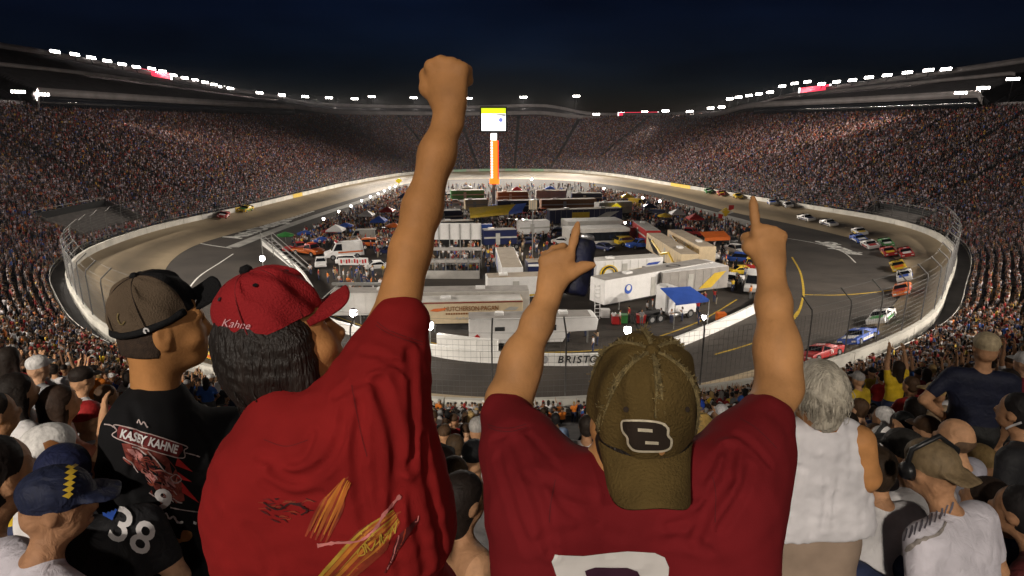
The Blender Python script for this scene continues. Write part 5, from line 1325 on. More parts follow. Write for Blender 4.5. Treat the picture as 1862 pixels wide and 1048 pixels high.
# ------------------------------------------------------------------ race cars, in racing order round the right turn
CARS = [(1290, 359, (1302, 361), M_GRN, M_WHITE, '18', 'green'), (1312, 363, (1326, 366), M_REDC, M_YEL, '20', 'red'), (1342, 368, (1358, 371), M_YEL, M_BLK, '17', 'yellow'), (1403, 381, (1420, 384), M_WHITE, M_BLU, '48', 'white and blue'),
        (1432, 387, (1450, 390), M_WHITE, M_BLK, '12', 'white and black'), (1466, 402, (1484, 406), M_WHITE, M_NAVY, '2', 'white and navy'), (1507, 411, (1524, 416), M_WHITE, M_NAVY, '88', 'white and dark blue'), (1563, 427, (1574, 433), M_WHITE, M_YEL, '10', 'white and yellow'),
        (1562, 440, (1574, 446), M_BLU, M_WHITE, '6', 'blue and white'), (1582, 451, (1596, 459), M_WHITE, M_REDC, '31', 'white with red'), (1611, 448, (1622, 457), M_GRN, M_WHITE, '25', 'green and white'), (1616, 464, (1627, 474), M_REDC, M_YEL, '29', 'red and yellow'),
        (1647, 466, (1656, 476), M_REDC, M_WHITE, '8', 'red and white'), (1634, 491, (1641, 503), M_YEL, M_ORA, '38', 'orange and yellow'), (1646, 509, (1646, 522), M_WHITE, M_BLU, '99', 'white and pale blue'), (1642, 535, (1637, 548), M_ORA, M_REDC, '97', 'orange and red'),
        (1604, 586, (1588, 599), M_WHITE, M_GRN, '41', 'white and green'), (1562, 624, (1540, 634), M_BLU, M_WHITE, '5', 'pale blue and white'), (1492, 655, (1465, 663), M_REDC, M_REDC, '19', 'bright red'),
        (407, 403, (390, 407), M_REDC, M_WHITE, '40', 'dark red'), (447, 386, (430, 390), M_YEL, M_GRN, '4', 'yellow'), (392, 657, (420, 668), M_YEL, M_ORA, '77', 'yellow')]
plc = {0: 'leading the far string on the right straight', 19: 'alone on the left straight', 20: 'close to the wall on the left straight', 21: 'passing behind the man in black at the near wall', 18: 'nearest of the string on the right, by the near fence'}
for k, (px, py, hd, m1, m2, num, cn_) in enumerate(CARS):
    # height of the banked track under the car
    z = .3
    for _ in range(5):
        p = gnd(px, py, z); q = p[:2] - CEN; th = math.atan2(q[1], q[0]) % (2 * math.pi)
        ro_k = np.interp(th, TH, np.linalg.norm(OUT - CEN, axis=1)); ri_k = np.interp(th, TH, np.linalg.norm(INN - CEN, axis=1)); t = np.clip((np.hypot(*q) - ri_k) / (ro_k - ri_k), 0, .93)
        z = .02 + (ZB - .02) * t ** 1.3
    p = np.r_[CEN + np.array([math.cos(th), math.sin(th)]) * (ri_k + (ro_k - ri_k) * t if t >= .93 else np.hypot(*q)), z]
    g2 = gnd(*hd, z); d = g2 - p; rz = math.atan2(d[1], d[0]) + math.pi
    lab = f'{cn_} stock car ' + plc.get(k, 'on the right turn' if k > 6 else 'on the right straight')
    o = vehicle('stock', p + np.r_[nrm(d[:2]), 0] * 2.5, rz, m1, lab, 'race car', 'stock_car', num=num, m2=m2, group='stock cars racing on the track')
    bank = math.atan(ZB * 1.3 / max(ro_k - ri_k, 4)) * .8
    out = np.array([math.cos(th), math.sin(th)]); side = np.array([-math.sin(rz), math.cos(rz)])
    o.rotation_euler = Euler((bank * (1 if side @ out > 0 else -1), 0, rz), 'XYZ')
    o.location.z += .12
# ------------------------------------------------------------------ the men in front
CO = np.array([0, 0, CAMZ])
RX, UPV, FW = V3(1, 0, 0), V3(0, _sp, _cp), V3(0, _cp, -_sp)
def dirv(r, u, f): return nrm(RX * r + UPV * u + FW * f)
def trace(S, pts, t0=.7):
    """where the rays through these picture points meet the solid"""
    Q = Solid(); Q.p = [q for q in S.p if q[0] in 'ce']; d = np.array([nrm(ray(*p)) for p in pts]); t = np.full(len(d), t0); live = np.ones(len(d), bool)
    for _ in range(110):
        e = Q.eval(CO + d * t[:, None]); live &= (e > 6e-4) & (t < 4); t = np.where(live, t + np.maximum(e * .6, 2e-4), t)
        if not live.any(): break
    return CO + d * t[:, None]
def pfold(S, pts, dep, w): S.folds = getattr(S, 'folds', []) + [(pts, dep, w)]
def lay_folds(S, seed=0, amp=.0008):
    """creases from the seams, then fine uneven ripples"""
    F = S.folds; P = trace(S, [p for f in F for p in f[0]]); k = 0
    for pts, dep, w in F: S.fold(P[k:k + len(pts)], dep * .95, w * .72); k += len(pts)
    g = np.random.default_rng(seed); W = [(nrm(g.normal(0, 1, 3)) * 2 * math.pi / g.uniform(.035, .11), nrm(g.normal(0, 1, 3)) * 2 * math.pi / g.uniform(.10, .25), g.uniform(0, 6)) for _ in range(7)]
    S.disp(lambda P: sum(amp * np.sin(P @ a + c + 2.2 * np.sin(P @ b + c)) * (.5 + .5 * np.sin(P @ b * 1.7 - c)) for a, b, c in W).astype(np.float32))
def mesh_bvh(o):
    me = o.data; M = o.matrix_world
    return BVHTree.FromPolygons([v.co[:] for v in me.vertices], [p.vertices[:] for p in me.polygons])
def cast(bvh, px, py, off):
    d = ray(px, py); d = d / np.linalg.norm(d); h, n, i, t = bvh.ray_cast(Vector(CO), Vector(d), 6)
    if h is None: return None
    n = Vector(n); 
    if n.dot(Vector(d)) > 0: n = -n
    return np.array(h) + np.array(n) * off
def px_mesh(name, v2, faces, bvh, m, parent, off=.0022):
    bm = bmesh.new(); vs = [bm.verts.new((x, y, 0)) for x, y in v2]
    for f in faces:
        try: bm.faces.new([vs[i] for i in f])
        except ValueError: pass
    bmesh.ops.triangulate(bm, faces=bm.faces[:])
    for _ in range(3):
        es = [e for e in bm.edges if e.calc_length() > 9]
        if not es: break
        bmesh.ops.subdivide_edges(bm, edges=es, cuts=1, use_grid_fill=False); bmesh.ops.triangulate(bm, faces=bm.faces[:])
    bad = []
    for v in bm.verts:
        p = cast(bvh, v.co.x, v.co.y, off)
        if p is None: bad.append(v)
        else: v.co = Vector(p)
    bmesh.ops.delete(bm, geom=bad, context='VERTS')
    me = bpy.data.meshes.new(name); bm.to_mesh(me); bm.free(); me.materials.append(m)
    return link(name, me, parent)
def px_poly(name, pts, bvh, m, parent, off=.0022): return px_mesh(name, pts, [tuple(range(len(pts)))], bvh, m, parent, off)
def px_ribbon(name, pts, w, bvh, m, parent, off=.003, closed=False, jit=0.0):
    P = catmull(np.array(pts, float), 6, closed); t = (np.roll(P, -1, 0) - np.roll(P, 1, 0)) if closed else np.gradient(P, axis=0)
    t /= np.linalg.norm(t, axis=1)[:, None] + 1e-9; n = np.stack([-t[:, 1], t[:, 0]], 1)
    ww = (w if not hasattr(w, '__len__') else np.interp(np.linspace(0, 1, len(P)), np.linspace(0, 1, len(w)), w)); ww = np.broadcast_to(ww, len(P))[:, None] / 2
    if jit: ww = ww * rng.uniform(1 - jit, 1 + jit, (len(P), 1))
    v = np.concatenate([P - n * ww, P + n * ww]); k = len(P)
    return px_mesh(name, v, [(i, (i + 1) % k, (i + 1) % k + k, i + k) for i in range(k if closed else k - 1)], bvh, m, parent, off)
def px_text(name, txt, c, size, ang_, bvh, m, parent, off=.003, shear=0.0, bold=0.02, width=None, skew=0.0):
    me = text_mesh(txt, size, 0, shear, bold, name=name); v = np.array([v.co[:2] for v in me.vertices]); f = [p.vertices[:] for p in me.polygons]; bpy.data.meshes.remove(me)
    if width: v[:, 0] *= width / np.ptp(v[:, 0])
    ca, sa = math.cos(ang_), math.sin(ang_); x = v[:, 0]; y = -v[:, 1] + skew * v[:, 0]
    return px_mesh(name, np.c_[c[0] + x * ca - y * sa, c[1] + x * sa + y * ca], f, bvh, m, parent, off)
def hand(S, w, D, U, N, fingers, thumb='out', s=1.0, k=.009):
    """w wrist, D towards the knuckles, U towards the thumb, N back of the hand"""
    D, U, N = nrm(D), nrm(U), nrm(N); w = np.asarray(w, float)
    KN = [w + s * (D * .092 + U * .031), w + s * (D * .097 + U * .010 + N * .003), w + s * (D * .092 - U * .012 + N * .001), w + s * (D * .083 - U * .032 - N * .004)]
    S.cone(w - D * .02, w + D * .03 * s, .026 * s, .030 * s, 0, .02, N, .7)
    for i, q in enumerate(KN):
        S.cone(w + D * .022 * s + U * (.016 - .011 * i) * s, q, .0165 * s, .0125 * s, 0, .016)
    for q in KN: S.ell(q + N * .006 * s, (.0105 * s,) * 3, None, 0, .012)
    LEN = [(.044, .026, .021), (.048, .03, .022), (.045, .028, .022), (.036, .021, .019)]; RAD = [.0105, .0108, .0102, .009]
    for i, md in enumerate(fingers):
        l = LEN[i]; r = RAD[i] * s; q = KN[i]; sp = U * (.10 - .07 * i)
        if md == 'up': d = [nrm(D + sp * .6 + N * .05), nrm(D + sp * .3 - N * .02), nrm(D + sp * .2 - N * .06)]
        elif md == 'curl': d = [nrm(-N * .92 + D * .38), nrm(-D * .92 - N * .25), nrm(N * .75 - D * .6)]
        elif md == 'grip': d = [nrm(-N * .75 + D * .55), nrm(-N * .75 + U * .65 - D * .1), nrm(U * .95 + N * .2)]
        else: d = [nrm(D * .8 - N * .5), nrm(D * .3 - N * .9), nrm(-N + -D * .2)]
        p = [q]
        for a, b in zip(d, l): p.append(p[-1] + a * b * s)
        S.chain(p, [r * 1.12, r * 1.02, r * .95, r * .78], 0, k)
    b = w + s * (D * .028 + U * .022 - N * .008)
    if thumb == 'out': p = [b, b + s * (U * .026 + D * .022), b + s * (U * .050 + D * .038), b + s * (U * .074 + D * .044)]
    elif thumb == 'across': p = [b, b + s * (U * .022 + D * .03 - N * .012), b + s * (U * .018 + D * .058 - N * .034), b + s * (-U * .006 + D * .066 - N * .05)]
    else: p = [b, b + s * (U * .024 + D * .028 - N * .004), b + s * (U * .028 + D * .058 - N * .014), b + s * (U * .012 + D * .082 - N * .022)]
    S.chain(p, [.018 * s, .0145 * s, .0122 * s, .0095 * s], 0, .014)
def head_prims(S, c, X, Y, Z, s=1.0):
    M = np.stack([X, Y, Z]); H = lambda x, y, z: c + s * (X * x + Y * y + Z * z); r = lambda *a: tuple(s * q for q in a)
    S.ell(H(0, -.008, .03), r(.076, .096, .092), M, 0, .03); S.ell(H(0, .02, -.03), r(.064, .078, .075), M, 0, .05); S.ell(H(0, .055, -.085), r(.036, .036, .028), M, 0, .04)
    S.cone(H(0, .09, .012), H(0, .106, -.022), .009 * s, .014 * s, 0, .014); S.cone(H(-.04, .078, .03), H(.04, .078, .03), .014 * s, .014 * s, 0, .02)
    for sx in (-1, 1):
        S.ell(H(.031 * sx, .092, .01), r(.017, .014, .01), M, 0, .012, 's'); S.ell(H(.03 * sx, .078, .008), r(.012, .012, .012), M, 0, .004)
        S.ell(H(.045 * sx, .06, -.03), r(.022, .024, .02), M, 0, .025)
        S.ell(H(.078 * sx, -.012, -.005), r(.010, .021, .033), M, 0, .007); S.ell(H(.088 * sx, -.008, .0), r(.006, .012, .02), M, 0, .006, 's'); S.ell(H(.076 * sx, -.006, -.035), r(.007, .009, .009), M, 0, .006)
    S.ell(H(0, .088, -.052), r(.024, .011, .006), M, 0, .008); S.ell(H(0, .086, -.064), r(.021, .011, .007), M, 0, .008)
    return H
def cap(parent, C, X, Y, Z, a, b, h, m, m_brim=None, brim=(.07, .075, .022), hole=False, front_m=None, nm='cap', drop=0.0):
    """Y points along the brim; returns crown object"""
    cp = link(nm, None, parent) if False else None
    nph, nt = 120, 32; V = []; 
    for j in range(nt):
        u = (math.pi / 2) * j / (nt - 1)
        for i in range(nph):
            f = 2 * math.pi * i / nph; cu = math.cos(u) ** .72; su = math.sin(u) ** .92
            pk = 1 - .010 * (math.cos(3 * f) ** 8) * math.sin(2 * u)
            wr = .004 * math.sin(5 * f + 3 * u) * math.sin(2 * u) + .003 * math.sin(9 * f - 5 * u)
            V.append(C + Y * (a * cu * pk * math.cos(f) + wr) + X * ((b * cu * pk) * math.sin(f) + wr) + Z * (h * su * (1 + .05 * math.cos(f) * (1 - su))))
    F = []; FM = []
    for j in range(nt - 1):
        for i in range(nph):
            f = 2 * math.pi * (i + .5) / nph; zz = math.sin((math.pi / 2) * (j + .5) / (nt - 1)) * h
            df = abs((f - math.pi + math.pi) % (2 * math.pi) - math.pi)
            if hole and df < .62 and (zz / .052) ** 2 + (df / .62) ** 2 < 1 and zz > .012: continue
            F.append((j * nph + i, j * nph + (i + 1) % nph, (j + 1) * nph + (i + 1) % nph, (j + 1) * nph + i))
            FM.append(1 if (front_m is not None and min(f, 2 * math.pi - f) < 1.05) else 0)
    cr = link('crown', np_mesh('crown', V, F, [m, front_m] if front_m is not None else m, True, FM), parent)
    Lb, Wb, dr = brim; G = []; ns, nr = 25, 9
    for lay in (0, 1):
        for j in range(nr):
            t = j / (nr - 1)
            for i in range(ns):
                q = -1 + 2 * i / (ns - 1); f = q * 1.02
                bx, by = b * math.sin(f) * 1.01, a * math.cos(f) * 1.01
                ex = Wb * math.sin(q * 1.45) / math.sin(1.45); ey = a * .55 + (Lb + a * .45) * (max(0, 1 - abs(q) ** 2.6)) ** .5
                ey = max(ey, by)
                x = bx + (ex - bx) * t; y = by + (ey - by) * t
                G.append(C + X * x + Y * y + Z * (-dr * (x / Wb) ** 2 * (.3 + .7 * t) * 1.6 - drop * t - (.0035 if lay else 0) + .004))
    k = ns * nr; BF = []
    for lay in (0, 1):
        for j in range(nr - 1):
            for i in range(ns - 1):
                q = [lay * k + j * ns + i, lay * k + j * ns + i + 1, lay * k + (j + 1) * ns + i + 1, lay * k + (j + 1) * ns + i]
                BF.append(tuple(q if not lay else q[::-1]))
    for i in range(ns - 1): BF.append(((nr - 1) * ns + i, (nr - 1) * ns + i + 1, k + (nr - 1) * ns + i + 1, k + (nr - 1) * ns + i))
    br = link('brim', np_mesh('brim', G, BF, m_brim or m, True), parent)
    bt = MB(); bt.tube([C + Z * (h * .985), C + Z * (h + .004), C + Z * (h + .009)], [.011, .011, .006], 12); bt.build('button', m_brim or m, parent, True)
    return cr, br
def seam(parent, C, X, Y, Z, a, b, h, phis, m, w=.0022, off=1.008, top=1.0, u0=0.0):
    for f in phis:
        pts = []
        for j in range(14):
            u = u0 + (math.pi / 2 - u0) * j / 13 * top; cu = math.cos(u) ** .72 * off; su = math.sin(u) ** .92 * off
            pts.append(C + Y * a * cu * math.cos(f) + X * b * cu * math.sin(f) + Z * h * su * (1 + .05 * math.cos(f) * (1 - su)))
        MB().tube(pts, w, 5).build('seam', m, parent, True)
def eyelets(parent, C, X, Y, Z, a, b, h, phis, m, u=.98):
    for f in phis:
        cu = math.cos(u) ** .72; su = math.sin(u) ** .92; p = C + (Y * a * cu * math.cos(f) + X * b * cu * math.sin(f) + Z * h * su) * 1.012; n = nrm(p - C)
        t1 = nrm(np.cross(n, Z)); t2 = np.cross(n, t1); MB().add([p + (t1 * math.cos(q) + t2 * math.sin(q)) * .0045 + n * .001 for q in np.linspace(0, 6.283, 10, endpoint=False)], [tuple(range(10))]).build('eyelet', m, parent)
def legs(parent, hipL, hipR, floor, m, rr=.1):
    S = Solid()
    for p in (hipL, hipR):
        p = np.asarray(p, float); S.chain([p, V3(p[0], p[1] + .04, (p[2] + floor) / 2), V3(p[0], p[1], floor + .08)], [rr, .072, .055], 0, .06); S.cone(V3(p[0], p[1] - .02, floor + .05), V3(p[0], p[1] + .16, floor + .045), .05, .04, 0, .02)
    S.cone(hipL, hipR, .13, .13, 0, .08)
    return link('trousers', S.build_mesh('trousers', .016, m, 1), parent)
def skin_mat(name, col): return mat(name, col, .62, .27, 11, .12, 160, spec=.22, detail=8)
M_SKA = skin_mat('skin_warm', (.46, .225, .088)); M_SKB = skin_mat('skin_tan', (.41, .19, .068))
def cloth(name, col, **k): return mat(name, col, .9, .13, 11, .10, 420, spec=.12, **k)
M_MAROON = cloth('maroon_cotton', (.155, .010, .013)); M_REDT = cloth('red_cotton', (.21, .011, .011)); M_BLKT = cloth('black_cotton', (.009, .009, .010))
M_OLIVE = mat('olive_twill', (.095, .062, .020), .9, .22, 14, .5, 240, spec=.15); M_FRAY = mat('frayed_thread', (.24, .18, .075), .9, .4, 120, .8, 500)
M_REDCAP = mat('red_twill', (.27, .013, .016), .85, .12, 10, .4, 240, spec=.2); M_BRNCAP = mat('taupe_twill', (.105, .075, .05), .9, .15, 12, .4, 240, spec=.15); M_BLKCAP = mat('black_twill', (.008, .008, .009), .85, .1, 12, .4, 240, spec=.2)
M_INK = mat('white_print', (.66, .64, .64), .7, .1, 20); M_INKC = mat('cream_thread', (.55, .48, .36), .8, .2, 80); M_DKBR = mat('dark_brown_patch', (.022, .013, .008), .9, .2, 20)
M_HAIRD = mat('dark_brown_hair', (.014, .009, .007), .55, .4, 40, .9, 160, stretch=(1, 1, .15)); M_HAIRG = mat('silver_hair', (.40, .36, .29), .5, .3, 40, .9, 160, stretch=(1, 1, .15))
M_JEAN = mat('denim', (.03, .04, .075), .9, .2, 20)

# ---------------- man in the maroon shirt and olive cap, both arms raised
m3 = empty('person', (0, 0, 0)); tag(m3, 'man in maroon shirt and backward olive cap raising both hands, seen from behind', 'person')
HC = at(1166, 752, 1.05); tl = R(23); X, Y, Z = V3(1, 0, 0), V3(0, math.cos(tl), math.sin(tl)), V3(0, -math.sin(tl), math.cos(tl))
S = Solid(); H = head_prims(S, HC, X, Y, Z)
nb = at(1152, 915, 1.12); S.cone(HC + Z * -.04 + Y * -.03, nb, .058, .064, 0, .05)
SL, SR = at(985, 905, 1.08), at(1322, 892, 1.08); EL, ER = at(922, 728, 1.25), at(1417, 705, 1.21); WL, WR = at(1000, 530, 1.33), at(1402, 488, 1.28)
S.cone(SL, SR, .06, .06, 0, .06); S.cone(nb, at(1140, 1080, 1.2), .09, .1, 0, .08, V3(0, 1, 0), .8)
for a, e, w in ((SL, EL, WL), (SR, ER, WR)):
    S.chain([a, a + (e - a) * .6, e], [.056, .046, .0395], 0, .03); fm = e + (w - e) * .32
    S.chain([e, fm, e + (w - e) * .7, w], [.0385, .0365, .0305, .0235], 0, .03); S.ell(e + (w - e) * .25 + RX * .003, (.035, .038, .075), np.stack([RX, FW, UPV]), 0, .03)
hand(S, WL, at(1017, 450, 1.35) - WL, RX, -FW + UPV * .1, ['up', 'grip', 'grip', 'grip'], 'out', .86)
hand(S, WR, at(1396, 400, 1.30) - WR, -RX, -FW + UPV * .1, ['up', 'curl', 'curl', 'curl'], 'across', .84)
link('body', S.build_mesh('body', .0046, M_SKA, 1), m3)
# shirt
T = Solid(); ch = at(1145, 985, 1.13); wa = at(1118, 1180, 1.24); hp = at(1112, 1420, 1.33)
T.cone(SL + RX * .02, SR - RX * .02, .083, .083, 0, .06, V3(0, 1, 0), .9); T.cone(ch - RX * .10, ch + RX * .095, .115, .115, 0, .09, V3(0, 1, 0), .9); T.cone(wa - RX * .085, wa + RX * .085, .125, .125, 0, .12, V3(0, 1, 0), .9); T.cone(hp - RX * .08, hp + RX * .08, .13, .13, 0, .12, V3(0, 1, 0), .9)
T.cone(nb - UPV * .02, nb + UPV * .015, .085, .072, 0, .06)
eL, eR = at(921, 757, 1.225), at(1390, 768, 1.165)
T.chain([SL, SL + (eL - SL) * .5, eL], [.086, .070, .053], 0, .05); T.chain([SR, SR + (eR - SR) * .5, eR], [.086, .072, .056], 0, .05)
for a, e in ((SL, eL), (SR, eR)): T.cone(a - UPV * .03, a - UPV * .17, .075, .09, 0, .07)
for pl in ([(1075, 905), (1040, 900), (1000, 880), (960, 865)], [(1245, 905), (1290, 895), (1330, 870)], ): pfold(T, pl, .006, .011)
for pl, d, w in (([(935, 800), (960, 860), (985, 930), (1000, 1000)], .009, .012), ([(905, 830), (925, 900), (955, 985)], .006, .010), ([(1330, 815), (1318, 880), (1285, 930), (1262, 985)], .010, .012), ([(1365, 850), (1345, 905), (1310, 960)], .007, .010), ([(1010, 900), (1045, 940), (1085, 955)], .005, .009), ([(1300, 905), (1255, 945), (1215, 955)], .006, .009),
                 ([(895, 800), (930, 790), (960, 775)], .004, .008), ([(1340, 790), (1375, 815), (1400, 845)], .005, .008), ([(960, 1000), (1000, 975), (1060, 965), (1130, 975)], .004, .012), ([(1290, 1000), (1240, 985), (1190, 985)], .004, .012), ([(1275, 880), (1295, 840), (1320, 810)], .005, .008), ([(1010, 850), (985, 815), (960, 790)], .004, .008)): pfold(T, pl, d, w)
lay_folds(T, 3)
for e, a, r in ((eL, SL, .040), (eR, SR, .042)):
    n = nrm(e - a); T.plane(e + n * .012, n) if False else None
    T.p.append(('c', e - n * .03, e + n * .09, r, r + .004, 0, .008, None, 1.0, 's'))
T.p.append(('c', nb - UPV * .02, nb + UPV * .09 + FW * .0, .066, .072, 0, .004, None, 1.0, 's'))
sh3 = link('shirt', T.build_mesh('shirt', .0056, M_MAROON, 1), m3); b3 = mesh_bvh(sh3)
UT = Solid(); UT.cone(nb - UPV * .01, nb + UPV * .012, .066, .064, 0, .02); link('undershirt', UT.build_mesh('undershirt', .006, cloth('grey_cotton', (.30, .31, .36)), 1), m3)
M_HEM3 = mat('maroon_seam', (.075, .005, .007), .9)
for pl in ([(887, 772), (905, 778), (930, 779), (957, 772)], [(889, 778), (906, 784), (931, 785), (958, 778)], [(1346, 762), (1370, 776), (1395, 798), (1412, 816)], [(1010, 872), (1002, 910), (1000, 950)], [(1296, 868), (1302, 905), (1300, 950)]): px_ribbon('stitched_seam', pl, 1.4, b3, M_HEM3, m3, .0012)
M_NUM = mat('number_white', (.60, .57, .55), .8, .08, 10)
oc_ = [(1003, 1020), (1010, 1008), (1060, 1010), (1110, 1004), (1140, 1001), (1190, 1004), (1208, 1012), (1216, 1030), (1214, 1062), (1196, 1085), (1214, 1110), (1216, 1160), (1190, 1175), (1040, 1175), (1022, 1160), (1020, 1110), (1034, 1085), (1016, 1060)]
px_poly('number_print', oc_, b3, M_NUM, m3, .0025)
px_poly('number_hole', [(1062, 1036), (1080, 1030), (1140, 1030), (1158, 1036), (1166, 1050), (1160, 1066), (1076, 1066), (1066, 1050)], b3, mat('number_dark', (.035, .006, .02), .85), m3, .004)
px_poly('number_hole', [(1066, 1106), (1160, 1106), (1160, 1146), (1072, 1146)], b3, MATS['number_dark'], m3, .004)
# cap
kp = empty('cap'); kp.parent = m3
CC = at(1166, 742, 1.04); ca_, cb_, chh = .106, .0915, .135
cr3, br3 = cap(kp, CC, -X, -Y, Z, ca_, cb_, chh, M_OLIVE, brim=(.072, .068, .026), drop=.022)
seam(kp, CC, -X, -Y, Z, ca_, cb_, chh, [math.pi / 3, -math.pi / 3, 2 * math.pi / 3, -2 * math.pi / 3, math.pi + .05, math.pi - .05], M_FRAY, .0028)
seam(kp, CC, -X, -Y, Z, ca_, cb_, chh, [.06, -.06], M_FRAY, .0026, u0=.62)
for s_ in (.055, -.055): seam(kp, CC, -X, -Y, Z, ca_, cb_, chh, [math.pi / 3 + s_, -math.pi / 3 + s_], M_FRAY, .0017)
eyelets(kp, CC, -X, -Y, Z, ca_, cb_, chh, [.62, -.62], M_DKBR, .62)
bc = mesh_bvh(cr3)
O8 = [(1134, 768), (1142, 764), (1175, 764), (1200, 766), (1212, 776), (1213, 788), (1219, 798), (1217, 811), (1204, 817), (1180, 818), (1156, 816), (1146, 806), (1144, 794), (1136, 783)]
px_poly('logo_patch', O8, bc, M_DKBR, kp, .0028); px_ribbon('logo_outline', O8, 3.6, bc, M_INKC, kp, .0042, True)
for q in ([(1160, 780), (1186, 781)], [(1172, 802), (1196, 803)]): px_ribbon('logo_slot', [q[0], ((q[0][0] + q[1][0]) / 2, (q[0][1] + q[1][1]) / 2), q[1]], 5.5, bc, M_INKC, kp, .0042)
# frayed fluff along the seams
fz = MB()
for f0 in (math.pi / 3, -math.pi / 3, 0.0, 2 * math.pi / 3, -2 * math.pi / 3, math.pi):
    for _ in range(150):
        u = rng.uniform(.66 if f0 == 0 else .05, 1.5); f = f0 + rng.normal(0, .035); cu = math.cos(u) ** .72; su = math.sin(u) ** .92
        p = CC + (-Y * ca_ * cu * math.cos(f) - X * cb_ * cu * math.sin(f) + Z * chh * su) * 1.008; q = p + rng.normal(0, .0035, 3) + nrm(p - CC) * .003; fz.bar(p, q, .0011)
tag(fz.build('frayed_threads', M_FRAY, kp), kind='stuff')
hr = Solid(); Mh = np.stack([X, Y, Z]); hr.ell(HC - Y * .03 - Z * .02, (.081, .085, .07), Mh, 0, .02); hr.cone(HC - Y * .05 - Z * .05, HC - Y * .05 - Z * .085, .062, .05, 0, .03)
link('hair', hr.build_mesh('hair', .006, M_HAIRD, 1), m3)
legs(m3, hp - RX * .1 - UPV * .05, hp + RX * .1 - UPV * .05, 19.72, M_JEAN)
# the can in its sleeve
cn3 = empty('drink_can', (0, 0, 0)); tag(cn3, 'dark blue drink can in a black sleeve held in the hand making an L', 'can')
ct, cb = at(1061, 437, 1.385), at(1043, 536, 1.375); ax = nrm(cb - ct)
MB().tube([ct, ct + ax * .004, ct + ax * .012, cb - ax * .012, cb - ax * .003, cb], [.025, .028, .031, .031, .028, .024], 24).build('sleeve', mat('koozie_navy', (.005, .005, .010), .6, .5, 30, .3, 90, col2=(.010, .014, .055)), cn3, True)
MB().tube([ct - ax * .012, ct - ax * .009, ct + ax * .003], [.022, .024, .025], 24).build('can_top', M_RIM, cn3, True)

# ---------------- man in the red shirt and red cap, fist raised
m2 = empty('person', (0, 0, 0)); tag(m2, 'man in red shirt and red cap punching his fist into the air', 'person')
Y = dirv(.82, .42, .39); Z = nrm(dirv(-.36, .90, -.22) - Y * (dirv(-.36, .90, -.22) @ Y)); X = np.cross(Y, Z)
CC = at(497, 592, 1.15); HC = CC - Z * .045 - Y * .004
S = Solid(); H = head_prims(S, HC, X, Y, Z)
nb = at(515, 790, 1.12); S.cone(HC - Z * .05 - Y * .03, nb, .056, .062, 0, .05)
SL, SR = at(486, 868, 1.13), at(668, 770, 1.12); ER, WR = at(747, 455, 1.20), at(817, 205, 1.23)
S.cone(SL, SR, .055, .055, 0, .06); S.cone(nb, at(600, 1000, 1.28), .055, .07, 0, .05)
S.chain([SR, at(712, 610, 1.16), ER], [.056, .047, .0365], 0, .03); S.chain([ER, at(768, 380, 1.21), at(795, 280, 1.22), WR], [.0360, .0355, .0325, .0260], 0, .03)
S.chain([SL, at(442, 1000, 1.17), at(445, 1230, 1.18)], [.058, .05, .042], 0, .03); S.chain([at(445, 1230, 1.18), at(470, 1400, 1.3)], [.042, .03], 0, .03)
hand(S, WR, at(812, 120, 1.235) - WR, -RX + FW * .25, -FW + UPV * .05 - RX * .2, ['curl', 'curl', 'curl', 'curl'], 'side', 1.04)
link('body', S.build_mesh('body', .0046, M_SKB, 1), m2)
T = Solid(); ch = at(600, 930, 1.16); wa = at(640, 1120, 1.26); hp = at(660, 1380, 1.36)
dx = nrm(SR - SL); T.cone(SL, SR, .088, .085, 0, .07, V3(0, 1, 0), .9); T.cone(ch - dx * .080, ch + dx * .10, .12, .12, 0, .09, V3(0, 1, 0), .9); T.cone(wa - RX * .075, wa + RX * .11, .13, .13, 0, .12, V3(0, 1, 0), .9); T.cone(hp - RX * .09, hp + RX * .10, .135, .135, 0, .12, V3(0, 1, 0), .9)
T.cone(nb - UPV * .03, nb + UPV * .028, .088, .068, 0, .06)
eR = at(728, 588, 1.155); T.chain([SR, SR + (eR - SR) * .5, eR], [.095, .075, .056], 0, .05); T.cone(SR - UPV * .02, at(720, 950, 1.2), .09, .115, 0, .08)
T.chain([SL, at(455, 930, 1.15), at(446, 1015, 1.16)], [.084, .070, .062], 0, .05)
for pl, d, w in (([(630, 745), (618, 800), (585, 850), (540, 870), (500, 855)], .010, .012), ([(655, 735), (650, 810), (655, 900), (668, 960)], .010, .013), ([(690, 700), (715, 780), (722, 870), (715, 960)], .011, .014), ([(745, 640), (752, 740), (745, 850)], .008, .012), ([(570, 790), (548, 830), (510, 840), (470, 830)], .007, .010), ([(610, 720), (640, 700), (690, 690)], .006, .010), ([(660, 640), (700, 650), (740, 680)], .006, .009), ([(645, 690), (690, 665), (745, 660)], .005, .009),
                 ([(770, 800), (785, 900), (805, 1020)], .008, .013), ([(735, 880), (760, 960), (775, 1040)], .007, .012), ([(480, 880), (530, 905), (585, 900)], .005, .011), ([(690, 980), (720, 1010), (730, 1048)], .005, .012), ([(700, 600), (735, 610), (765, 630)], .003, .006), ([(450, 960), (480, 1000), (490, 1040)], .004, .012)): pfold(T, pl, d, w)
lay_folds(T, 2)
n = nrm(eR - SR); T.p.append(('c', eR - n * .03, eR + n * .09, .041, .045, 0, .008, None, 1.0, 's'))
T.p.append(('c', nb + UPV * .012, nb + UPV * .10, .056, .072, 0, .006, None, 1.0, 's'))
sh2 = link('shirt', T.build_mesh('shirt', .0058, M_REDT, 1), m2); b2 = mesh_bvh(sh2)
M_HEM2 = mat('red_seam', (.10, .005, .006), .9)
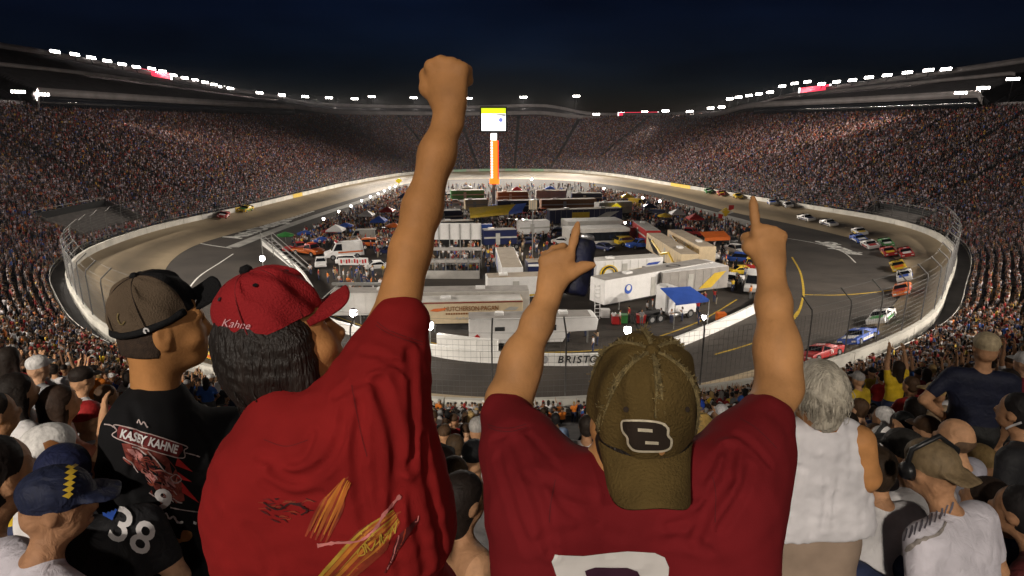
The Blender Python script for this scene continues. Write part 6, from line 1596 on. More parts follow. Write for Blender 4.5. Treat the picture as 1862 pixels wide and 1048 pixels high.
for pl in ([(686, 586), (705, 600), (735, 612), (768, 622)], [(684, 592), (704, 606), (734, 618), (768, 628)], [(640, 700), (650, 760), (668, 830)], [(480, 800), (520, 812), (560, 800)]): px_ribbon('stitched_seam', pl, 1.4, b2, M_HEM2, m2, .0012)
# print on the back: flame streaks, script, dark car
M_FL1 = mat('flame_print', (.34, .065, .012), .8, .5, 12, col2=(.50, .14, .02)); M_FL2 = mat('gold_print', (.42, .26, .03), .8, .25, 30); M_DKP = mat('dark_red_print', (.06, .006, .008), .85, .5, 18, col2=(.14, .01, .01)); M_PKP = mat('pink_print', (.50, .16, .15), .8, .3, 30)
M_FLS = [M_FL1, mat('ember_print', (.24, .03, .010), .8, .4, 25), mat('amber_print', (.46, .16, .02), .8, .3, 25), M_FL1]
for k in range(5): px_ribbon('flame_glow', [(634 - k * 5, 866 + k * 4), (604 + (k - 2) * 9, 918), (574 + (k - 2) * 9, 975 + k * 3)], [2, 11, 3], b2, M_FLS[1], m2, .0013 + .0001 * k)
for k in range(6): px_ribbon('flame_glow', [(730 - k * 6, 930 + k * 6), (680 + (k - 3) * 8, 985 + (k - 3) * 5), (600 + (k - 3) * 10, 1066)], [2, 15, 6], b2, M_FLS[1], m2, .0013 + .0001 * k)
for k in range(9):
    o_ = k * 4.2 - 16; px_ribbon('flame_streak', [(628 + o_ * .5, 868 + abs(o_) * .5), (606 + o_, 912), (580 + o_, 965 + (k * 7) % 12)], [1.5, 4.5, 2.0], b2, M_FLS[k % 4], m2, .0020 + .0002 * (k % 3))
for k in range(12):
    o_ = k * 5 - 28; px_ribbon('flame_streak', [(722 + o_ * .25, 938 + o_ * .4), (676 + o_ * .7, 982 + o_ * .5), (625 + o_, 1030 + (k * 5) % 9), (590 + o_, 1070)], [1.5, 6, 7, 4], b2, M_FLS[(k * 3) % 4] if k % 4 else M_FL2, m2, .0020 + .0002 * (k % 4))
for k in range(26):
    x_, y_ = 475 + rng.uniform(0, 95), 908 + rng.uniform(0, 38); px_ribbon('dark_print', [(x_ - rng.uniform(4, 14), y_ - rng.uniform(-3, 5)), (x_, y_ + rng.normal(0, 2)), (x_ + rng.uniform(4, 14), y_ + rng.uniform(-3, 6))], [.6, rng.uniform(1.5, 4), .6], b2, (M_DKP, M_FLS[1], MATS['dark_seam_print'] if 'dark_seam_print' in MATS else mat('dark_seam_print', (.05, .005, .006), .85))[k % 3], m2, .0018 + .0001 * (k % 5))
px_ribbon('print_line', [(578, 990), (610, 985), (650, 982), (680, 965), (700, 930), (728, 900)], [7, 6, 4, 4, 5, 7], b2, M_PKP, m2, .0035, jit=.45)
for pl in ([(650, 1004), (658, 990), (664, 1004), (652, 1008)], [(668, 1002), (664, 984), (676, 998), (682, 978)], [(690, 990), (692, 968), (698, 985), (706, 964)], [(708, 978), (712, 954), (718, 970), (722, 948)]): px_ribbon('print_script', pl, 2.4, b2, M_FL2, m2, .004)
px_ribbon('print_scroll', [(480, 912), (505, 925), (530, 915), (560, 925), (548, 935)], 3, b2, mat('dark_line_print', (.03, .004, .004), .8), m2, .003, jit=.3)
for k in range(14): px_ribbon('print_shade', [(700 + k * 4, 1040 - k * 7), (712 + k * 3.6, 1010 - k * 5), (722 + k * 3, 975 - k * 3)], 2.2, b2, (M_DKP, M_PKP, M_FLS[1])[k % 3 if k % 4 == 1 else 0], m2, .0032)
# cap
kp = empty('cap'); kp.parent = m2; ca_, cb_, chh = .095, .085, .110
cr2, br2 = cap(kp, CC, X, Y, Z, ca_, cb_, chh, M_REDCAP, brim=(.058, .066, .020), hole=True, drop=-.010)
seam(kp, CC, X, Y, Z, ca_, cb_, chh, [math.pi / 3 * k for k in range(6)], mat('red_stitch', (.17, .008, .01), .9), .0014, 1.004)
eyelets(kp, CC, X, Y, Z, ca_, cb_, chh, [math.pi / 6 + math.pi / 3 * k for k in range(6)], M_BLK, .85)
MB().tube([CC + Z * (chh * .985), CC + Z * (chh + .006), CC + Z * (chh + .013)], [.012, .012, .007], 12).build('button_cover', M_BLKCAP, kp, True)
bc = mesh_bvh(cr2); px_text('cap_script', 'Kahne', (430, 590), 20, .12, bc, mat('pink_thread', (.60, .33, .36), .7), kp, .003, .35, -.004)
px_ribbon('cap_piping', [(582, 568), (576, 590), (560, 612), (548, 625)], 4, bc, mat('maroon_thread', (.30, .05, .09), .7), kp, .003)
MB().tube([CC + Y * (-ca_ * 1.0 * math.cos(f)) + X * (cb_ * math.sin(f)) + Z * .008 for f in np.linspace(-.62, .62, 9)], .007, 6).build('strap', M_REDCAP, kp, True)
# shaggy hair: a mass with locks
hr = Solid(); Mh = np.stack([X, Y, Z])
hr.ell(HC - Y * .013 + Z * .03, (.0785, .0985, .094), Mh, 0, .02); hr.ell(HC - Y * .026 + Z * .0, (.081, .084, .083), Mh, 0, .03); hr.cone(HC - Y * .036 - Z * .04, HC - Y * .040 - Z * .12 - UPV * .035, .074, .058, 0, .05)
for sx in (-1, 1): hr.cone(HC + X * .064 * sx + Y * .012 + Z * .01, HC + X * .066 * sx + Y * .0 - Z * .10, .034, .026, 0, .03)
hr.disp(lambda P: (.0012 * np.sin(150 * (P - HC) @ X + 40 * (P - HC) @ Y + 9 * np.sin(28 * (P - HC) @ Z)) + .0010 * np.sin(310 * (P - HC) @ Y + 60 * (P - HC) @ X + 7 * np.sin(35 * (P - HC) @ Z))).astype(np.float32))
link('hair', hr.build_mesh('hair', .005, M_HAIRD, 1), m2)
lk = MB()
for _ in range(1500):
    f = rng.uniform(-2.5, 2.5); z0_ = rng.uniform(-.06, .03); r0 = .082
    p = HC - Y * .026 + (X * math.sin(f) * .96 - Y * math.cos(f)) * r0 + Z * z0_; L_k = rng.uniform(.07, .14); wv = rng.normal(0, .006, 3)
    pts = [p + (-Z * L_k * t + wv * math.sin(t * 3) - (X * math.sin(f) - Y * math.cos(f)) * .02 * t * t) for t in np.linspace(0, 1, 6)]
    lk.tube(pts, [.0011, .0013, .0012, .0010, .0008, .0004], 3, caps=False)
tag(lk.build('hair_locks', M_HAIRD, m2, True), kind='stuff')
legs(m2, hp - RX * .1 - UPV * .05, hp + RX * .1 - UPV * .05, 19.7, M_JEAN)

# ---------------- man in black with the brown cap
m1 = empty('person', (0, 0, 0)); tag(m1, 'man in black printed shirt and taupe cap with black brim looking to the right', 'person')
Y = dirv(.80, .16, .58); Zr = dirv(-.08, .97, -.2); Z = nrm(Zr - Y * (Zr @ Y)); X = np.cross(Y, Z)
HC = at(297, 598, 1.605)
S = Solid(); H = head_prims(S, HC, X, Y, Z)
nb = at(286, 736, 1.638); S.cone(HC - Z * .05 - Y * .03, nb, .056, .060, 0, .04)
SL, SR = at(262, 785, 1.582), at(412, 800, 1.808); S.cone(SL + FW * .02, SR + FW * .02, .04, .04, 0, .04); S.cone(nb + FW * .03, at(310, 950, 1.751), .05, .08, 0, .04)
S.chain([SL, at(240, 960, 1.627), at(270, 1130, 1.751)], [.056, .047, .036], 0, .03); S.chain([SR, at(425, 1000, 1.921), at(400, 1150, 1.977)], [.045, .04, .036], 0, .03)
link('body', S.build_mesh('body', .0052, M_SKB, 1), m1)
T = Solid(); ch = at(318, 880, 1.740); wa = at(318, 1040, 1.808); hp = at(330, 1250, 1.921); dx = nrm(SR - SL); fl = nrm(np.cross(dx, V3(0, 0, 1)))
T.cone(SL, SR, .085, .085, 0, .07, fl, .9); T.cone(ch - dx * .09, ch + dx * .09, .125, .125, 0, .09, fl, .9); T.cone(wa - dx * .08, wa + dx * .08, .13, .13, 0, .12, fl, .9); T.cone(hp - dx * .08, hp + dx * .08, .135, .135, 0, .12, fl, .9); T.cone(nb - UPV * .03, nb + UPV * .004, .088, .078, 0, .06)
T.chain([SL, at(244, 880, 1.605), at(240, 950, 1.622)], [.084, .074, .068], 0, .05); T.chain([SR, at(425, 900, 1.853), at(430, 960, 1.887)], [.084, .072, .066], 0, .05)
for pl, d, w in (([(240, 740), (255, 800), (240, 860)], .006, .012), ([(350, 760), (380, 800), (395, 860)], .007, .012), ([(230, 900), (255, 950), (265, 1010)], .006, .012), ([(330, 960), (360, 1000), (370, 1040)], .006, .012)): pfold(T, pl, d, w)
lay_folds(T, 1)
T.p.append(('c', nb - UPV * .02, nb + UPV * .09, .071, .078, 0, .004, None, 1.0, 's'))
sh1 = link('shirt', T.build_mesh('shirt', .0065, M_BLKT, 1), m1); b1 = mesh_bvh(sh1)
M_RB = mat('brick_red_print', (.20, .028, .018), .8, .6, 30, col2=(.34, .07, .05)); M_RD = mat('deep_red_print', (.12, .008, .008), .8, .4, 30); M_PALE = mat('pale_print', (.42, .34, .33), .8, .3, 40)
px_poly('banner_print', [(214, 783), (218, 774), (330, 808), (332, 818), (322, 832), (214, 797)], b1, M_RD, m1, .002); px_ribbon('banner_edge', [(214, 783), (218, 774), (330, 808), (333, 818), (323, 832), (214, 797)], 1.8, b1, M_PALE, m1, .0035, True)
px_text('name_print', 'KASEY KAHNE', (271, 803), 21, .285, b1, M_INK, m1, .0045, .0, .035, width=104)
px_poly('art_print', [(222, 806), (260, 808), (300, 828), (318, 850), (330, 880), (335, 910), (320, 915), (300, 895), (282, 890), (268, 868), (250, 850), (232, 838)], b1, M_RB, m1, .002)
for pl in ([(232, 815), (250, 818), (262, 828), (255, 838), (240, 832)], [(262, 848), (275, 852), (283, 870), (276, 884), (264, 868)], [(296, 862), (310, 868), (318, 886), (304, 890)]): px_poly('art_highlight', pl, b1, mat('rose_print', (.46, .20, .19), .8, .4, 40), m1, .0032)
for pl in ([(258, 820), (275, 830), (280, 850), (268, 855)], [(280, 830), (300, 848), (296, 862), (284, 852)], [(306, 838), (318, 852), (312, 862)]): px_poly('art_shadow', pl, b1, M_BLKT, m1, .0034)
M_ART = [M_RB, M_RD, mat('rust_print', (.26, .055, .03), .8, .4, 40), mat('salmon_print', (.40, .15, .12), .8, .4, 40), M_BLKT, mat('dusk_print', (.07, .012, .014), .8, .4, 40), M_PALE]
for k in range(85):
    t_, q_ = rng.random(), rng.normal(0, .5); x_, y_ = 236 + 84 * t_ + q_ * 14, 818 + 84 * t_ - q_ * 16; a_2 = rng.uniform(.2, 1.3); l_ = rng.uniform(4, 13)
    px_ribbon('art_stroke', [(x_ - l_ * math.cos(a_2), y_ - l_ * math.sin(a_2)), (x_ + rng.normal(0, 2), y_ + rng.normal(0, 2)), (x_ + l_ * math.cos(a_2), y_ + l_ * math.sin(a_2))], [.8, rng.uniform(2, 5), .8], b1, M_ART[rng.choice(7, p=[.24, .18, .18, .12, .14, .08, .06])], m1, .0032 + .0001 * (k % 6))
for pl in ([(322, 832), (350, 858), (318, 846)], [(322, 858), (348, 876), (320, 870)], [(328, 875), (362, 915), (330, 895)]): px_poly('flame_spike', pl, b1, M_REDP, m1, .002)
for pl in ([(226, 830), (240, 842), (252, 858)], [(268, 820), (285, 838), (298, 856), (312, 862)], [(308, 868), (318, 862), (328, 872), (316, 878), (308, 868)], [(270, 895), (285, 905), (296, 912)], [(312, 905), (322, 912), (330, 914)], [(332, 822), (350, 826), (362, 830)], [(250, 770), (254, 764), (258, 772), (262, 768), (268, 778)], [(192, 772), (204, 774), (214, 781)], [(308, 922), (330, 926), (360, 930)], [(240, 812), (254, 816), (266, 826)]): px_ribbon('art_line', pl, 2.0, b1, M_PALE, m1, .004, jit=.4)
px_text('number_print', '9', (296, 911), 52, .25, b1, M_INK, m1, .0045, -.1, .03, width=32)
px_ribbon('signature_print', [(286, 932), (294, 938), (300, 932), (306, 942), (314, 938), (322, 948), (332, 948)], [2, 3, 2.5, 3, 3.5, 4, 5], b1, M_INK, m1, .004, jit=.3); px_poly('signature_dot', [(351, 946), (357, 949), (355, 953), (350, 951)], b1, M_INK, m1, .004)
kp = empty('cap'); kp.parent = m1; ca_, cb_, chh = .103, .090, .118
hX, hY, hZ = X, Y, Z; Y = dirv(.62, .48, .62); Zr = dirv(-.18, .86, -.45); Z = nrm(Zr - Y * (Zr @ Y)); X = np.cross(Y, Z); CC = at(284, 574, 1.599)
cr1, br1 = cap(kp, CC, X, Y, Z, ca_, cb_, chh, M_BRNCAP, M_BLKCAP, brim=(.072, .074, .022), front_m=M_BLKCAP, drop=-.02)
seam(kp, CC, X, Y, Z, ca_, cb_, chh, [math.pi / 3 * k for k in range(6)], M_DKBR, .0014, 1.004)
MB().tube([CC + (Y * -ca_ * math.cos(f) + X * cb_ * math.sin(f)) * 1.012 + Z * .006 for f in np.linspace(-2.0, 2.0, 25)], .010, 6).build('cap_band', M_BLKCAP, kp, True)
bc = mesh_bvh(cr1); bb_ = mesh_bvh(br1)
px_text('cap_number', '9', (266, 604), 24, .25, bc, M_INK, kp, .012, -.1, .02); px_ribbon('cap_tag', [(216, 570), (215, 580), (222, 590), (228, 584)], 2.5, bc, M_FRAY, kp, .003)
px_text('brim_number', '9', (333, 479), 34, -.2, bb_, M_INK, kp, .004, .2, .02, width=40)
X, Y, Z = hX, hY, hZ; hr = Solid(); Mh = np.stack([X, Y, Z]); hr.ell(HC + Y * -.010 + Z * .028, (.0785, .0985, .0945), Mh, 0, .03); hr.ell(HC + Y * -.02 + Z * -.03, (.070, .080, .07), Mh, 0, .03); hr.cone(HC - Z * .05 - Y * .032, HC - Z * .085 - Y * .034, .0605, .060, 0, .03)
hr.plane(HC - Y * .006 - Z * .0, nrm(Y * .95 + Z * -.3)); hr.plane(HC - Z * .066, nrm(-Z - Y * .15))
link('hair', hr.build_mesh('hair', .005, mat('cropped_hair', (.035, .02, .012), .8, .4, 60, .5, 300), 1), m1)
legs(m1, hp - dx * .1 - UPV * .05, hp + dx * .1 - UPV * .05, 19.5, M_JEAN)

# ---------------- grey-haired man in the white sleeveless shirt
m4 = empty('person', (0, 0, 0)); tag(m4, 'grey-haired man in white sleeveless shirt and khaki shorts, seen from behind', 'person')
Y = dirv(-.12, .12, .98); Zr = V3(0, 0, 1); Z = nrm(Zr - Y * (Zr @ Y)); X = np.cross(Y, Z); HC = at(1487, 715, 2.24)
S = Solid(); H = head_prims(S, HC, X, Y, Z, 1.02); nb = at(1492, 782, 2.28); S.cone(HC - Z * .05 - Y * .03, nb, .058, .064, 0, .05)
SL, SR = at(1410, 806, 2.24), at(1560, 802, 2.27); S.cone(SL + RX * .02 + FW * .045, SR - RX * .02 + FW * .045, .042, .042, 0, .03); S.cone(nb + FW * .02, at(1478, 960, 2.42), .05, .08, 0, .04)
S.chain([SL, at(1382, 868, 2.26), at(1412, 915, 2.42)], [.062, .048, .036], 0, .03); S.chain([SR, at(1574, 866, 2.28), at(1552, 916, 2.44), ], [.062, .048, .036], 0, .03)
hand(S, at(1552, 916, 2.44), dirv(-.3, -.3, .8), RX, UPV, ['relax'] * 4, 'side')
lgL, lgR = at(1440, 1002, 2.42), at(1500, 1004, 2.42)
for p in (lgL, lgR): S.chain([p, V3(p[0], p[1] + .05, p[2] - .38), V3(p[0], p[1], 19.62)], [.082, .056, .038], 0, .03); S.cone(V3(p[0], p[1] - .02, 19.58), V3(p[0], p[1] + .16, 19.57), .045, .036, 0, .02)
link('body', S.build_mesh('body', .0075, M_SKB, 1), m4)
T = Solid(); ch = at(1486, 850, 2.33); wa = at(1478, 925, 2.38); hm = at(1468, 972, 2.42)
T.cone(at(1444, 796, 2.27), at(1533, 794, 2.29), .074, .074, 0, .05, FW, .9); T.cone(ch - RX * .075, ch + RX * .075, .118, .118, 0, .09, FW, .9); T.cone(wa - RX * .09, wa + RX * .09, .135, .135, 0, .1, FW, .9); T.cone(hm - RX * .10, hm + RX * .10, .135, .14, 0, .08, FW, .9); T.cone(nb - UPV * .02, nb, .082, .072, 0, .05)
for s_, e_ in ((SL, at(1395, 850, 2.28)), (SR, at(1575, 850, 2.3))): T.p.append(('c', s_ + nrm(s_ - ch) * .085, e_ + nrm(e_ - ch) * .06, .045, .05, 0, .02, None, 1.0, 's'))
T.plane(at(1470, 985, 2.30), nrm(-UPV * .97 + RX * .06)); T.p.append(('c', nb, nb + UPV * .1, .064, .07, 0, .004, None, 1.0, 's'))
for pl, d, w in (([(1465, 800), (1458, 860), (1440, 930)], .005, .015), ([(1500, 810), (1505, 880), (1498, 960)], .006, .016), ([(1530, 860), (1520, 910), (1515, 960)], .006, .015), ([(1430, 880), (1425, 920), (1432, 960)], .005, .014), ([(1475, 900), (1470, 940), (1475, 975)], .004, .014)): pfold(T, pl, d, w)
lay_folds(T, 4, .0016); link('sleeveless_shirt', T.build_mesh('sleeveless_shirt', .0085, cloth('white_cotton', (.60, .58, .60)), 1), m4)
T = Solid(); T.cone(hm - RX * .07 - UPV * .0, hm + RX * .07, .125, .125, 0, .08)
for p in (lgL, lgR): T.cone(p + UPV * .06, p - UPV * .12, .105, .11, 0, .05)
T.p.append(('p', at(1470, 1062, 2.45), nrm(-UPV), .004, 'cut')); link('shorts', T.build_mesh('shorts', .011, cloth('khaki_cotton', (.27, .20, .15)), 1), m4)
hr = Solid(); Mh = np.stack([X, Y, Z]); hr.ell(HC - Y * .015 + Z * .03, (.0845, .103, .099), Mh, 0, .03); hr.cone(HC - Y * .042 - Z * .01, HC - Y * .045 - Z * .075, .070, .054, 0, .05)
hr.disp(lambda P: (.005 * np.sin(120 * (P - HC) @ X + 30 * (P - HC) @ Y + 6 * np.sin(25 * (P - HC) @ Z))).astype(np.float32)); link('hair', hr.build_mesh('hair', .007, M_HAIRG, 1), m4)
lk = MB()
for _ in range(1300):
    f = rng.uniform(-2.3, 2.3); e = rng.uniform(-.3, 1.3); r0 = .091; up = math.sin(e)
    p = HC - Y * .015 + Z * (.03 + up * .078) + (X * math.sin(f) * .85 - Y * math.cos(f)) * r0 * math.cos(max(e, 0)); wv = rng.normal(0, .008, 3); L_k = rng.uniform(.05, .10)
    lk.tube([p + (-Z * L_k * t + wv * math.sin(t * 3) + (X * math.sin(f) * .8 - Y * math.cos(f)) * (.012 * math.sin(t * 2.6))) for t in np.linspace(0, 1, 5)], [.0014, .0017, .0015, .0012, .0006], 3, caps=False)
tag(lk.build('hair_locks', M_HAIRG, m4, True), kind='stuff')
# ------------------------------------------------------------------ people near enough to tell by their look
def near_person(px, py, depth, face, label, shirt, hair, skin=0, pants=0, h=.0105, sc=1.0, roll=0.0, **k):
    """px,py,depth: the head; face: bearing in degrees, 0 = away from the camera, 90 = to the right of the picture"""
    def floor_at(q): return Z0 + np.floor((np.hypot(OUT[:, 0] - q[0], OUT[:, 1] - q[1]).min() - ROW0) / ROW_D) * ROW_H
    q = at(px, py, depth)
    if k.get('pose') == 'sit' and q[2] - 1.2 * sc - floor_at(q) > .45: k['pose'] = 'stand'      # up on the bench or the step
    S = person_solid(fine=True, **k); me = S.build_mesh('spectator_body', max(h, .0105 if depth < 2.4 else .0135), P_MATS, 1, True)
    hz = .50 if k.get('pose') == 'sit' else .93; ln = k.get('lean', 0.0); hl = V3(0, .025 * math.cos(ln) + .70 * math.sin(ln), hz + .70 * math.cos(ln))
    rz = -R(face); c, s = math.cos(rz), math.sin(rz); hp_ = at(px, py, depth); o_ = hp_ - sc * V3(c * hl[0] - s * hl[1], s * hl[0] + c * hl[1], hl[2])
    return spectator(me, o_, rz, sc, shirt, hair, SKINS[skin] if not hasattr(skin, '__len__') else skin, PANTS[pants], label, None)
WHT, BLKc, NAV, GRYc = SHIRTS[0][1], SHIRTS[1][1], SHIRTS[3][1], SHIRTS[4][1]
LIL = (.50, .47, .52)
def world_bvh(o):
    M = o.matrix_basis; return BVHTree.FromPolygons([(M @ v.co)[:] for v in o.data.vertices], [p.vertices[:] for p in o.data.polygons])
def part_of(o, ch):
    ch.parent = o; ch.matrix_parent_inverse = o.matrix_basis.inverted(); return ch
p_a = near_person(104, 915, 1.22, 30, 'man in navy cap with yellow leaf and pale lilac shirt at bottom left', LIL, (.012, .016, .04), 3, pose='sit', arms=('lap', 'lap'), head='cap', lean=.25, hd=-.1, turn=-.6, sc=.60, broad=1.25)
for k in range(6): part_of(p_a, px_poly('leaf_emblem', [(112 + 4 * k * .3, 872 - 10 * k + 30), (126 + 2 * k * .3, 864 - 10 * k + 30), (132 + 2 * k, 868 - 10 * k + 30), (124 + k, 876 - 10 * k + 30)], world_bvh(p_a), M_YELP, None, .003))
p_b = near_person(92, 822, 2.7, 40, 'person in white cap with brown graphics and white shirt at lower left', WHT, (.60, .58, .56), 1, pose='sit', arms=('lap', 'lap'), head='capback', lean=.15)
part_of(p_b, px_poly('cap_graphic', [(78, 806), (92, 800), (108, 806), (112, 818), (96, 824), (82, 818)], world_bvh(p_b), M_BROWN, None, .004))
near_person(-6, 862, 1.5, 25, 'dark-haired person in grey-white shirt cut by the left frame edge', (.46, .44, .48), (.012, .008, .007), 1, pose='sit', arms=('lap', 'lap'), head='short', lean=.25, sc=.85)
near_person(34, 712, 3.9, 35, 'woman with long dark hair and white top at the left edge', WHT, (.012, .008, .006), 0, pose='sit', arms=('lap', 'lap'), head='long', female=True)
near_person(112, 732, 4.1, 50, 'woman with brown hair beside the long-haired woman at left', (.30, .10, .06), (.03, .016, .010), 0, pose='sit', arms=('lap', 'face'), head='long', female=True)
near_person(-6, 752, 3.4, 40, 'person in yellow shirt cut by the left frame edge', (.62, .42, .02), (.02, .014, .01), 1, pose='sit', arms=('lap', 'lap'), head='short')
p_f = near_person(118, 866, 1.46, -40, 'person in black jacket with blue shoulder and white 38 beside the man in black', BLKc, (.012, .016, .05), 2, 1, pose='sit', arms=('lap', 'lap'), head='capback', lean=.5, broad=1.15, sc=.64)
bv = world_bvh(p_f)
for nm, fn in (('blue_shoulder', lambda: px_poly('blue_shoulder', [(172, 896), (188, 884), (206, 900), (214, 930), (204, 948), (188, 940)], bv, M_BLU, None, .004)), ('jacket_number', lambda: px_text('jacket_number', '38', (240, 972), 84, .5, bv, M_INK, None, .006, -.1, .01)), ('sleeve_number', lambda: px_text('sleeve_number', '2', (192, 912), 24, .5, bv, M_INK, None, .006))):
    part_of(p_f, fn())
near_person(846, 905, 2.7, 55, 'woman with dark wavy hair between the two men in red', (.40, .21, .11), (.014, .009, .007), 0, pose='sit', arms=('lap', 'lap'), head='bob', female=True, sleeve=False)
near_person(826, 866, 3.5, 5, 'person in white shirt and brown hair above the dark-haired woman', WHT, (.05, .03, .015), 0, pose='sit', arms=('lap', 'lap'), head='short')
near_person(862, 832, 4.4, 10, 'man in black cap and white shirt between the two men in red', WHT, (.012, .012, .013), 0, pose='sit', arms=('lap', 'lap'), head='cap')
near_person(800, 842, 4.0, -15, 'man wearing headphones and dark shirt beside the red sleeve', NAV, (.02, .012, .01), 1, pose='sit', arms=('lap', 'lap'), head='phones')
near_person(828, 812, 5.6, 0, 'person in white shirt in front of the man in black cap', WHT, (.05, .03, .015), 0, pose='sit', arms=('lap', 'lap'), head='short')
near_person(1010, 762, 11.5, 0, 'man in pale blue printed shirt standing on the aisle steps', (.16, .22, .34), (.012, .01, .01), 1, pose='stand', arms=('cross', 'cross'), head='short', h=.016)
p_o = near_person(1068, 775, 6.2, 15, 'man in white and orange racing jacket beside the aisle steps', (.60, .56, .54), (.02, .014, .01), 1, pose='stand', arms=('lap', 'lap'), head='short', h=.012)
part_of(p_o, px_poly('orange_panel', [(1052, 815), (1082, 812), (1086, 856), (1048, 860)], world_bvh(p_o), M_ORA, None, .01))
near_person(1000, 790, 8.0, 25, 'person raising an arm beside the aisle steps in dark cap', (.03, .03, .05), (.012, .012, .02), 0, pose='sit', arms=('face', 'lap'), head='cap', h=.016)
p_c = near_person(1273, 778, 4.6, 5, 'woman with curly blond hair and dark top right of the olive cap', (.012, .012, .014), (.42, .27, .08), 2, pose='sit', arms=('lap', 'lap'), head='long', female=True)
near_person(1312, 752, 8.5, 0, 'man in red shirt and white cap right of the blond woman', (.36, .02, .02), (.62, .6, .6), 0, pose='sit', arms=('lap', 'lap'), head='cap', h=.016)
near_person(1268, 742, 8.0, 0, 'person in blue and red cap right of the olive cap', (.10, .10, .12), (.02, .06, .34), 0, pose='sit', arms=('lap', 'lap'), head='cap', h=.016)
p_j = near_person(1690, 850, 2.6, -25, 'man in tan cap with headset and printed white shirt at lower right', (.56, .53, .58), (.17, .12, .065), 1, pose='sit', arms=('lap', 'lap'), head='capback', lean=.42, broad=1.08)
bv = world_bvh(p_j)
M_GI = mat('grey_ink', (.10, .09, .11), .8)
for k in range(11): part_of(p_j, px_ribbon('back_print', [(1636 + k * 9, 990 - k * 5.5), (1639 + k * 9 + (k % 3), 978 - k * 5.5), (1642 + k * 9, 968 - k * 5.5)], [3, 4.5 - (k % 2) * 2, 3], bv, M_GI, None, .004))
part_of(p_j, px_ribbon('back_print_line', [(1640, 1010), (1670, 985), (1705, 972), (1720, 950)], [5, 9, 6, 3], bv, mat('grey_ink_light', (.25, .22, .2), .8, .4, 40), None, .004, jit=.5))
hs = empty('headset'); tag(hs, 'black headset worn over the tan cap at lower right', 'headset'); hc_ = at(1690, 850, 2.6)
MB().tube([hc_ + V3(-.10, 0, -.01), hc_ + V3(-.095, -.01, .09), hc_ + V3(0, -.02, .158), hc_ + V3(.095, -.01, .09), hc_ + V3(.10, 0, -.01)], .011, 8).build('band', M_BLK, hs, True)
for sx in (-1, 1): MB().tube([hc_ + V3(sx * .088, -.01, -.01), hc_ + V3(sx * .118, -.01, -.01)], [.042, .034], 14).build('ear_cup', M_BLK, hs, True)
near_person(1642, 822, 3.2, -20, 'man in plain white shirt and dark cap behind the man with headset', WHT, (.02, .018, .016), 1, pose='sit', arms=('lap', 'lap'), head='cap', lean=.35)
p_t = near_person(1588, 850, 3.0, -10, 'person in white shirt with red and blue print beside the sleeveless man', WHT, (.03, .018, .01), 1, pose='sit', arms=('lap', 'lap'), head='short', lean=.3)
bv = world_bvh(p_t)
for pl, m_ in (([(1520, 935), (1545, 925), (1552, 940), (1530, 950)], M_REDP), ([(1535, 952), (1580, 940), (1590, 962), (1548, 972)], M_BLUEP), ([(1548, 912), (1585, 900), (1588, 912), (1552, 922)], mat('grey_ink', (.10, .09, .11)))): part_of(p_t, px_poly('shirt_print', pl, bv, m_, None, .004))
near_person(1736, 795, 3.6, -35, 'bald man in grey shirt at the lower right', (.34, .33, .38), (.10, .06, .035), 0, pose='sit', arms=('lap', 'lap'), head='bald', lean=.15)
near_person(1792, 634, 4.8, 20, 'man in tan cap and navy shirt standing tall at the right', (.010, .012, .028), (.40, .32, .20), 1, 1, pose='stand', arms=('hip', 'down'), head='cap', broad=1.08)
p_n = near_person(1848, 748, 3.7, -30, 'person in black jacket with white sleeve stripe at the right edge', BLKc, (.012, .010, .010), 1, pose='sit', arms=('lap', 'lap'), head='short', lean=.2)
part_of(p_n, px_ribbon('sleeve_stripe', [(1812, 800), (1822, 785), (1838, 775), (1858, 768)], 4, world_bvh(p_n), M_INK, None, .004))
near_person(1790, 905, 3.1, -30, 'dark-haired person in navy shirt at the bottom right', NAV, (.02, .012, .008), 1, pose='sit', arms=('lap', 'face'), head='short', lean=.4)
near_person(1850, 925, 2.8, -35, 'person in dark red shirt at the bottom right corner', (.10, .02, .02), (.012, .010, .010), 3, pose='sit', arms=('lap', 'lap'), head='short', lean=.4)
near_person(1632, 668, 11, -10, 'person in yellow shirt with raised arms in the right crowd', (.66, .44, .02), (.02, .012, .008), 0, pose='stand', arms=('high', 'up'), head='long', female=True, h=.014)
near_person(1420, 790, 3.4, 0, 'person in blue shirt half hidden by the red sleeve', (.05, .10, .28), (.02, .012, .008), 0, pose='sit', arms=('lap', 'lap'), head='short')
EX = [(150, 690, 4.6), (195, 720, 4.9), (70, 668, 5.0), (20, 650, 5.2), (160, 760, 3.6), (45, 770, 3.3), (1560, 742, 5.4), (1605, 760, 4.8), (1660, 742, 5.0), (1700, 715, 5.4), (1742, 700, 5.6), (1830, 690, 5.2), (1685, 782, 4.2), (1600, 800, 3.9), (1790, 770, 4.2), (1850, 830, 3.3), (1560, 690, 8.0), (1655, 700, 6.5), (1862, 660, 5.5), (1540, 770, 5.0), (1780, 840, 3.4)]
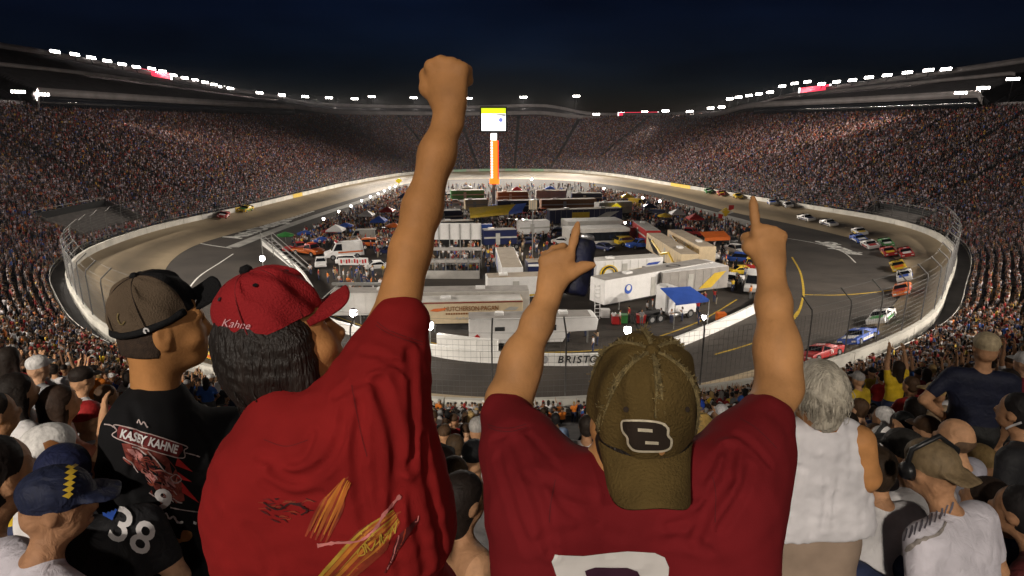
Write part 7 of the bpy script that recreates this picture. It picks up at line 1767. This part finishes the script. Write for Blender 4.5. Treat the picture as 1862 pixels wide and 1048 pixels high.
for k, (x, y, dp) in enumerate(EX):
    dp *= 1.28
    sn, sc_, _ = SHIRTS[[0, 0, 4, 2, 0, 1, 7, 0, 5, 9, 0, 3, 4, 0, 1, 0, 6, 2, 8, 0, 3][k]]; v_ = [4, 5, 6, 7, 10, 0, 9, 2][(k * 5 + 3) % 8]; po, ar, hd_, ln_ = VARIANTS[v_]; hn, hcol, _ = HAIRS[[0, 1, 5, 0, 6, 3, 1, 5, 0, 2, 1][k % 11]]
    q_ = at(x, y, dp); fl_ = Z0 + np.floor((np.hypot(OUT[:, 0] - q_[0], OUT[:, 1] - q_[1]).min() - ROW0) / ROW_D) * ROW_H
    if po == 'sit' and q_[2] - 1.2 - fl_ > .45: v_ = [0, 9, 11, 3][k % 4]; po, ar, hd_, ln_ = VARIANTS[v_]
    hz = .50 if po == 'sit' else .93; hl = V3(0, .025 + .7 * math.sin(ln_), hz + .7 * math.cos(ln_)); fc = (25 if x < 900 else -25) + rng.normal(0, 12); rz = -R(fc); c, s_ = math.cos(rz), math.sin(rz)
    p_ = at(x, y, dp) - V3(c * hl[0] - s_ * hl[1], s_ * hl[0] + c * hl[1], hl[2])
    lb = f'{sn} shirt and {hn} {STYLE[hd_]}, head at {"left" if x < 900 else "right"} {"upper" if y < 700 else "middle" if y < 780 else "lower"} side, among nearest spectators'
    o = spectator(PROTO[v_], p_, rz, 1.0, sc_, hcol, SKINS[k % 4], PANTS[k % 5], lb)
# benches of the nearest rows
M_ALU = mat('bench_aluminium', (.42, .41, .40), .4, .15, 6, metal=.7)
for r in range(30, 47):
    off = ROW0 + r * ROW_D + .1; z = Z0 + r * ROW_H + .40; k0 = int(np.argmin(np.abs(ang))); idx = [(k0 + q) % NT for q in range(-34, 35)]
    A = OUT[idx] + NRM[idx] * off; B = OUT[idx] + NRM[idx] * (off + .28); n_ = len(idx); v = np.concatenate([np.c_[A, np.full(n_, z)], np.c_[B, np.full(n_, z)], np.c_[B, np.full(n_, z - .05)], np.c_[A, np.full(n_, z - .05)]])
    f = [(a * n_ + i, a * n_ + i + 1, ((a + 1) % 4) * n_ + i + 1, ((a + 1) % 4) * n_ + i) for a in range(4) for i in range(n_ - 1)]
    link('bench', np_mesh('bench', v, f, M_ALU), stand)
hr_ = empty('handrail'); tag(hr_, 'curved white handrail between the two men at lower right', 'handrail'); MB().tube([at(1322, 985, 1.9), at(1318, 1020, 1.95), at(1306, 1060, 2.0), at(1290, 1130, 2.05), at(1285, 1300, 2.1)], .016, 8).build('rail', M_WHITE, hr_, True)
# ------------------------------------------------------------------ the masses of people, last
for fn in LATER: fn()
# ------------------------------------------------------------------ the hazy night air over the track
hz_m = bpy.data.materials.new('night_haze'); hz_m.use_nodes = True; nt = hz_m.node_tree
for n_ in list(nt.nodes):
    if n_.type != 'OUTPUT_MATERIAL': nt.nodes.remove(n_)
pv = nt.nodes.new('ShaderNodeVolumePrincipled'); pv.inputs['Color'].default_value = (.92, .92, 1, 1); pv.inputs['Density'].default_value = HAZE; pv.inputs['Anisotropy'].default_value = .2
nt.links.new(pv.outputs[0], [n_ for n_ in nt.nodes if n_.type == 'OUTPUT_MATERIAL'][0].inputs['Volume'])
hb = MB(); hb.box((0, 140, 31.0), (460, 560, 64.0)); tag(hb.build('haze', hz_m), 'thin haze in the floodlit night air', 'haze', kind='stuff')
